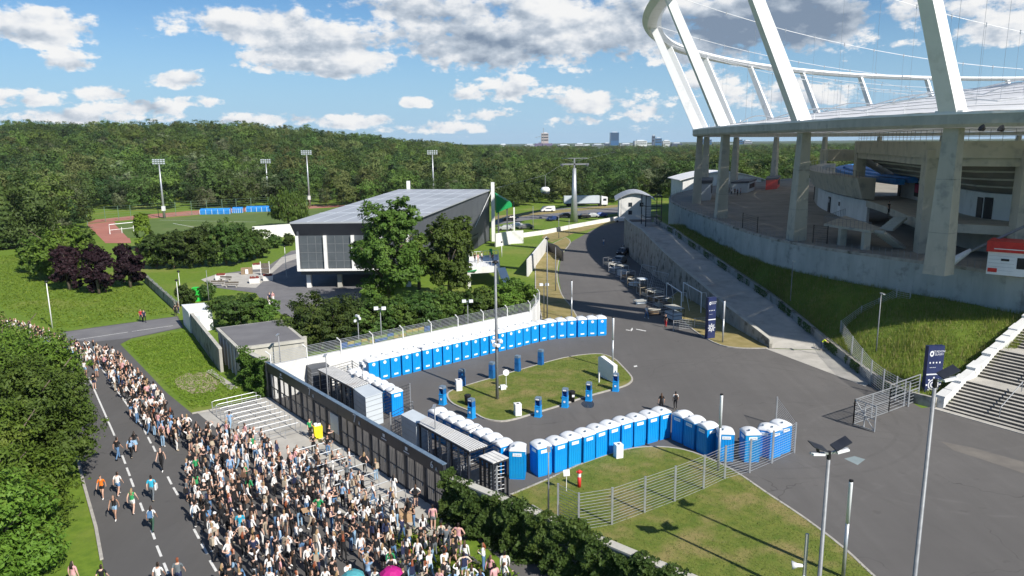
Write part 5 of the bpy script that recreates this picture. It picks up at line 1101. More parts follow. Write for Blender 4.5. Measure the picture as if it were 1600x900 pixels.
def make_terrace():
    c = [G(733, 404, 3.1), G(778, 400, 3.1), G(780, 418, 3.1), G(733, 421, 3.1)]; O = Vector((c[0].x, c[0].y, 0)); r = empty('terrace', O, 0, 'white raised terrace with railing beside the hall', 'terrace')
    m = MB(); m.prism([p-O for p in c], 2.6, 3.1); m.build('deck', white_steel, r)
    for a, b in ((0, 1), (1, 2), (3, 2)):
        p, q = c[a]-O, c[b]-O; m = MB()
        for k in range(9): x = p+(q-p)*(k/8); m.tube([(x.x, x.y, 3.1), (x.x, x.y, 4.2)], .03, 4)
        m.tube([(p.x, p.y, 4.2), (q.x, q.y, 4.2)], .035, 4); m.build('railing', white_steel, r)
        m = MB(); m.beam((p.x, p.y, 2.9), (q.x, q.y, 2.9), .25, 1.0); m.build('parapet', whitewall, r)
    for i in range(4): p = c[i]-O; m = MB(); m.box((p.x*.94, p.y, 1.3), (.5, .5, 2.6)); m.build('pier', whitewall, r)
    m = MB(); p = c[2]-O; m.beam((p.x+.3, p.y, 3.0), (p.x+1.6, p.y-3.5, .2), 1.4, .25); m.build('stair_flight', white_steel, r)
    m = MB(); p = c[1]-O; m.box((p.x-1.2, p.y-2, 3.9), (.5, .5, 1.6)); m.build('green_banner', green_panel, r)
    m = MB(); p = (c[3]+c[2])/2-O; m.beam((p.x-6, p.y-.5, 2.3), (p.x-1.2, p.y-.6, 3.0), 1.0, .12); m.build('green_awning', green_panel, r)
make_terrace()
def wall_run(name, pxs, h, label, mt, th=.3, seg=2.4, z0=0.0, cap=None, cat='wall'):
    pts = GP(pxs, z0) if not isinstance(pxs[0], Vector) else pxs; O = pts[0].copy(); r = empty(name, O, 0, label, cat)
    for a, b in zip(pts, pts[1:]):
        L = (b-a).length; n = max(1, int(L/seg)); d = (b-a).normalized(); nn = Vector((-d.y, d.x, 0))
        for k in range(n):
            p = a+d*(L*k/n)-O; q = a+d*(L*(k+1)/n-.02)-O; m = MB(); m.prism([p, q, q+nn*th, p+nn*th], 0, h); w = m.build('wall_panel', mt, r)
            if cap: m = MB(); m.prism([p-nn*.04, q-nn*.04, q+nn*(th+.04), p+nn*(th+.04)], h, h+.08); m.build('coping', cap, w)
    return r
wall_run('concrete_wall', [(297, 516), (318, 545), (345, 582)], 2.5, 'old concrete wall running back from the entrance gate to the white container', concrete_dirty, cap=concrete)
wall_run('low_wall', [(226, 441), (255, 468), (272, 484)], 1.3, 'low concrete wall under a slatted fence beside the purple trees', concrete_dirty)
a, b = G(226, 441), G(277, 489)
mesh_fence('slat_fence', [a+(b-a)*(k/7)+Vector((.1, .1, 1.3)) for k in range(8)], 1.7, 'grey slatted fence on the low wall beside the purple trees', None, 7, .1)
wall_run('pale_wall', [(408, 585), (440, 575), (482, 566)], 2.8, 'blotchy pale concrete wall behind the guard hut', concrete, cap=concrete)
wall_run('white_screen_wall', [(396, 374), (432, 371), (470, 368)], 3.2, 'white screen wall beyond the hedge left of the hall', whitewall)
wall_run('stepped_white_wall', [(853, 391), (845, 402), (832, 420), (823, 432)], 3.0, 'white panelled wall stepping down the bank beside the hall', whitewall, seg=3)
wall_run('slanted_white_wall', [(775, 386), (800, 381), (818, 380)], 3.0, 'white concrete wall with a shadow below the hall canopy', whitewall)
wall_run('white_barrier', [(818, 371), (853, 366), (900, 356), (965, 344)], 1.1, 'long low white barrier along the far verge', whitewall, seg=6)
wall_run('dark_screen', [(853, 392), (868, 398), (878, 408)], 2.0, 'black mesh screen panels at the bend of the road', black)
def flat_building():
    H = 3.4; c = [G(337, 512, H), G(440, 499, H), G(478, 530, H), G(370, 544, H)]; O = Vector((c[0].x, c[0].y, 0)); r = empty('flat_building', O, 0, 'low concrete building with a flat grey roof beside the ivy', 'building'); c = [Vector((p.x, p.y, 0))-O for p in c]
    m = MB(); m.prism(offset_poly([(p.x, p.y) for p in c], .15), 0, H-.3); m.build('wall', concrete, r); m = MB(); m.prism([(p.x, p.y) for p in c], H-.3, H-.02); m.build('roof_slab', concrete, r)
    m = MB(); m.prism(offset_poly([(p.x, p.y) for p in c], .35), H-.02, H+.03); m.build('roof_felt', asphalt_old, r)
    a, b = c[0], c[3]
    for k in range(1, 6): p = a+(b-a)*(k/6); m = MB(); m.box((p.x+.12, p.y, 1.5), (.12, .25, 3.0), 0); m.build('wall_rib', whitewall, r)
flat_building()
def white_container():
    H = 2.7; c = [G(284, 476, H), G(320, 473, H), G(331, 483, H), G(295, 488, H)]; O = Vector((c[0].x, c[0].y, 0)); r = empty('white_container', O, 0, 'white site container at the end of the old concrete wall', 'container'); c = [(p.x-O.x, p.y-O.y) for p in c]
    m = MB(); m.prism(c, 0, H-.12); m.build('wall', whitebin, r); m = MB(); m.prism(offset_poly(c, -.06), H-.12, H); m.build('roof', whitebin, r); m = MB(); a, b = Vector(c[3]), Vector(c[2]); p = a+(b-a)*.3; d = (b-a).normalized(); m.box((p.x+d.y*.02, p.y-d.x*.02, 1.1), (.9, .06, 2.0), math.atan2(d.y, d.x)); m.build('door', container, r)
white_container()
def green_bin():
    p = G(309, 470); r = empty('green_booth', (p.x, p.y, 0), .1, 'bright green booth with a pale round emblem near the white container', 'booth'); m = MB(); g = mat('bright_green', (.03, .5, .05), (.05, .6, .08), 2, .5); m.box((0, 0, 1.0), (1.1, .9, 2.0)); m.build('body', g, r); m = MB(); m.box((0, 0, 2.04), (1.2, 1.0, .08)); m.build('lid', g, r); m = MB(); m.lathe((0, 0, 0), [(.55, 0), (.55, .06)], 14); o = link('emblem', m.mesh('emblem', [mat('pale_green', (.4, .65, .3), (.5, .75, .4), 2, .5)]), r); o.location = (1.6, 0, 1.7); o.rotation_euler = (R(90), 0, 0); m = MB(); m.tube([(1.6, 0.05, 0), (1.6, .05, 1.7)], .04, 5); m.build('emblem_post', pole_steel, r)
green_bin()
def planter(px, label):
    p = G(*px); r = empty('planter', (p.x, p.y, .02), .3, label, 'planter', 'planters on the forecourt'); m = MB(); m.box((0, 0, .4), (1.6, 1.2, .8), taper=1.08); m.build('tub', whitewall, r); R_ = random.Random(int(px[0])); m = MB()
    for _ in range(60): x, y = R_.uniform(-.7, .7), R_.uniform(-.5, .5); a = R_.random()*6; m.add([(x-.12, y, .75), (x+.12, y+.05, .78), (x+.1*math.cos(a), y+.1*math.sin(a), 1.15)], [(0, 1, 2)])
    m.build('flowers', mat('red_flowers', (.18, .03, .04), (.28, .08, .05), 3, .7, trans=.2), r)
for px, l in (((345, 437), 'white planter at the left end of the forecourt'), ((398, 442), 'white planter nearest the hedge bushes'), ((419, 438), 'white planter beside the hall shadow'), ((402, 420), 'white planter next to the notice rack')): planter(px, l)
def bench(px, rz, label):
    p = G(*px); r = empty('bench', (p.x, p.y, .02), rz, label, 'bench', 'benches on the forecourt')
    for k in range(3): m = MB(); m.box((0, -.18+k*.18, .45), (2.2, .14, .05)); m.build('slat', plankgrey, r)
    for x in (-.8, .8): m = MB(); m.box((x, 0, .21), (.12, .5, .42)); m.build('leg', concrete, r)
    m = MB(); m.box((0, .28, .75), (2.2, .05, .3)); m.build('backrest', plankgrey, r)
bench((340, 447), .1, 'dark slatted bench left on the forecourt edge'); bench((362, 449), .05, 'dark slatted bench right on the forecourt edge'); bench((352, 440), -.2, 'bench in front of the left planter')
p = G(415, 430); r = empty('notice_rack', (p.x, p.y, .02), .2, 'dark framed notice rack on the forecourt', 'notice board'); m = MB(); [m.box((x, 0, 1.25), (.1, .1, 2.5)) for x in (-.75, .75)]; m.build('frame', white_steel, r)
for k in range(2): m = MB(); m.box((0, 0, .75+k*1.0), (1.4, .08, .85)); m.build('board', plankgrey, r)
p = G(386, 428); r = empty('log_pile', (p.x, p.y, .02), .3, 'little wooden playhouse stack on the forecourt grass', 'play house'); m = MB(); m.add([(-1, -.6, 0), (1, -.6, 0), (1, .6, 0), (-1, .6, 0), (-1, 0, 1.2), (1, 0, 1.2)], [(0, 1, 5, 4), (2, 3, 4, 5), (0, 4, 3), (1, 2, 5)]); m.build('gable', wood, r); m = MB(); m.box((0, -.5, .5), (.5, .1, .8)); m.build('hatch', whitebin, r)

# kiosk and small things on the platform
def kiosk():
    c = [G(1540, 428, ZP), G(1640, 437, ZP)]; d = (c[1]-c[0]).normalized(); n = Vector((-d.y, d.x, 0)); rz = math.atan2(d.y, d.x); r = empty('snack_kiosk', c[0], rz, 'white kiosk with a red sign band on the platform edge', 'kiosk'); L = 7
    m = MB(); m.box((L/2, 1.6, 1.15), (L, 3, 2.3)); m.build('body', whitebin, r); m = MB(); m.box((L/2, 1.5, 2.85), (L+.3, 3.3, 1.05)); b = m.build('sign_band', red, r); m = MB(); m.box((L/2, -.17, 2.65), (L-1, .02, .08)); m.build('sign_line', white_steel, b)
    m = MB(); m.box((4.2, .08, 1.3), (3.4, .06, 1.1)); m.build('serving_hatch', black, r); m = MB(); m.box((1.5, .08, 1.55), (.7, .04, .22)); m.build('vent_grille', black, r); m = MB(); m.box((.5, .08, .45), (.8, .04, .4)); m.build('decal', red, r)
    for k in range(1, 6): m = MB(); m.box((1.2, .085, .1+k*.36), (2.2, .03, .02)); m.build('panel_joint', grey_steel, r)
kiosk()
def boom():
    a = G(1478, 418, ZP); b = D_at(1604, 352, a.y-3.5); r = empty('boom_pole', a, 0, 'slanted grey boom with white wrapped foot at the platform edge', 'boom'); m = MB(); m.tube([(0, 0, .5), b-a], .14, 8); m.build('boom', pole_steel, r, True); m = MB(); e = (b-a).normalized(); m.tube([Vector((-.8, 0, .1)), Vector((.2, 0, .35)), e*2.6+Vector((0, 0, .5))], [.35, .5, .2], 8); m.build('cloth_wrap', whitebin, r, True); m = MB(); m.box((-.2, 0, .15), (1.6, .8, .3)); m.build('foot', concrete, r)
boom()
for px4, h, lab, mt, nm in (([(1086, 314), (1110, 313), (1112, 306), (1090, 307)], 4.6, 'grey roller box between the far columns', container, 'service_box'), ([(1143, 302), (1168, 301), (1180, 296), (1160, 296)], 3.0, 'grey cabin with dark hatch on the far platform', container, 'sales_cabin'), ([(1196, 297), (1214, 295), (1218, 291), (1200, 292)], 3.2, 'red topped stall on the far platform', red, 'sales_cabin')):
    c = GP(px4, ZP); O = c[0].copy(); r = empty(nm, O, 0, lab, 'cabin'); cc = [(p.x-O.x, p.y-O.y) for p in c]; m = MB(); m.prism(cc, 0, h*.85); m.build('body', mt, r); m = MB(); m.prism(offset_poly(cc, -.25), h*.85, h); m.build('roof_band', dark_panel, r); m = MB(); p, q = Vector(cc[1]), Vector(cc[2]); m.beam((p.x*.8+q.x*.2+.1, p.y*.8+q.y*.2, h*.5), (p.x*.2+q.x*.8+.1, p.y*.2+q.y*.8, h*.5), .1, h*.4); m.build('hatch', black, r)
# platform fence pieces and wall lamps
mesh_fence('platform_fence', [p for p in GP([(1240, 372), (1275, 378), (1292, 381)], ZP)], 2.4, 'thin dark fence on the platform behind the parapet', None, 3, .08, black, mesh_dark, z0=ZP) if False else None
def platform_fence():
    pts = GP([(1160, 356), (1183, 364), (1247, 374), (1270, 379), (1292, 381)], ZP); mesh_fence('platform_fence', pts, 2.2, 'dark metal fence panels along the platform edge', None, 5, .09, black, mesh_dark, z0=ZP) if False else None
    O = pts[0]; r = empty('platform_fence', O, 0, 'dark metal fence panels along the platform edge', 'fence')
    for p in pts: q = p-O; m = MB(); m.box((q.x, q.y, 1.2), (.1, .1, 2.4)); m.build('post', black, r)
    for a, b in ((0, 1), (3, 4)):
        a, b = pts[a]-O, pts[b]-O; m = MB()
        for k in range(8): z = .2+k*.3; m.beam((a.x, a.y, z), (b.x, b.y, z), .03, .04)
        m.build('mesh_panel', mesh_dark, r)
platform_fence()

# ================================================================== EQUIPMENT BY THE RAMP
def goal(a, b, h, label):
    a, b = G(*a), G(*b); r = empty('football_goal', a, 0, label, 'goal', 'spare football goals'); d = b-a; n = Vector((d.y, -d.x, 0)).normalized()*-1.2
    m = MB(); m.tube([(0, 0, 0), (0, 0, h), (d.x, d.y, h), (d.x, d.y, 0)], .07, 8); m.build('goal_frame', white_steel, r); m = MB()
    for p in (Vector((0, 0, 0)), d): m.tube([p+Vector((0, 0, h)), p+n*.5+Vector((0, 0, h)), p+n+Vector((0, 0, 0)), p], .03, 5)
    m.build('net_support', white_steel, r)
goal((1041, 470), (1064, 487), 2.7, 'white football goal, farther of the two by the ramp wall'); goal((1067, 472), (1095, 490), 2.9, 'white football goal, nearer of the two by the ramp wall')
def frame_rack(px, w, d, h, rz, label, mt, kind):
    i_ = int(px[0])
    p = G(*px); r = empty('stored_frame', (p.x, p.y, .016), rz, label, 'stored equipment', 'stored equipment along the ramp wall'); m = MB(); R_ = random.Random(int(px[0]*7+px[1]))
    for x in (-w/2, w/2):
        for y in (-d/2, d/2): m.tube([(x, y, 0), (x, y, h)], .04, 5)
    for z in (.1, h*.5, h):
        m.tube([(-w/2, -d/2, z), (w/2, -d/2, z), (w/2, d/2, z), (-w/2, d/2, z), (-w/2, -d/2, z)], .035, 5)
    m.build('frame', mt, r)
    if kind == 'rack':
        for k in range(5): m = MB(); x = -w/2+w*(k+.5)/5; m.beam((x, -d/2, h*.5), (x+.1, d/2, h*.5), .05, .5); m.build('stacked_board', R_.choice([wood, plankgrey, plankgrey, concrete]), r)
    elif kind == 'top':
        m = MB(); m.box((0, 0, h+.05), (w+.05, d+.05, .08)); m.build('table_top', container if i_ % 2 else concrete, r); m = MB(); m.box((0, 0, h*.4), (w*.85, d*.8, h*.5)); m.build('load', R_.choice([plankgrey, container]), r)
    elif kind == 'hurdle':
        for k in range(4): m = MB(); y = -d/2+d*k/3; m.beam((-w/2, y, h*.85), (w/2, y, h*.85), .04, .12); m.build('hurdle_bar', concrete, r)
        m = MB(); m.box((0, 0, h*.35), (w*.8, d*.8, h*.3), .1); m.build('load', R_.choice([wood, tank_grey, yellow if False else container]), r)
for i, (px, w, d, h, rz, mt, k, l) in enumerate([((1052, 500), 1.6, 2.6, 1.7, .3, mesh_dark, 'top', 'dark cage with a white end, nearest in the row of stored equipment'), ((1035, 486), 2.2, 1.4, 1.9, .4, grey_steel, 'rack', 'pale tubular rack beside the dark cage'), ((1024, 474), 1.8, 1.6, 2.1, .5, grey_steel, 'hurdle', 'stack of pale frames below the goals'), ((1012, 468), 1.7, 1.5, 1.7, .4, mat('tan_steel', (.32, .27, .19), (.4, .34, .25), 3, .6), 'rack', 'tan coloured rack in the middle of the row'), ((1003, 460), 1.3, 1.3, 2.4, .2, grey_steel, 'top', 'tall trolley with a flat white top'), ((992, 449), 1.8, 1.6, 1.6, .5, mat('tan_steel', (.3, .3, .3)), 'hurdle', 'brownish stack behind the tall trolley'), ((981, 440), 1.8, 1.5, 1.8, .5, grey_steel, 'rack', 'grey rack left of the brownish stack'), ((972, 433), 1.5, 1.5, 2.0, .5, grey_steel, 'top', 'white topped trolley toward the far end'), ((961, 426), 1.6, 1.6, 1.8, .5, white_steel, 'hurdle', 'pale hurdle stack at the far end'), ((952, 420), 1.6, 1.8, 2.0, .4, pole_steel, 'rack', 'last dark frame in the shade of the roof'), ((1020, 492), 1.8, 1.0, .9, .3, mesh_dark, 'hurdle', 'low dark pile in front of the racks'), ((1000, 475), 1.6, .8, .6, .3, tank_grey, 'hurdle', 'low pile on the road side of the racks')]): frame_rack(px, w, d, h, rz, l, mt, k)
def leaning_frame(px, w, h, label):
    p = G(*px); r = empty('leaning_frame', (p.x, p.y, .016), R(-62), label, 'frame', 'mesh frames leaning on the ramp wall'); m = MB(); m.tube([(-w/2, -.7, 0), (-w/2, .2, h), (w/2, .2, h), (w/2, -.7, 0), (-w/2, -.7, 0)], .05, 6); m.build('frame', grey_steel, r); m = MB()
    for k in range(1, 8): t = k/8; m.beam((-w/2, -.7+.9*t, h*t), (w/2, -.7+.9*t, h*t), .015, .015); m.beam((-w/2+w*t, -.7, 0), (-w/2+w*t, .2, h), .015, .015)
    m.build('mesh_infill', wirem, r)
leaning_frame((1012, 446), 3.6, 3.2, 'mesh frame leaning on the ramp wall, left one'); leaning_frame((1030, 455), 3.6, 3.0, 'mesh frame leaning on the ramp wall, right one')

# ================================================================== VEHICLES
def car(p, rz, mt, label, van=False):
    r = empty('parked_car', (p.x, p.y, .02), rz, label, 'car', 'parked cars'); W = 1.78; prof = [(-2.1, .35), (-2.15, .75), (-1.9, .95), (-1.2, 1.02), (-.6, 1.42), (.9, 1.45), (1.7, 1.02), (2.05, .9), (2.12, .4)] if not van else [(-2.4, .35), (-2.45, .9), (-2.1, 1.15), (-1.6, 1.9), (2.3, 1.95), (2.42, 1.2), (2.42, .4)]
    n = len(prof); m = MB(); vs = []
    for s, k in ((-1, 1), (1, 1)):
        for x, z in prof: ins = .82 if z > 1.1 else 1.0; vs.append((x, s*W/2*ins, z))
    fs = [tuple(range(n)), tuple(range(n, 2*n))[::-1]]+[(i, n+i, n+(i+1) % n, (i+1) % n) for i in range(n)]; m.add(vs, fs); m.build('body', mt, r)
    m = MB()
    for s in (-1, 1): m.add([(-1.05, s*(W/2*.9+.02), 1.06), (1.45, s*(W/2*.9+.02), 1.06), (.85, s*(W/2*.82+.03), 1.38), (-.55, s*(W/2*.82+.03), 1.36)], [(0, 1, 2, 3) if s < 0 else (3, 2, 1, 0)])
    m.add([(-1.22, -.7, 1.05), (-1.22, .7, 1.05), (-.66, .62, 1.40), (-.66, -.62, 1.40)], [(0, 1, 2, 3)]); m.add([(1.68, -.7, 1.07), (1.68, .7, 1.07), (1.0, .62, 1.44), (1.0, -.62, 1.44)], [(3, 2, 1, 0)]); m.build('windows', glassm, r)
    for x in (-1.35, 1.3):
        for s in (-1, 1): m = MB(); m.lathe((0, 0, 0), [(.32, -.11), (.32, .11)], 12); w = link('wheel', m.mesh('wheel', tyre), r); w.location = (x, s*.82, .32); w.rotation_euler = (R(90), 0, 0)
    for s in (-1, 1): m = MB(); m.box((-2.1, s*.6, .72), (.1, .35, .14)); m.build('headlight', lampglass, r)
paintc = {k: flatmat('car_paint_'+k, c, .3, spec=.5) for k, c in dict(black=(.015, .016, .02), navy=(.02, .04, .13), silver=(.42, .43, .45), white=(.75, .75, .75), blue=(.03, .08, .3), grey=(.12, .125, .13)).items()}
for px, rz, c, l in [((863, 345), .9, 'navy', 'dark blue car parked left of the cable car pylon'), ((883, 340), .15, 'black', 'black car directly left of the pylon foot'), ((912, 341), .1, 'black', 'black car right of the pylon foot'), ((925, 340), .1, 'silver', 'silver car right of the pylon'), ((938, 339), .1, 'blue', 'bright blue car in the far row'), ((971, 347), .05, 'white', 'white car at the road bend below the gatehouse'), ((796, 345), .3, 'black', 'dark car under the trees behind the hall'), ((807, 356), .1, 'white', 'white car behind the low white barrier'), ((790, 360), .05, 'silver', 'pale car near the hall canopy'), ((822, 358), .1, 'grey', 'grey car behind the low white barrier'), ((975, 398), 1.0, 'black', 'black car in the deep shade of the stadium roof'), ((968, 412), 1.1, 'grey', 'grey car in the shade behind the stored equipment'), ((983, 388), 1.0, 'black', 'second black car against the ramp wall in shade')]: car(G(*px), rz, paintc[c], l)
def lorry():
    p = G(934, 322); r = empty('lorry', (p.x, p.y, .02), .04, 'white articulated lorry with grey trailer parked before the wood', 'lorry'); m = MB(); m.box((-6, 0, 2.5), (13, 2.5, 2.7)); m.build('trailer', container, r); m = MB(); m.box((-6, 0, .95), (12.6, 2.2, .35)); m.build('chassis', black, r); m = MB(); m.prism([(1.2, -1.25), (3.4, -1.25), (3.4, 1.25), (1.2, 1.25)], .6, [3.7, 3.3, 3.3, 3.7]); m.build('cab', whitebin, r); m = MB(); m.box((3.42, 0, 2.5), (.06, 2.2, .9)); m.build('windscreen', glassm, r); m = MB(); m.box((2.4, -1.27, 2.4), (1.2, .05, .8)); m.build('side_window', glassm, r)
    for x in (-11, -9.8, -8.6, .8, 2.6):
        for s in (-1, 1): m = MB(); m.lathe((0, 0, 0), [(.5, -.15), (.5, .15)], 12); w = link('wheel', m.mesh('wheel', tyre), r); w.location = (x, s*1.05, .5); w.rotation_euler = (R(90), 0, 0)
lorry()
p = G(829+ -3, 333); car(G(856, 331), .1, paintc['white'], 'small white van under the trees left of the pylon', True)

# ================================================================== CABLE CAR, GATEHOUSE, FAR HALL
def cable_car():
    p = G(897, 347); r = empty('cable_car_pylon', (p.x, p.y, 0), 0, 'tall grey cable car pylon with cross arms before the wood', 'pylon'); h = 15.6; m = MB(); m.lathe((0, 0, 0), [(1.15, 0), (.75, h*.5), (.5, h)], 14); m.build('tower', grey_steel, r, True); m = MB(); m.beam((-4.2, 0, h+1.2), (4.2, 0, h+1.2), .4, .4); m.beam((0, 0, h), (0, 0, h+3.0), .4, .4); m.beam((-3.8, 0, h+2.9), (3.8, 0, h+2.9), .2, .2); m.build('cross_arm', pole_steel, r)
    for s in (-1, 1): m = MB(); m.box((s*3.6, 0, h+.9), (.5, 4.2, .5)); m.build('roller_battery', dark_panel, r)
    g = D_at(852, 297, p.y-6); r2 = empty('gondola', g, 0, 'white and black cable car gondola hanging before the trees', 'gondola'); m = MB(); m.lathe((0, 0, -1.4), [(.85, 0), (1.25, .5), (1.25, 1.1)], 12); m.build('window_band', glassm, r2, True); m = MB(); m.lathe((0, 0, -.3), [(1.3, -.1), (1.32, .6), (.9, 1.1), (.2, 1.2)], 12); m.build('cabin_shell', whitebin, r2, True); m = MB(); m.tube([(0, 0, .8), (0, 0, 4.2)], .08, 6); m.build('hanger', pole_steel, r2)
    c = MB(); c.tube([(g.x-14, g.y-60, g.z+4), (g.x, g.y, g.z+4.2), (p.x-3.6, p.y, h+1.2), (p.x+40, p.y+200, h+2)], .02, 4); tag(c.build('haul_cable', wirem), 'thin haul cable of the cable car above the trees', 'cable')
cable_car()
def vault(name, c0, w, d, h, rise, rz, label, mt=whitewall):
    r = empty(name, c0, rz, label, 'building'); m = MB(); m.box((w/2, d/2, h/2), (w, d, h)); m.build('wall', mt, r); n = 10; m = MB(); vs = []; fs = []
    for y in (-.9, d+.9):
        for k in range(n+1): t = k/n; vs.append((-1.2+(w+2.4)*t, y, h-.1+rise*math.sin(math.pi*t)))
        for k in range(n+1): t = k/n; vs.append((-1.2+(w+2.4)*t, y, h-.3+rise*math.sin(math.pi*t)))
    N = 2*(n+1)
    for k in range(n): fs += [(k, k+1, N+k+1, N+k), (n+1+k+1, n+1+k, N+n+1+k, N+n+1+k+1), (k, n+1+k, n+2+k, k+1), (N+k+1, N+n+2+k, N+n+1+k, N+k)]
    m.add(vs, fs); m.build('vaulted_roof', hallroof if mt is whitewall and w < 12 else white_steel, r)
    m = MB(); pts = [(0, h-.02)]+[(w*k/n, h-.32+rise*math.sin(math.pi*(1.2+w*k/n)/(w+2.4))) for k in range(n+1)]+[(w, h-.02)]; L = len(pts); m.add([(x, .01, z) for x, z in pts]+[(x, .3, z) for x, z in pts], [tuple(range(L)), tuple(range(L, 2*L))[::-1]]); m.build('gable', mt, r)
    for k, z in ((.35, h*.35), (.35, h*.75), (.7, h*.75)): m = MB(); m.box((w*k, -.03, z), (1.1, .08, 1.2)); m.build('window', glassm, r)
    return r
vault('gatehouse', G(967, 343), 9.5, 16, 6.0, 2.2, -.12, 'white gatehouse with a grey vaulted roof at the end of the road')
a = G(1042, 312, 2.0); vault('far_pavilion', Vector((57, 246, 0)), 26, 18, 10.5, 2.6, .0, 'white pavilion with a low vaulted roof behind the far columns')
# stair tower / lift frame at the end of the ramp
p = G(1042, 372, 5.8); r = empty('stair_cage', (27.6, 151, 5.8), 0, 'dark steel stair cage at the head of the ramp', 'stair cage'); m = MB()
for x in (0, 3.2):
    for y in (0, 5): m.beam((x, y, 0), (x, y, 6.3), .18, .18)
for z in (2, 4.2, 6.3): m.beam((0, 0, z), (3.2, 0, z), .15, .15); m.beam((0, 0, z), (0, 5, z), .15, .15); m.beam((3.2, 0, z), (3.2, 5, z), .15, .15)
m.build('frame', dark_steel, r); m = MB(); [m.beam((.3, .2+.35*k, .2+.3*k), (2.9, .2+.35*k, .2+.3*k), .3, .06) for k in range(13)]; m.build('stair_treads', pole_steel, r); m = MB(); [m.beam((x, -.02, .2), (x, -.02, 6.2), .03, .03) for x in np.linspace(.2, 3, 12)]; m.build('screen_bars', mesh_dark, r)

# ================================================================== DISTANT CITY
def tower(px0, px1, pyt, dist, c, label, name='tower_block', deep=None, floors=0, glass=False):
    a = D_at(px0, 226, dist); b = D_at(px1, 226, dist); t = D_at((px0+px1)/2, pyt, dist); w = b.x-a.x; h = t.z; r = empty(name, ((a.x+b.x)/2, dist, 0), 0, label, 'building', 'city skyline'); dp = deep or w
    m = MB(); m.box((0, dp/2, h/2), (w, dp, h)); m.build('wall', c, r); m = MB(); m.box((0, dp/2, h+1.5), (w*.6, dp*.6, 3)); m.build('roof_plant', container, r)
    for k in range(floors):
        m = MB(); z = h*.5+h*.48*(k+.5)/floors; m.box((0, -.2, z), (w*.92, .4, h*.48/floors*.45)); m.build('window_band', glassm, r)
cw = flatmat('city_white', (.62, .64, .66)); cgr = flatmat('city_grey', (.33, .36, .40)); cpk = flatmat('city_concrete', (.42, .36, .36)); cbl = flatmat('city_blue_glass', (.035, .11, .24), .2, spec=.6); cpu = flatmat('city_purple_base', (.14, .11, .2)); cdk = flatmat('city_dark', (.08, .11, .17))
tower(954, 967, 207, 2600, cbl, 'dark blue glass tower, tallest on the skyline', floors=7)
tower(846, 857, 208, 2500, cpk, 'pinkish tower under construction with a crane', floors=3); tower(836, 863, 224, 2495, cpu, 'wide purple base of the tower under construction'); tower(820, 836, 226, 2600, cgr, 'low grey block left of the tower under construction')
for a, b, t, c, l in [(872, 890, 226.5, cw, 'low white block right of the crane tower'), (899, 914, 225, cw, 'white slab block left of the blue tower'), (925, 944, 226, cgr, 'grey block left of the blue tower'), (944, 953, 224, cdk, 'dark block at the foot of the blue tower'), (969, 988, 225, cgr, 'grey block right of the blue tower'), (992, 1011, 220, cw, 'bright white office block right of the blue tower'), (1019, 1023.5, 212, cdk, 'slim dark tower beside a glass one'), (1024, 1034, 216, cbl, 'blue glass tower beside the slim dark one'), (1036, 1047, 220, cw, 'white tower near the stadium ring'), (1050, 1066, 224, cdk, 'dark block near the stadium ring'), (1098, 1112, 218, cbl, 'blue tower seen between the far columns'), (1149, 1160, 218, cbl, 'blue tower seen behind the third column'), (1163, 1175, 220, cgr, 'grey tower seen behind the third column'), (1130, 1150, 226, cw, 'white block seen between the columns'), (26, 32, 191, cbl, 'lone blue tower above the wooded hill'), (781, 792, 226, cw, 'small white block above the trees'), (912, 924, 227, cw, 'low white block between grey ones'), (1010, 1022, 227, cw, 'low white block in front of the slim tower')]: tower(a, b, t, 2400+random.uniform(-100, 200) if a > 100 else 1500, c, l, floors=2)
r = empty('tower_crane', D_at(850, 226, 2490), 0, 'thin crane above the tower under construction', 'crane'); o = Vector(r.location); m = MB(); t = D_at(849, 200, 2490)-o; m.beam((0, 0, -o.z), t, 1.5, 1.5); m.build('crane_mast', pole_steel, r); a, b = D_at(836, 215, 2490)-o, D_at(845, 213, 2490)-o; m = MB(); m.beam(a, b, 1.2, 1.2); m.build('crane_jib', pole_steel, r)
# sports ground furniture
for px, w, l in (((336, 335), 10, 'long blue dugout beside the track'), ((371, 333), 3.5, 'short blue dugout beside the track'), ((405, 331), 9, 'blue dugout half hidden by the willow')):
    p = G(*px); r = empty('dugout', (p.x, p.y, .03), .1, l, 'dugout', 'blue dugouts'); m = MB(); m.prism([(-w/2, 0), (w/2, 0), (w/2, 1.2), (-w/2, 1.2)], 0, [1.2, 1.2, 2.0, 2.0]); m.build('shell', seatblue, r); m = MB(); [m.box((x, -.05, .8), (.1, .08, 1.6)) for x in np.linspace(-w/2, w/2, 6)]; m.build('frame', white_steel, r)
a, b = G(172, 366), G(209, 362); r = empty('training_goal', a, 0, 'white goal frame at the end of the running track', 'goal'); d = b-a; m = MB(); m.tube([(0, 0, 0), (0, 0, 2.6), (d.x, d.y, 2.6), (d.x, d.y, 0)], .12, 6); m.build('goal_frame', white_steel, r); m = MB(); m.tube([(d.x*.5, d.y*.5, 0), (d.x*.5, d.y*.5, 1.6)], .08, 5); m.tube([(0, 0, 1.1), (d.x, d.y, 1.1)], .07, 5); m.build('cross_bar', white_steel, r)
mesh_fence('pitch_fence', [G(px, py) for px, py in ((137, 352), (165, 346), (186, 344.5), (205, 343), (248, 339), (275, 337), (300, 335.5), (324, 334), (348, 332.5), (370, 331), (393, 329.5), (420, 328), (450, 326), (480, 324), (510, 322), (540, 321))], 4.6, 'tall green mesh fence behind the running track', None, 7, .14, mat('green_steel', (.12, .2, .13), (.17, .26, .18), 2, .5), mat('green_steel', (.12, .2, .13)), verts=False)
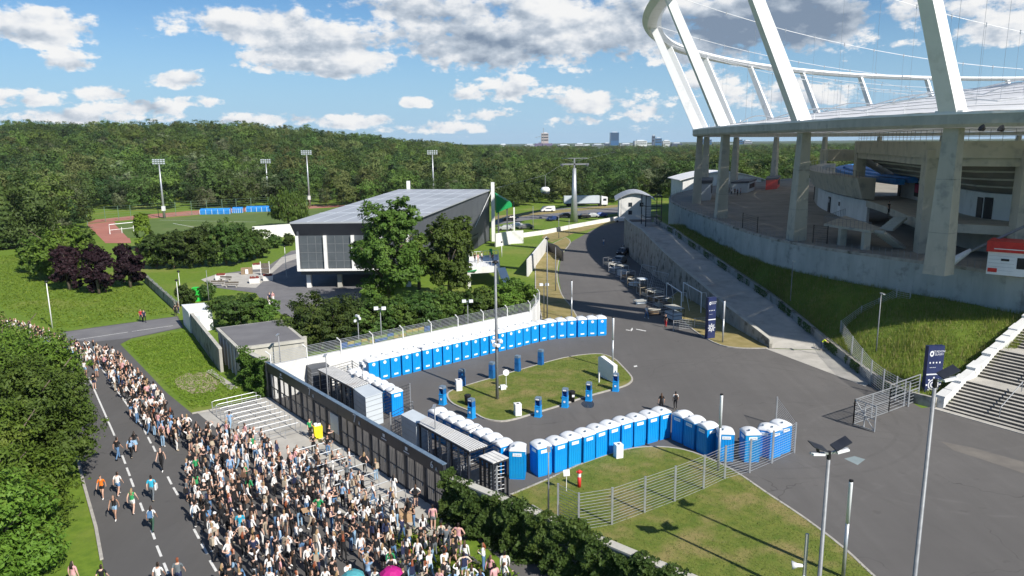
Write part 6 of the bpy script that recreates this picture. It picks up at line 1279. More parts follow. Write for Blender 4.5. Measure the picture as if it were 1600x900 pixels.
# ================================================================== VEGETATION
def quads_mesh(name, C, A, B, mats, tri=False):
    "N leaf quads: centre C, half axes A and B (numpy N x 3)"
    n = len(C); V = np.empty((n, 4, 3), np.float32); V[:, 0] = C-A; V[:, 1] = C-B*.75+A*.1; V[:, 2] = C+A; V[:, 3] = C+B*.75+A*.1
    me = bpy.data.meshes.new(name); me.vertices.add(4*n); me.vertices.foreach_set('co', V.ravel()); me.loops.add(4*n); me.loops.foreach_set('vertex_index', np.arange(4*n, dtype=np.int32)); me.polygons.add(n)
    me.polygons.foreach_set('loop_start', np.arange(0, 4*n, 4, dtype=np.int32)); me.polygons.foreach_set('loop_total', np.full(n, 4, np.int32)); me.update(calc_edges=True)
    for q in (mats if isinstance(mats, list) else [mats]): me.materials.append(q)
    return me
def unit(v): return v/np.maximum(np.linalg.norm(v, axis=1, keepdims=True), 1e-6)
def leaf_axes(N, out, leaf, g, up=.35, rnd=.8, aspect=.62):
    nrm = unit(out+g.normal(0, rnd*.62, (N, 3))+np.array([0, 0, up])); t = unit(np.cross(nrm, g.normal(0, 1, (N, 3)))); b = np.cross(nrm, t); s = leaf*g.uniform(.55, 1.3, (N, 1)); return t*s, b*s*aspect
def crown(name, blobs, n, leaf, m, seed, clumps=26, shell=(.55, 1.0), csize=.32, droop=0.0):
    g = np.random.default_rng(seed); vol = np.array([b[3]*b[4]*b[5] for b in blobs])**.75; share = (vol/vol.sum()*n).astype(int); C = []; OUT = []
    for b, k in zip(blobs, share):
        c0 = np.array(b[:3]); rr = np.array(b[3:]); nc = max(5, int(clumps*(b[3]/blobs[0][3])**1.3)); d = unit(g.normal(0, 1, (nc, 3))); d[:, 2] = d[:, 2]*.9+.1; cr = g.uniform(*shell, (nc, 1)); cc = d*cr
        idx = g.integers(0, nc, k); off = g.normal(0, 1, (k, 3)); off = unit(off)*g.uniform(.2, 1, (k, 1))**.5; sz = g.uniform(.6, 1.35, nc)*csize; p = cc[idx]+off*sz[idx][:, None]*np.array([1, 1, .75]); C.append(c0+p*rr); OUT.append(unit(off*.8+cc[idx]))
    C = np.concatenate(C); OUT = np.concatenate(OUT); A, B = leaf_axes(len(C), OUT, leaf, g); 
    if droop: A = A*np.array([.5, .5, 1])+np.array([0, 0, -1])*leaf*droop
    return quads_mesh(name, C, A, B, m)
def trunk_mesh(h, r, seed, limbs=6, spread=2.5, top=.75):
    R_ = random.Random(seed); m = MB(); pts = [(0, 0, -.2), (R_.gauss(0, .1), R_.gauss(0, .1), h*.3), (R_.gauss(0, .25), R_.gauss(0, .25), h*top)]; m.tube(pts, [r*1.3, r, r*.45], 8)
    for k in range(limbs):
        z = h*R_.uniform(.25, .65); a = k*6.28/limbs+R_.uniform(-.4, .4); L = spread*R_.uniform(.7, 1.1); p = Vector((0, 0, z)); q = Vector((math.cos(a)*L*.5, math.sin(a)*L*.5, z+L*.45)); e = Vector((math.cos(a)*L, math.sin(a)*L, z+L*.95)); m.tube([p, q, e], [r*.5, r*.33, r*.12], 6)
    return m.mesh('trunk', bark, True)
def tree(name, p, label, crown_me, trunk_me, sc=1.0, rz=0.0, group=None, cat='tree', sz=None):
    r = empty(name, p, rz, label, cat, group); r.scale = (sc, sc, sz or sc)
    if trunk_me: link('trunk', trunk_me, r)
    link('crown', crown_me, r); return r
def blobset(R0, H, seed, n=9, base=.3, flat=1.0):
    g = random.Random(seed); out = [(0, 0, H*(base+1)/2, R0*.8, R0*.8, H*(1-base)*.5)]
    for k in range(n): a = k*2.4+g.random(); z = H*(base+.08)+H*(1-base)*.8*g.random(); rr = R0*.62*math.sqrt(max(.15, 1-((z-H*(base+.42))/(H*.55))**2)); q = R0*g.uniform(.34, .5); out.append((math.cos(a)*rr, math.sin(a)*rr, z, q, q, q*.85*flat))
    return out
# --- the wood: a handful of crown shapes, the nearest 290 trees as individuals, the rest one mass
def forest_mesh(kind, seed):
    mt = MATS['wood_'+kind]; H = 14.0; bl = blobset(5.8, H, seed, 9, .12)
    me = crown('wood_tree_'+kind, bl, 3400, .34, [mt, bark], seed, 10, (.72, .95), .46); return me
WOOD = [(k, forest_mesh(k, 40+i)) for i, k in enumerate(['mid', 'dark', 'mid', 'fresh', 'olive', 'dark', 'silver'])]
def in_view(x, y, z):
    v = Vector((x, y, z-CAMZ)); zc = v.dot(fw)
    if zc < 1: return None
    return 800+v.dot(rtv)/zc*FPX, 450-v.dot(upv)/zc*FPX
def clear_zone(x, y):
    q = in_view(x, y, 0); px, py = q
    if px < 125: return y < 172
    if px < 560 and y < 262+max(0, (300-px)*.03): return True
    if px < 780 and y < 240: return True
    if y < 272+max(0, (px-900)*.12): return True
    if 1010 < px < 1260 and y < 305: return True
    return False
def make_wood():
    pts = []; g = random.Random(11); y = 165.0
    while y < 2300:
        s = 8.8+(y-165)*.0072+max(0, y-900)*.012; x = -.86*y
        while x < .78*y:
            X, Y = x+g.uniform(-.42, .42)*s, y+g.uniform(-.45, .45)*s; x += s
            if Y < 160 or clear_zone(X, Y): continue
            q = in_view(X, Y, terrain(X, Y)+10)
            if q is None or not (-80 < q[0] < 1680): continue
            t = .5+.5*math.sin(X*.021+1)*math.cos(Y*.017)
            r = g.random(); k = (0 if r < .22 else 2 if r < .40 else 1 if r < .56 else 5 if r < .66 else 3 if r < .82 else 4 if r < .95 else 6)
            if q[0] < 420 and q[0] > 180 and Y < 330 and g.random() < .3: k = 6
            h = g.choice([.7, .84, .98, 1.08, 1.2, 1.34])*g.uniform(.93, 1.07)*(.86 if Y < 300 else 1.0)
            if k == 6: h *= .85
            pts.append((Y, X, k, h, g.random()*6.28))
        y += s*.9
    pts.sort(); front = []; rest = []
    for t in pts:
        q = in_view(t[1], t[0], 8)
        if len(front) < 290 and 0 < q[0] < 1060: front.append(t)
        else: rest.append(t)
    region = lambda px: 'behind the meadow' if px < 130 else 'behind the track' if px < 420 else 'behind the willow' if px < 560 else 'behind the hall' if px < 770 else 'behind the cars' if px < 900 else 'right of the pylon'
    word = {'mid': 'mid green broadleaf tree', 'dark': 'dark green tree', 'fresh': 'fresh bright green tree', 'olive': 'olive tinged tree', 'silver': 'pale silvery tree'}
    seen = {}
    for Y, X, k, h, a in front:
        kind, me = WOOD[k]; px = in_view(X, Y, 8)[0]; o = link('woodland_tree', me, None, (X, Y, terrain(X, Y)-.3), a); h *= float(np.interp(X/Y, [-.25, -.02], [1.0, .86])); o.scale = (h, h, h); reg = region(px); seen.setdefault((kind, reg), []).append((px, o))
    for (kind, reg), L in seen.items():
        L.sort(key=lambda e: e[0])
        for q, (px, o) in enumerate(L):
            third = 'left' if q < len(L)/3 else 'right' if q >= 2*len(L)/3 else 'middle'; n3 = sum(1 for z in range(q) if ('left' if z < len(L)/3 else 'right' if z >= 2*len(L)/3 else 'middle') == third)
            tag(o, f'{word[kind]} {reg}, {ORD[n3]} in the {third} third', 'tree', 'trees at the front of the wood')
    # the rest: points with geometry-node instances
    col = bpy.data.collections.new('wood_shapes')
    for i, (k, me) in enumerate(WOOD): o = bpy.data.objects.new('wood_shape_%d' % i, me); col.objects.link(o)
    me = bpy.data.meshes.new('wood'); me.from_pydata([(X, Y, terrain(X, Y)-.3) for Y, X, k, h, a in rest], [], [])
    for nm, ty, vals in (('kind', 'INT', [t[2] for t in rest]), ('size', 'FLOAT', [t[3]*float(np.interp(t[1]/t[0], [-.25, -.02], [1.0, .80])) for t in rest]), ('turn', 'FLOAT', [t[4] for t in rest])):
        at = me.attributes.new(nm, ty, 'POINT'); at.data.foreach_set('value', vals)
    o = link('wood', me); tag(o, 'dense mixed wood covering the hill up to the skyline', 'wood', kind='stuff')
    ng = bpy.data.node_groups.new('wood_scatter', 'GeometryNodeTree'); ng.interface.new_socket('Geometry', in_out='INPUT', socket_type='NodeSocketGeometry'); ng.interface.new_socket('Geometry', in_out='OUTPUT', socket_type='NodeSocketGeometry'); N = ng.nodes; L = ng.links
    gi = N.new('NodeGroupInput'); go = N.new('NodeGroupOutput'); ip = N.new('GeometryNodeInstanceOnPoints'); ci = N.new('GeometryNodeCollectionInfo'); ci.inputs[0].default_value = col; ci.inputs['Separate Children'].default_value = True; ci.inputs['Reset Children'].default_value = True
    def att(nm, ty): a = N.new('GeometryNodeInputNamedAttribute'); a.data_type = ty; a.inputs[0].default_value = nm; return a.outputs[0]
    L.new(gi.outputs[0], ip.inputs['Points']); L.new(ci.outputs[0], ip.inputs['Instance']); ip.inputs['Pick Instance'].default_value = True; L.new(att('kind', 'INT'), ip.inputs['Instance Index'])
    cx = N.new('ShaderNodeCombineXYZ'); L.new(att('turn', 'FLOAT'), cx.inputs[2]); L.new(cx.outputs[0], ip.inputs['Rotation']); L.new(att('size', 'FLOAT'), ip.inputs['Scale']); L.new(ip.outputs[0], go.inputs[0])
    md = o.modifiers.new('scatter', 'NODES'); md.node_group = ng
    return len(front), len(rest)
print('wood', make_wood())

# --- trees and shrubs one can single out
def big_tree(px, h, R0, label, mt, seed, n=9000, leaf=.30, base=.22, name='broadleaf_tree', clumps=60, group=None, world=None):
    p = world if world is not None else G(*px); cm = crown('crown', blobset(R0, h, seed, 14, base), n, leaf, mt, seed, clumps, (.5, 1.06), .24); return tree(name, (p.x, p.y, 0), label, cm, trunk_mesh(h, .02*h+.05, seed, 7, R0*.75), group=group)
big_tree((606, 482), 15.4, 5.3, 'tall leafy tree in front of the hall gable', leaf_mid, 1, 36000, .24, .10)
big_tree((702, 472), 13.0, 4.1, 'rounder leafy tree in front of the dark hall side', leaf_mid, 2, 28000, .23, .08)
big_tree((655, 452), 9.0, 2.2, 'slim tree between the two big hall trees', leaf_mid, 3, 5000, .28, .2)
big_tree((95, 437), 9.5, 5.0, 'broad green tree behind the purple trees', leaf_fresh, 4, 9000, .34, .05)
big_tree((62, 425), 7.0, 3.4, 'smaller green tree at the meadow edge', leaf_mid, 41, 6000, .32, .05)
big_tree((128, 405), 7.5, 3.6, 'green tree between the purple trees and the goal', leaf_mid, 42, 6000, .32, .05)
for px, h, R0, l, s in (((109, 453), 7.8, 2.45, 'purple leaved tree, left of three', 5), ((155, 459), 8.0, 2.45, 'purple leaved tree, middle of three', 6), ((204, 449), 8.2, 2.55, 'purple leaved tree, right of three by the low wall', 7)): big_tree(px, h, R0, l, leaf_purple, s, 16000, .22, .02, 'purple_tree', 50, 'purple trees')
def bush(px, h, w, label, mt, seed, n=5000, leaf=.2, group='shrubs and hedge bushes', d=None, name='shrub', up=.8):
    p = G(*px); g = random.Random(seed); bl = [(0, 0, h*.42, w*.42, (d or w)*.42, h*.46)]
    for k in range(8): a = k*2.4; q = w*g.uniform(.2, .3); bl.append((math.cos(a)*w*.3, math.sin(a)*(d or w)*.3, h*g.uniform(.25, .78), q, q, h*g.uniform(.16, .26)))
    cm = crown('crown', bl, n, leaf, mt, seed, 45, (.6, 1.04), .25); r = empty(name, (p.x, p.y, 0), 0, label, 'shrub', group); link('crown', cm, r); m = MB()
    for k in range(4): a = k*1.6; m.tube([(0, 0, 0), (math.cos(a)*w*.12, math.sin(a)*w*.12, h*.3), (math.cos(a)*w*.25, math.sin(a)*w*.25, h*.6)], [.08, .06, .03], 5)
    m.build('stem', bark, r)
for i, (px, h, w, mt, n, l) in enumerate([((500, 545), 7.2, 8.0, leaf_yew, 12000, 'large dark juniper bush left of the tall tree'), ((545, 532), 6.2, 6.0, leaf_yew, 8000, 'dark juniper bush right of the large one'), ((375, 512), 5.2, 6.8, leaf_yew, 9000, 'bushy juniper beside the white container'), ((410, 508), 3.8, 4.2, leaf_mid, 5000, 'green bush above the flat roofed building'), ((585, 530), 5.4, 5.8, leaf_yew, 7000, 'bush below the tall tree, left'), ((620, 525), 5.4, 6.0, leaf_mid, 7000, 'bush below the tall tree, right'), ((655, 518), 5.6, 6.0, leaf_yew, 7000, 'bush above the wall between the two trees'), ((690, 511), 5.4, 5.8, leaf_mid, 7000, 'bush above the wall below the rounder tree'), ((725, 504), 4.6, 5.0, leaf_yew, 7000, 'bush above the wall left of the mast'), ((757, 498), 4.8, 5.0, leaf_mid, 7000, 'bush above the wall behind the mast'), ((790, 494), 4.8, 4.8, leaf_fresh, 7000, 'bright bush above the wall right of the mast'), ((818, 488), 4.4, 4.2, leaf_fresh, 6000, 'bright bush at the end of the white wall'), ((800, 470), 3.6, 3.6, leaf_mid, 4000, 'low bush on the lawn below the terrace'),
    ((245, 420), 7.2, 6.5, leaf_yew, 8000, 'hedge bush, left end of the tall hedge'), ((272, 420), 7.6, 6.5, leaf_yew, 8000, 'hedge bush, second from the left in the tall hedge'), ((300, 419), 8.2, 6.5, leaf_dark, 8000, 'hedge bush, third from the left in the tall hedge'), ((328, 417), 9.4, 6.5, leaf_yew, 8000, 'hedge bush, tallest in the tall hedge'), ((354, 415), 10.4, 7, leaf_yew, 8000, 'hedge bush right of the tallest one in the hedge'), ((380, 410), 8.0, 6, leaf_yew, 7000, 'hedge bush, second from the right in the tall hedge'), ((402, 404), 6.4, 5.5, leaf_dark, 6000, 'hedge bush, right end of the tall hedge'),
    ((293, 478), 3.6, 3.0, leaf_dark, 2500, 'small dark conifer behind the white container'), ((326, 470), 3.2, 2.4, leaf_dark, 2000, 'small dark conifer by the pale pole'), ((430, 388), 3.6, 3.0, leaf_dark, 2500, 'dark bush before the white screen wall'), ((452, 384), 3.2, 3.0, leaf_dark, 2500, 'dark bush at the left corner of the hall')]): bush(px, h, w, l, mt, 100+i, int(n*1.5), .165 if px[1] > 430 else .23)
p = G(226, 392); cm = crown('crown', [(0, 0, 4.2, 1.7, 1.7, 4.4), (0, 0, 1.6, 1.8, 1.8, 1.8), (0, 0, 7.0, 1.6, 1.6, 1.6)], 5000, .28, leaf_yellow, 60, 60, (.7, 1), .22); tree('columnar_tree', p, 'bright green clipped columnar tree by the running track', cm, trunk_mesh(4, .15, 60, 3, .6))
# willow with hanging foliage
cm = crown('crown', blobset(6.4, 11, 61, 14, .02), 10000, .3, leaf_mid, 61, 50, (.55, 1), .28, droop=.9); tree('willow', G(452, 356), 'weeping willow beside the blue dugouts', cm, trunk_mesh(9, .35, 61, 7, 4))
def conifer(px, h, R0, label, mt, seed):
    p = G(*px); g = np.random.default_rng(seed); n = 7000; t = g.random(n)**.7; z = h*(.04+.96*(1-t)); tier = 1+.18*np.sin(z*5.5); rr = R0*(t*.95+.05)*tier*g.uniform(.55, 1, n)**.5; a = g.random(n)*6.283; C = np.stack([np.cos(a)*rr, np.sin(a)*rr, z], 1); out = np.stack([np.cos(a), np.sin(a), np.full(n, -.1)], 1); A, B = leaf_axes(n, out, .36, g, .5, .5); tree('conifer', p, label, quads_mesh('crown', C, A, B, mt), trunk_mesh(h*.6, .22, seed, 0), cat='tree', group='dark conifers at the left edge')
conifer((12, 388), 16.5, 4.4, 'dark conifer at the left picture edge', leaf_dark, 70); conifer((-28, 392), 18, 5, 'dark conifer cut by the left picture edge', leaf_dark, 71); conifer((36, 372), 11, 3.2, 'smaller dark conifer right of the tall one', leaf_dark, 72)
# foreground trees at the left road
for i, (x, y, h, R0, mt, n, l) in enumerate([(-31.2, 40.0, 7.4, 4.6, leaf_fresh, 26000, 'nearest bushy roadside tree in the lower left corner'), (-33.4, 47.0, 8.6, 4.9, leaf_mid, 26000, 'second roadside tree from the lower left, right above the nearest'), (-38.0, 43, 8.2, 4.6, leaf_mid, 22000, 'roadside tree filling the left edge of the picture'), (-38.4, 54.5, 8.6, 5.0, leaf_fresh, 26000, 'middle roadside tree overhanging the road edge'), (-46.5, 51, 9.4, 5.2, leaf_mid, 20000, 'roadside tree behind the middle one at the left edge'), (-45.0, 62.0, 8.2, 4.8, leaf_fresh, 20000, 'farther roadside tree beside the queue'), (-51.5, 66, 10.6, 4.6, leaf_olive, 18000, 'olive tinged tree above the far queue'), (-28.2, 36.0, 5.6, 3.5, leaf_fresh, 14000, 'low tree at the bottom edge left of the road'), (-59, 72, 8.0, 4.6, leaf_olive, 12000, 'farthest tree at the left edge above the queue')]): big_tree(None, h, R0, l, mt, 80+i, int(n*1.7), .135, .08, 'roadside_tree', 130, 'roadside trees', Vector((x, y, 0)))
# ivy-clad walls
def ivy_wall(A, B, h, label, n, seed, th=.45, bulge=.7, side=None):
    d = (B-A); L = d.length; d = d.normalized(); nn = side or Vector((-d.y, d.x, 0)); r = empty('ivy_wall', A, 0, label, 'wall'); k = int(L/2.5)
    for i in range(k): p = d*(L*i/k); q = d*(L*(i+1)/k-.02); m = MB(); m.prism([p, q, q-nn*th, p-nn*th], 0, h); m.build('wall_panel', concrete_dirty, r); m = MB(); m.prism([p+nn*.05, q+nn*.05, q-nn*(th+.05), p-nn*(th+.05)], h, h+.1); m.build('coping', concrete, r)
    g = np.random.default_rng(seed); s = g.random(n)*L; t = g.random(n); wob = lambda s, a: np.sin(s*1.3+a)*.45+np.sin(s*3.1+2*a)*.35+np.sin(s*.55+a*3)*.45+np.sin(s*7.3+a)*.2
    lump = lambda u, v: np.sin(u*2.1+np.sin(v*1.7)*1.3)*np.sin(v*2.3+np.sin(u*1.1)*1.1)+.6*np.sin(u*4.7+v*1.9)*np.sin(v*4.1-u*1.3)+.35*np.sin(u*9.1+v*3.3)*np.sin(v*8.3)
    top = h+.22+.35*wob(s, 1.0); z = t**.8*top; bul = np.maximum(bulge*(.42+.42*lump(s, z)), .05)*np.clip(1.75-1.0*z/h, .3, 1.6); off = bul*g.random(n)**.45
    over = (z > h); off = np.where(over, g.uniform(-th-.1, .45, n), off); keep = (lump(s*.8+3, z*.7) > -.62) | (g.random(n) < .25); s, z, off = s[keep], z[keep], off[keep]; n = len(s)
    C = np.stack([d.x*s+nn.x*off, d.y*s+nn.y*off, z], 1); out = np.tile(np.array([nn.x, nn.y, .3]), (n, 1)); A_, B_ = leaf_axes(n, out, .105, g, .5, 1.2, .8); link('ivy', quads_mesh('ivy', C, A_, B_, leaf_dark if seed == 1 else leaf_mid), r)
ivy_wall(Vector((-4.25, 42.5, 0)), Vector((9.2, 30.4, 0)), 2.7, 'ivy covered wall running from the gate to the bottom edge', 62000, 1, .45, 1.05, Vector((-.67, -.742, 0)))
ivy_wall(Vector((-26.6, 69.6, 0)), Vector((-22.9, 65.6, 0)), 3.3, 'short wall smothered in bright ivy at the head of the gate', 15000, 2, .5, .8, GN)
# weeds at the ivy foot
g = np.random.default_rng(5); n = 6000; s = g.random(n); C = np.stack([-6.6+s*9+g.normal(0, .6, n), 40.0-s*8.3+g.normal(0, .6, n), g.uniform(0, .28, n)], 1); A_, B_ = leaf_axes(n, np.tile(np.array([0, 0, 1.]), (n, 1)), .11, g, .4, .8); tag(link('ground_cover', quads_mesh('ground_cover', C, A_, B_, leaf_yellow)), 'low bright weeds growing at the foot of the ivy wall', 'weeds', kind='stuff')
# creeper on the ramp parapet
g = np.random.default_rng(6); n = 9000; idx = g.integers(0, len(PARA)-6, n); t = g.random(n); P0 = np.array([(p.x, p.y, rampz(p.y)) for p in PARA]); P_ = P0[idx]*(1-t[:, None])+P0[idx+1]*t[:, None]; keep = (np.sin(P_[:, 1]*.9)+np.sin(P_[:, 1]*2.3+1)*.7) > .1; P_ = P_[keep]; n = len(P_); C = P_+np.stack([-.08-g.random(n)*.15, np.zeros(n), .95-g.random(n)**1.6*.9], 1); A_, B_ = leaf_axes(n, np.tile(np.array([-1., -.2, .3]), (n, 1)), .10, g, .2, .5, .8); tag(link('creeper', quads_mesh('creeper', C, A_, B_, leaf_dark)), 'dark creeper hanging over the low parapet of the ramp', 'creeper', kind='stuff')
# meadow tufts, left meadow and verge
def tufts(name, poly_px, n, label, mt, seed, size=.2):
    g = np.random.default_rng(seed); poly = [(p.x, p.y) for p in GP(poly_px)]; xs = [p[0] for p in poly]; ys = [p[1] for p in poly]; pts = []
    X = g.uniform(min(xs), max(xs), n*3); Y = g.uniform(min(ys), max(ys), n*3); ins = np.zeros(n*3, bool); j = len(poly)-1
    for i in range(len(poly)):
        c = ((poly[i][1] > Y) != (poly[j][1] > Y)) & (X < (poly[j][0]-poly[i][0])*(Y-poly[i][1])/(poly[j][1]-poly[i][1]+1e-9)+poly[i][0]); ins ^= c; j = i
    X, Y = X[ins][:n], Y[ins][:n]; k = len(X); C = np.stack([X, Y, g.uniform(.0, .10, k)+(.1 if size < .1 else .02)], 1); A_, B_ = leaf_axes(k, np.tile(np.array([0, 0, .2]), (k, 1)), size, g, .2, .9, .35); tag(link(name, quads_mesh(name, C, A_, B_, mt)), label, 'grass', kind='stuff')
tufts('meadow_grass', [(0, 400), (60, 395), (215, 440), (270, 490), (90, 515), (0, 480)], 16000, 'short meadow grass on the left between road and trees', leaf_yellow, 21, .22)
tufts('verge_grass', [(195, 536), (290, 517), (355, 600), (400, 620), (300, 640), (228, 572)], 14000, 'short grass of the verge beside the queue', leaf_yellow, 22, .13)
tufts('lawn_grass', [(800, 772), (900, 730), (990, 703), (1070, 706), (1150, 740), (1260, 814), (1365, 902), (1420, 945), (1000, 940), (1000, 895), (840, 797)], 26000, 'short mown grass of the fenced lawn', leaf_olive, 23, .05)
tufts('island_grass', [(702, 620), (790, 587), (880, 562), (940, 556), (975, 577), (986, 595), (914, 621), (830, 647), (783, 658), (740, 644)], 14000, 'short mown grass of the island', leaf_olive, 24, .06)
# ================================================================== PEOPLE
SKINT = [flatmat('skin_fair', (.60, .39, .30), .6), flatmat('skin_light', (.52, .32, .235), .6), flatmat('skin_tan', (.40, .235, .165), .6)]
CL = {k: flatmat('cloth_'+k.replace(' ', '_'), c, .85) for k, c in {'white': (.74, .73, .71), 'black': (.016, .016, .018), 'cream': (.60, .53, .43), 'pink': (.62, .33, .34), 'light blue': (.27, .42, .62), 'turquoise': (.03, .36, .52), 'green': (.03, .28, .10), 'orange': (.80, .19, .02), 'grey': (.13, .15, .165), 'navy': (.022, .03, .075), 'red': (.45, .03, .035), 'brown': (.17, .10, .065), 'jeans blue': (.10, .20, .36), 'pale denim': (.25, .39, .54), 'beige': (.42, .35, .26), 'lilac': (.35, .26, .46), 'dark green': (.04, .09, .065), 'hi vis': (.62, .75, .04)}.items()}
HAIR = {'dark': flatmat('hair_dark', (.022, .015, .012), .5), 'brown': flatmat('hair_brown', (.075, .042, .024), .5), 'fair': flatmat('hair_fair', (.30, .20, .10), .5), 'black': flatmat('hair_black', (.010, .009, .009), .5), 'red': flatmat('hair_red', (.22, .06, .025), .5)}
SHOE = [CL['white'], CL['black'], CL['beige']]
TMP = bpy.data.scenes.new('skeleton_bench')
def person_mesh(pose, sleeves, legs, hair, girl, seed):
    "one continuous body grown from a posed skeleton; faces take skin, top, bottom, shoe or hair material by nearest bone"
    R_ = random.Random(seed); w = .9 if girl else 1.05; J = {}; E = []
    j = lambda: R_.uniform(-.02, .02)
    hipz = .92 if pose != 'sit' else .16
    lean = {'stand': 0, 'phone': -.02, 'hips': .01, 'walk': -.04, 'sit': .05, 'arms_up': 0, 'bend': -.42}[pose]
    def tz(z): return hipz+(z-.92)
    def ty(z): return lean*(z-.92)/.6
    V = []; Rr = []; cls = {}
    def add(n, p, r): J[n] = len(V); V.append(p); Rr.append(r if isinstance(r, tuple) else (r, r))
    bend = .25 if pose == 'bend' else 0
    zz = lambda z: tz(z)-(bend*(z-.92)/.6)
    add('pelvis', (0, ty(.92), tz(.94)), (.145*w, .115)); add('waist', (0, ty(1.1), zz(1.1)), (.125*w, .098)); add('chest', (0, ty(1.3), zz(1.3)), (.158*w, .112)); add('neck', (0, ty(1.46), zz(1.465)), (.055, .055)); add('head0', (0, ty(1.5)-.012, zz(1.55)), (.074, .088)); add('head1', (0, ty(1.6)-.008, zz(1.66)), (.080, .094)); add('crown', (0, ty(1.65), zz(1.735)), (.05, .058))
    E += [('pelvis', 'waist', 'top'), ('waist', 'chest', 'top'), ('chest', 'neck', 'neck'), ('neck', 'head0', 'head'), ('head0', 'head1', 'head'), ('head1', 'crown', 'head')]
    if hair == 'long':
        add('hair1', (0, ty(1.5)+.085, zz(1.56)), (.075, .045)); add('hair2', (0, ty(1.4)+.125, zz(1.36)), (.085, .038)); E += [('head1', 'hair1', 'hair'), ('hair1', 'hair2', 'hair')]
    elif hair == 'bun': add('hair1', (0, ty(1.6)+.10, zz(1.73)), (.045, .045)); E += [('head1', 'hair1', 'hair')]
    for s, n in ((-1, 'l'), (1, 'r')):
        sh = (s*.185*w, ty(1.4), zz(1.40)); add('sh'+n, sh, .058)
        if pose in ('stand', 'walk'):
            sw = (.10*s if pose == 'walk' else j()); el = (s*(.235+j()), sh[1]+sw+.02, zz(1.12)); wr = (s*(.24+j()), sh[1]+sw*1.9-.05, zz(.88)); hd = (s*.235, wr[1]-.02, zz(.79))
        elif pose == 'phone': el = (s*.25, sh[1]+.02, zz(1.13)); wr = (s*.09, sh[1]-.27, zz(1.17)); hd = (s*.035, sh[1]-.31, zz(1.22))
        elif pose == 'hips': el = (s*.40, sh[1]+.07, zz(1.16)); wr = (s*.22, sh[1]-.02, zz(1.0)); hd = (s*.16, sh[1]-.07, zz(.985))
        elif pose == 'arms_up': el = (s*.34, sh[1]-.08, zz(1.55)); wr = (s*.19, sh[1]-.05, zz(1.72)); hd = (s*.10, sh[1], zz(1.74))
        elif pose == 'sit': el = (s*.27, sh[1]-.1, zz(1.14)); wr = (s*.15, sh[1]-.32, zz(1.12)); hd = (s*.09, sh[1]-.39, zz(1.14))
        else: el = (s*.25, sh[1]-.18, zz(1.14)); wr = (s*.2, sh[1]-.36, zz(.98)); hd = (s*.18, sh[1]-.42, zz(.9))
        add('el'+n, el, .042); add('wr'+n, wr, .030); add('hd'+n, hd, (.036, .024))
        E += [('chest', 'sh'+n, 'top'), ('sh'+n, 'el'+n, 'uparm'), ('el'+n, 'wr'+n, 'forearm'), ('wr'+n, 'hd'+n, 'hand')]
        st = .26*s if pose == 'walk' else 0
        hp = (s*.095*w, ty(.92), tz(.86))
        if pose == 'sit': hp = (s*.10, .02, .13); kn = (s*.17, -.38, .40); an = (s*.12, -.52, .08); to = (s*.13, -.68, .04)
        elif pose == 'walk': kn = (s*.10, st*-.55-.06, .50); an = (s*.10, -st*.95+.03, .10 if s > 0 else .14); to = (s*.11, -st*.95-.13, .04 if s > 0 else .05)
        else: kn = (s*.10+j(), -.02, .49); an = (s*.105+j(), .03, .09); to = (s*.125, -.13, .035)
        add('hp'+n, hp, (.098*w, .10)); add('kn'+n, kn, .060); add('an'+n, an, .042); add('to'+n, to, (.042, .032))
        E += [('pelvis', 'hp'+n, 'hip'), ('hp'+n, 'kn'+n, 'thigh'), ('kn'+n, 'an'+n, 'shin'), ('an'+n, 'to'+n, 'foot')]
    me = bpy.data.meshes.new('skeleton'); me.from_pydata(V, [(J[a], J[b]) for a, b, _ in E], []); o = bpy.data.objects.new('skeleton', me); TMP.collection.objects.link(o)
    md = o.modifiers.new('Skin', 'SKIN'); md.use_smooth_shade = True
    sv = me.skin_vertices[0].data
    for i, r in enumerate(Rr): sv[i].radius = r; sv[i].use_root = (i == 0)
    sb = o.modifiers.new('Sub', 'SUBSURF'); sb.levels = 1; sb.render_levels = 1
    with bpy.context.temp_override(scene=TMP, view_layer=TMP.view_layers[0]): dg = bpy.context.evaluated_depsgraph_get(); out = bpy.data.meshes.new_from_object(o.evaluated_get(dg))
    bpy.data.objects.remove(o)
    out.materials.clear()
    for q in (SKINT[0], CL['white'], CL['black'], SHOE[0], HAIR['dark']): out.materials.append(q)
    out.name = 'person'; segs = [(Vector(V[J[a]]), Vector(V[J[b]]), c) for a, b, c in E]
    hc = Vector(V[J['head1']]); cut = zz(1.0)
    for p in out.polygons:
        c = p.center; best = None
        for a, b, k in segs:
            d = b-a; t = max(0, min(1, (c-a).dot(d)/max(d.length_squared, 1e-9))); q = (a+d*t-c).length
            if best is None or q < best[0]: best = (q, k, t)
        k, t = best[1], best[2]
        if k == 'head': mi = 4 if (c.z > hc.z+.015 or c.y > hc.y+.02) else 0
        elif k == 'hair': mi = 4
        elif k == 'neck': mi = 1 if (t < .35 and sleeves != 'tank') else 0
        elif k == 'top': mi = 2 if (pose != 'sit' and c.z < cut-.02) else 1
        elif k == 'uparm': mi = 0 if sleeves == 'tank' else (1 if (t < .7 or sleeves == 'long') else 0)
        elif k == 'forearm': mi = 1 if (sleeves == 'long' and t < .9) else 0
        elif k == 'hand': mi = 0
        elif k == 'hip': mi = 2
        elif k == 'thigh': mi = 2 if (legs == 'long' or t < .42) else 0
        elif k == 'shin': mi = (3 if t > .9 else 2) if legs == 'long' else 0
        else: mi = 3
        p.material_index = mi; p.use_smooth = True
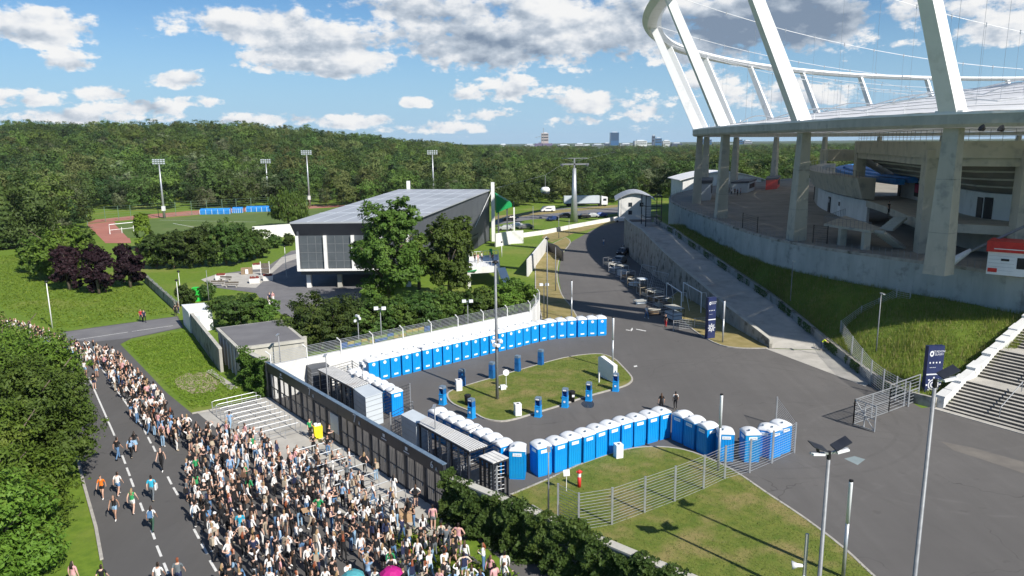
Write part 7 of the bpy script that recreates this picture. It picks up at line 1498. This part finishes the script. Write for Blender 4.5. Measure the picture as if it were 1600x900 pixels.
    if legs == 'skirt':
        bm = bmesh.new(); bm.from_mesh(out); n = 14; ring = []
        for z, r in ((1.0, .135*w), (.80, .19*w), (.62, .235*w)): ring.append([bm.verts.new((r*math.cos(2*math.pi*k/n)*1.08, r*.85*math.sin(2*math.pi*k/n), z)) for k in range(n)])
        for i in range(2):
            for k in range(n): f = bm.faces.new((ring[i][k], ring[i+1][k], ring[i+1][(k+1) % n], ring[i][(k+1) % n])); f.material_index = 2; f.smooth = True
        bm.to_mesh(out); bm.free()
    return out
PM = {}
def pmesh(*key):
    if key not in PM: PM[key] = person_mesh(*key, seed=len(PM)+3)
    return PM[key]
NP = 0
PEOPLE = []
def person(p, rz, pose, top, bottom, legs='long', sleeves='short', hair='short', hc='dark', girl=False, skin=0, label='', group=None, sc=1.0, shoe=0, z=None):
    o = link('person', pmesh(pose, sleeves, legs, hair, girl), None, (p.x, p.y, .02 if z is None else z), rz); o.scale = (sc, sc, sc)
    for i, m in enumerate((SKINT[skin], CL[top], CL[bottom], SHOE[shoe], HAIR[hc])): o.material_slots[i].link = 'OBJECT'; o.material_slots[i].material = m
    tag(o, label, 'person', group); PEOPLE.append(o); return o
def bag(o, kind, col, label=None):
    "worn bag: a part that moves with the wearer"
    m = MB()
    if kind == 'backpack': m.box((0, .17, 1.22), (.28, .14, .40), taper=.85); m.beam((-.1, .1, 1.42), (-.1, -.1, 1.36), .04, .02); m.beam((.1, .1, 1.42), (.1, -.1, 1.36), .04, .02)
    else: m.box((-.28, 0, .95), (.10, .34, .34), taper=.9); m.tube([(-.27, -.1, 1.1), (-.2, 0, 1.42), (-.27, .1, 1.1)], .012, 4)
    m.build(kind, CL[col], o)
def cap(o, col):
    m = MB(); m.lathe((0, -.005, 1.665), [(.108, 0), (.105, .06), (.06, .115)], 10); m.add([(-.075, -.09, 1.675), (.075, -.09, 1.675), (.06, -.2, 1.66), (-.06, -.2, 1.66)], [(0, 1, 2, 3)]); m.build('cap', CL[col], o)
# walkers and other people one can single out: px, heading (deg, 0 = towards the camera, 180 = away)
def W(px, hd, pose, top, bottom, label, legs='long', sleeves='short', hair='short', hc='dark', girl=False, z=None, **k):
    p = G(px[0], px[1], 0 if z is None else z); return person(p, R(hd), pose, top, bottom, legs, sleeves, hair, hc, girl, random.randrange(3), label, 'people walking and standing about', random.uniform(.95, 1.05), random.randrange(3), z, **k)
W((161, 779), 10, 'walk', 'orange', 'black', 'person in a bright orange top and black shorts on the left lane', 'shorts', hc='brown', girl=True)
W((186, 775), 175, 'walk', 'white', 'jeans blue', 'person in white t-shirt and blue shorts walking beside the one in orange', 'shorts')
W((181, 812), 8, 'walk', 'black', 'pale denim', 'person in dark cropped top and denim shorts with a pale stripe', 'shorts', 'tank', 'long', 'brown', True)
W((209, 803), 185, 'walk', 'green', 'white', 'person in a green top and white shorts on the dashed line', 'shorts', 'tank', 'long', 'fair', True)
bag(W((239, 783), 190, 'walk', 'turquoise', 'grey', 'person in a turquoise shirt carrying a white shoulder bag'), 'shoulder_bag', 'white')
bag(W((239, 831), 185, 'walk', 'white', 'dark green', 'person in white with a blue backpack and dark green trousers', hair='long', girl=True), 'backpack', 'jeans blue')
W((254, 736), 5, 'walk', 'black', 'black', 'person in a black sleeveless top and black trousers alone in mid road', 'long', 'tank', 'bun', 'brown', True)
W((185, 719), 160, 'walk', 'black', 'jeans blue', 'person in black t-shirt and jeans left of a pair')
W((206, 716), 185, 'walk', 'light blue', 'black', 'person in a light blue shirt and black trousers', hair='long', girl=True)
W((212, 706), 190, 'walk', 'black', 'pale denim', 'person in black top and pale skirt beside the one in light blue', 'skirt', hair='long', girl=True)
W((176, 600), 180, 'walk', 'white', 'white', 'person all in white walking along the right lane line')
W((148, 609), 185, 'stand', 'black', 'navy', 'person in black shirt and navy shorts beside the roadside trees', 'shorts')
W((152, 590), 180, 'stand', 'beige', 'pale denim', 'person in beige top and pale denim shorts near the road bend', 'shorts', 'tank', 'long', 'brown', True)
bag(W((134, 588), 178, 'stand', 'white', 'pale denim', 'person carrying a big white bag at the road bend', 'shorts'), 'backpack', 'white')
W((133, 608), 180, 'walk', 'brown', 'white', 'person in brown top and white trousers half under the trees', hair='long', girl=True)
W((250, 925), 180, 'walk', 'white', 'black', 'person in white t-shirt cut off by the bottom edge'); W((281, 921), 182, 'walk', 'grey', 'navy', 'person in dark grey t-shirt and cap cut off by the bottom edge', hc='red'); W((162, 928), 178, 'walk', 'black', 'black', 'person in black t-shirt with white print at the bottom left'); W((118, 925), 175, 'stand', 'pink', 'beige', 'person in pink top half hidden under the roadside trees', hair='long', girl=True)
W((226, 504), 40, 'walk', 'navy', 'black', 'person in navy walking on the side road'); W((221, 503), 40, 'walk', 'red', 'navy', 'person in a red top walking on the side road', hair='long', girl=True)
W((360, 673), 170, 'walk', 'light blue', 'pale denim', 'person all in light blue on the empty asphalt by the rails'); W((416, 711), 20, 'stand', 'black', 'jeans blue', 'person in black t-shirt and jeans apart at the crowd edge')
W((485, 685), 60, 'stand', 'green', 'black', 'steward in a green shirt beside the yellow bin', hc='brown')
W((677, 829), 178, 'stand', 'pink', 'grey', 'person in a pink shirt and grey shorts beside the ivy', 'shorts'); W((717, 862), 165, 'hips', 'pink', 'white', 'bare chested looking person with white shorts by the ivy wall', 'shorts', 'tank'); W((727, 890), 175, 'stand', 'white', 'navy', 'person in white shirt and navy skirt near the ivy wall', 'skirt', 'long', 'long', 'brown', True)
W((1010, 498), 25, 'walk', 'white', 'jeans blue', 'person in white top and jeans on the road by the equipment'); W((1040, 512), -60, 'stand', 'black', 'red', 'person in dark clothes beside the low grey barrier')
W((1283, 547), 70, 'bend', 'hi vis', 'navy', 'steward in a bright yellow vest bending over on the ramp apron')
W((1033, 645), 178, 'stand', 'black', 'black', 'person in black behind the front toilet row, left of two', hair='long', hc='brown', girl=True); bag(W((1055, 640), 185, 'stand', 'white', 'black', 'person in white top behind the front toilet row, right of two', hc='black'), 'backpack', 'black')
W((943, 384), 160, 'stand', 'white', 'jeans blue', 'distant person in white on the shaded road'); W((427, 473), 20, 'walk', 'pink', 'white', 'person in pink walking out of the hall shadow', girl=True, hair='long'); W((422, 475), 20, 'walk', 'navy', 'black', 'person in navy beside the one in pink near the hall'); W((421, 484), 175, 'stand', 'white', 'white', 'person in white behind the juniper bush')
W((275, 494), 180, 'stand', 'black', 'black', 'person in black beside the white container'); W((279, 490), 150, 'stand', 'brown', 'navy', 'person in brown leaning by the white container', hair='long', girl=True)
for k, (x, y) in enumerate(((1139, 303), (1143, 305), (1148, 304), (1152, 306), (1157, 305))): W((x, y), 90+k*40, 'stand', ['black', 'white', 'brown', 'navy', 'pink'][k], 'black', f'person in {["black", "white", "brown", "navy", "pink"][k]} in the small group on the far platform', z=ZP)
W((1388, 336), 30, 'stand', 'black', 'black', 'dark figure on the upper walkway of the grandstand', z=13.3)
for k, (x, y) in enumerate(((742, 410), (747, 411), (753, 409), (766, 408), (770, 410))): W((x, y), 20+k*30, 'stand', ['black', 'pink', 'white', 'pink', 'brown'][k], ['black', 'beige', 'black', 'white', 'grey'][k], f'person in {["black", "pale pink and beige", "white", "pink", "brown"][k]} on the white terrace', z=3.1)
# --- queue and dense crowd
TOPS = ['white']*50+['black']*54+['cream']*3+['pink']*4+['light blue']*4+['green']*2+['grey']*4+['navy']*3+['brown']*1+['turquoise']*1+['beige']*1
BOTS = ['black']*54+['jeans blue']*20+['pale denim']*14+['white']*9+['beige']*9+['navy']*6+['grey']*4
def make_crowd():
    g = random.Random(23); spots = []
    def inside(x, y, poly):
        c = False; j = len(poly)-1
        for i in range(len(poly)):
            if (poly[i][1] > y) != (poly[j][1] > y) and x < (poly[j][0]-poly[i][0])*(y-poly[i][1])/(poly[j][1]-poly[i][1])+poly[i][0]: c = not c
            j = i
        return c
    cells = {}
    def ok(x, y, d):
        ci, cj = int(x//1), int(y//1)
        for a in range(-1, 2):
            for b in range(-1, 2):
                for (u, v) in cells.get((ci+a, cj+b), ()):
                    if (u-x)**2+(v-y)**2 < d*d: return False
        return True
    for o in PEOPLE: cells.setdefault((int(o.location.x//1), int(o.location.y//1)), []).append((o.location.x, o.location.y))
    def put(x, y, d, zone):
        if not ok(x, y, d): return False
        cells.setdefault((int(x//1), int(y//1)), []).append((x, y)); spots.append((x, y, zone)); return True
    poly = [(p.x, p.y) for p in GP([(345, 690), (400, 704), (455, 725), (510, 745), (560, 765), (620, 800), (680, 850), (735, 885), (790, 905), (800, 940), (345, 940), (352, 900), (325, 860), (302, 815), (288, 775), (296, 735), (318, 705)])]
    xs = [p[0] for p in poly]; ys = [p[1] for p in poly]
    for _ in range(12000):
        x, y = g.uniform(min(xs), max(xs)), g.uniform(min(ys), max(ys))
        if inside(x, y, poly): put(x, y, .64+.45*max(0, math.sin(x*.9)*math.sin(y*.8+1))**2, 'crowd')
    for _ in range(220):   # people between the rails and at the gate
        t = g.uniform(14, 28); u = g.uniform(.7, 4.2); p = Vector((-22.6, 65.2, 0))+GU*t+GN*u; put(p.x, p.y, 1.15, 'rails')
    qp = smooth_path(GP([(-30, 512), (20, 522), (62, 540), (98, 551), (135, 560), (170, 574), (196, 598), (218, 628), (236, 652), (262, 680), (300, 697), (345, 697), (400, 712)]), 8)
    for _ in range(2600):
        i = g.randrange(len(qp)-1); p = qp[i]+(qp[i+1]-qp[i])*g.random(); d = (qp[i+1]-qp[i]).normalized(); wv = max(-1.3, min(1.3, g.gauss(0, .5))); p = p+Vector((-d.y, d.x, 0))*wv; put(p.x, p.y, .62, 'queue')
    spots.sort(key=lambda s: s[0]**2+s[1]**2)
    vis = [s for s in spots if (lambda q: q and -10 < q[0] < 1610 and q[1] < 925)(in_view(s[0], s[1], 1.4))]
    solo_n = 300-len(PEOPLE); people = []
    for i, (x, y, zone) in enumerate(vis):
        girl = g.random() < .66; pose = g.choice(['stand', 'stand', 'phone', 'phone', 'hips', 'walk', 'arms_up', 'stand', 'walk'] if zone != 'rails' else ['sit', 'sit', 'stand', 'phone', 'hips']); top = g.choice(TOPS); bot = g.choice(BOTS); legs = 'long' if g.random() < .68 else 'shorts'
        if girl and legs == 'shorts' and g.random() < .35 and pose != 'sit': legs = 'skirt'
        sl = g.choice(['short', 'short', 'short', 'tank' if girl else 'short', 'long', 'long']); hr = g.choice(['long', 'long', 'bun']) if girl else 'short'; hc = g.choice(['dark', 'dark', 'brown', 'brown', 'fair', 'black', 'red'] if girl else ['dark', 'brown', 'black', 'fair'])
        to = Vector((-9, 50, 0))-Vector((x, y, 0)); hd = math.atan2(to.y, to.x)+math.pi/2+g.gauss(0, .9) if zone != 'queue' else R(180)+g.gauss(-.6, .9)
        people.append((x, y, zone, hd, pose, top, bot, legs, sl, hr, hc, girl, g.randrange(3), g.uniform(.94, 1.06)*(.96 if girl else 1.03), g.randrange(3)))
    solo, rest = people[:solo_n], people[solo_n:]
    # labels
    word = {'jeans blue': 'blue jeans', 'pale denim': 'pale denim'}
    def zone_word(px, py, zone):
        if zone == 'rails': return 'between the gate rails'
        if zone == 'queue': return 'in the queue'
        if px < 400: return 'on the road side'
        if px > 680: return 'by the ivy'
        if py > 845: return 'by the umbrella' if 540 < px < 680 else 'at the bottom edge'
        return 'in the upper crowd' if py < 780 else 'in mid crowd'
    bins = {}
    for t in solo:
        q = in_view(t[0], t[1], 0); b = word.get(t[6], t[6]); gar = 'shorts' if t[7] == 'shorts' else 'skirt' if t[7] == 'skirt' else '' if 'jeans' in b else 'trousers'; b = 'blue denim' if ('jeans' in b and gar) else b
        bins.setdefault((('seated ' if t[4] == 'sit' else '')+'person', t[5], (b+' '+gar).strip(), zone_word(*q, t[2])), []).append((q[0], t))
    for (who, top, bt, zw), L in bins.items():
        L.sort(key=lambda e: e[0])
        for k, (px, t) in enumerate(L):
            lab = f'{who} in {top} top and {bt} {zw}'+('' if len(L) == 1 else f', {ORD[k]} from left')
            po = person(Vector((t[0], t[1], 0)), t[3], t[4], t[5], t[6], t[7], t[8], t[9], t[10], t[11], t[12], lab, 'people waiting in the crowd', t[13], t[14])
            hsh = int(t[0]*977+t[1]*613) % 20
            if t[4] != 'sit' and hsh < 6: bag(po, 'backpack' if hsh < 3 else 'shoulder_bag', ['black', 'navy', 'beige', 'white', 'black', 'brown'][hsh])
            if t[4] != 'sit' and hsh in (7, 8): cap(po, 'white' if hsh == 7 else 'black')
    # farther people: one mass
    V = []; F = []; MI = []; mats = []; idx = {}; base = 0; Ls = []
    def mid(m):
        if m.name not in idx: idx[m.name] = len(mats); mats.append(m)
        return idx[m.name]
    cache = {}
    for (x, y, zone, hd, pose, top, bot, legs, sl, hr, hc, girl, sk, sc, sh) in rest:
        me = pmesh(pose, sl, legs, hr, girl)
        if me.name not in cache:
            co = np.empty(len(me.vertices)*3, np.float32); me.vertices.foreach_get('co', co); lv = np.empty(len(me.loops), np.int32); me.loops.foreach_get('vertex_index', lv); lt = np.empty(len(me.polygons), np.int32); me.polygons.foreach_get('loop_total', lt); mi = np.empty(len(me.polygons), np.int32); me.polygons.foreach_get('material_index', mi); cache[me.name] = (co.reshape(-1, 3), lv, lt, mi)
        co, lv, lt, mi = cache[me.name]; c, s = math.cos(hd), math.sin(hd); rot = np.array([[c, -s, 0], [s, c, 0], [0, 0, 1]]); V.append(co@rot.T*sc+np.array([x, y, .02])); F.append(lv+base); Ls.append(lt); base += len(co)
        remap = np.array([mid(SKINT[sk]), mid(CL[top]), mid(CL[bot]), mid(SHOE[sh]), mid(HAIR[hc])]); MI.append(remap[mi])
    if V:
        V = np.concatenate(V); F = np.concatenate(F).astype(np.int32); Ls = np.concatenate(Ls).astype(np.int32); MI = np.concatenate(MI).astype(np.int32)
        me = bpy.data.meshes.new('crowd'); me.vertices.add(len(V)); me.vertices.foreach_set('co', V.astype(np.float32).ravel()); me.loops.add(len(F)); me.loops.foreach_set('vertex_index', F); me.polygons.add(len(Ls)); st = np.concatenate([[0], np.cumsum(Ls)[:-1]]).astype(np.int32); me.polygons.foreach_set('loop_start', st); me.polygons.foreach_set('loop_total', Ls)
        for m in mats: me.materials.append(m)
        me.polygons.foreach_set('material_index', MI); me.polygons.foreach_set('use_smooth', np.ones(len(Ls), bool)); me.update(calc_edges=True); tag(link('crowd', me), 'far part of the crowd and the long queue along the verge', 'crowd', kind='stuff')
    print('people', len(PEOPLE), 'rest', len(rest), 'meshes', len(PM), 'verts', sum(len(m.vertices) for m in PM.values())/max(1, len(PM)))
make_crowd()
bpy.data.scenes.remove(TMP)
# hand rails
GA = Vector((-22.6, 65.2, 0))
def hand_rail(t, u0, u1, label, h=1.05):
    a, b = GA+GU*t+GN*u0, GA+GU*t+GN*u1; r = empty('hand_rail', a, 0, label, 'railing', 'queue rails before the gate'); d = b-a; m = MB(); m.tube([(0, 0, 0), (0, 0, h), d*.06+Vector((0, 0, h+.06)), d*.94+Vector((0, 0, h+.06)), d+Vector((0, 0, h)), d], .035, 6); m.build('top_loop', grey_steel, r)
    for k in (1, 2): m = MB(); m.tube([d*(k/3), d*(k/3)+Vector((0, 0, h+.06))], .028, 5); m.build('upright', grey_steel, r)
    m = MB(); m.tube([Vector((0, 0, h*.52)), d+Vector((0, 0, h*.52))], .025, 5); m.build('mid_rail', grey_steel, r)
for i in range(10): hand_rail(.7+i*1.08, 1.5, 5.4, f'queue rail, {ORD[i]} from the far end of the empty upper set')
for i in range(7): hand_rail(15.6+i*1.75, 1.2, 4.6, f'queue rail among the people, {ORD[i]} from the upper end of the lower set')
# belongings
p = G(497, 684); r = empty('yellow_bin', (p.x, p.y, .03), .5, 'yellow bin filled with bottles beside the steward', 'bin'); m = MB(); m.box((0, 0, .5), (.62, .55, 1.0), taper=1.1); m.build('body', yellow, r); m = MB()
for k in range(6): m.lathe((-.2+.13*(k % 4), -.1+.2*(k//4), .95), [(.06, 0), (.06, .22), (.03, .28)], 6)
m.build('bottles', whitebin, r)
def umbrella(px, z, c, label):
    p = G(px[0], px[1], z); r = empty('umbrella', (p.x, p.y, z-1.0), 0, label, 'umbrella'); m = MB(); n = 8; vs = [(0, 0, 1.05)]+[(.33*math.cos(2*math.pi*k/n), .33*math.sin(2*math.pi*k/n), .97) for k in range(n)]+[(.6*math.cos(2*math.pi*k/n), .6*math.sin(2*math.pi*k/n), .74) for k in range(n)]; fs = [(0, 1+k, 1+(k+1) % n) for k in range(n)]+[(1+k, 1+n+k, 1+n+(k+1) % n, 1+(k+1) % n) for k in range(n)]; m.add(vs, fs); m.build('canopy', c, r); m = MB(); m.tube([(0, 0, .0), (0, 0, 1.12)], .014, 5); m.build('shaft', pole_steel, r); m = MB(); m.tube([(0, 0, 0), (0, 0, -.08), (.05, 0, -.12)], .018, 5); m.build('handle', black, r)
    for k in range(n): a = 2*math.pi*k/n; m = MB(); m.tube([(0, 0, 1.03), (.33*math.cos(a), .33*math.sin(a), .955), (.6*math.cos(a), .6*math.sin(a), .73)], .008, 4); m.build('rib', pole_steel, r)
umbrella((611, 888), 2.0, flatmat('magenta_cloth', (.55, .02, .24), .7, trans=.25), 'open magenta umbrella in the middle of the bottom edge'); umbrella((551, 893), 1.8, flatmat('aqua_cloth', (.10, .40, .45), .7, trans=.25), 'open aqua umbrella left of the magenta one')
card = flatmat('cardboard', (.42, .28, .16), .9)
for px, z, rz, l in (((481, 797), 1.25, .5, 'flat cardboard sheet held above the crowd'), ((634, 806), .35, .2, 'cardboard box on the ground at the lower rails'), ((612, 815), .1, .6, 'cardboard piece lying by the lower rails')):
    p = G(px[0], px[1], z); r = empty('cardboard_box', (p.x, p.y, z), rz, l, 'box'); m = MB()
    if z > 1: m.box((0, 0, 0), (.7, .5, .03)); m.build('sheet', card, r); m = MB(); m.box((0, .26, .03), (.7, .02, .06)); m.build('flap', card, r)
    else: m.box((0, 0, 0), (.8, .5, z*2-.02)); m.build('body', card, r); m = MB(); m.beam((-.4, .3, z), (.4, .3, z), .2, .015); m.build('flap', card, r)

# ================================================================== AIR
m = MB(); m.box((0, 2600, 40.5), (9000, 6200, 83)); hz = m.build('haze', mat('haze_surface', (1, 1, 1))); hz['kind'] = 'stuff'; tag(hz, 'thin blue summer haze over the whole view', 'haze', kind='stuff')
hm = bpy.data.materials.new('haze_air'); hm.use_nodes = True; ht = hm.node_tree; ht.nodes.clear(); hv = ht.nodes.new('ShaderNodeVolumePrincipled'); hv.inputs['Color'].default_value = (.80, .88, 1, 1); hv.inputs['Density'].default_value = .00005; ho = ht.nodes.new('ShaderNodeOutputMaterial'); ht.links.new(hv.outputs[0], ho.inputs['Volume']); hz.data.materials.clear(); hz.data.materials.append(hm)
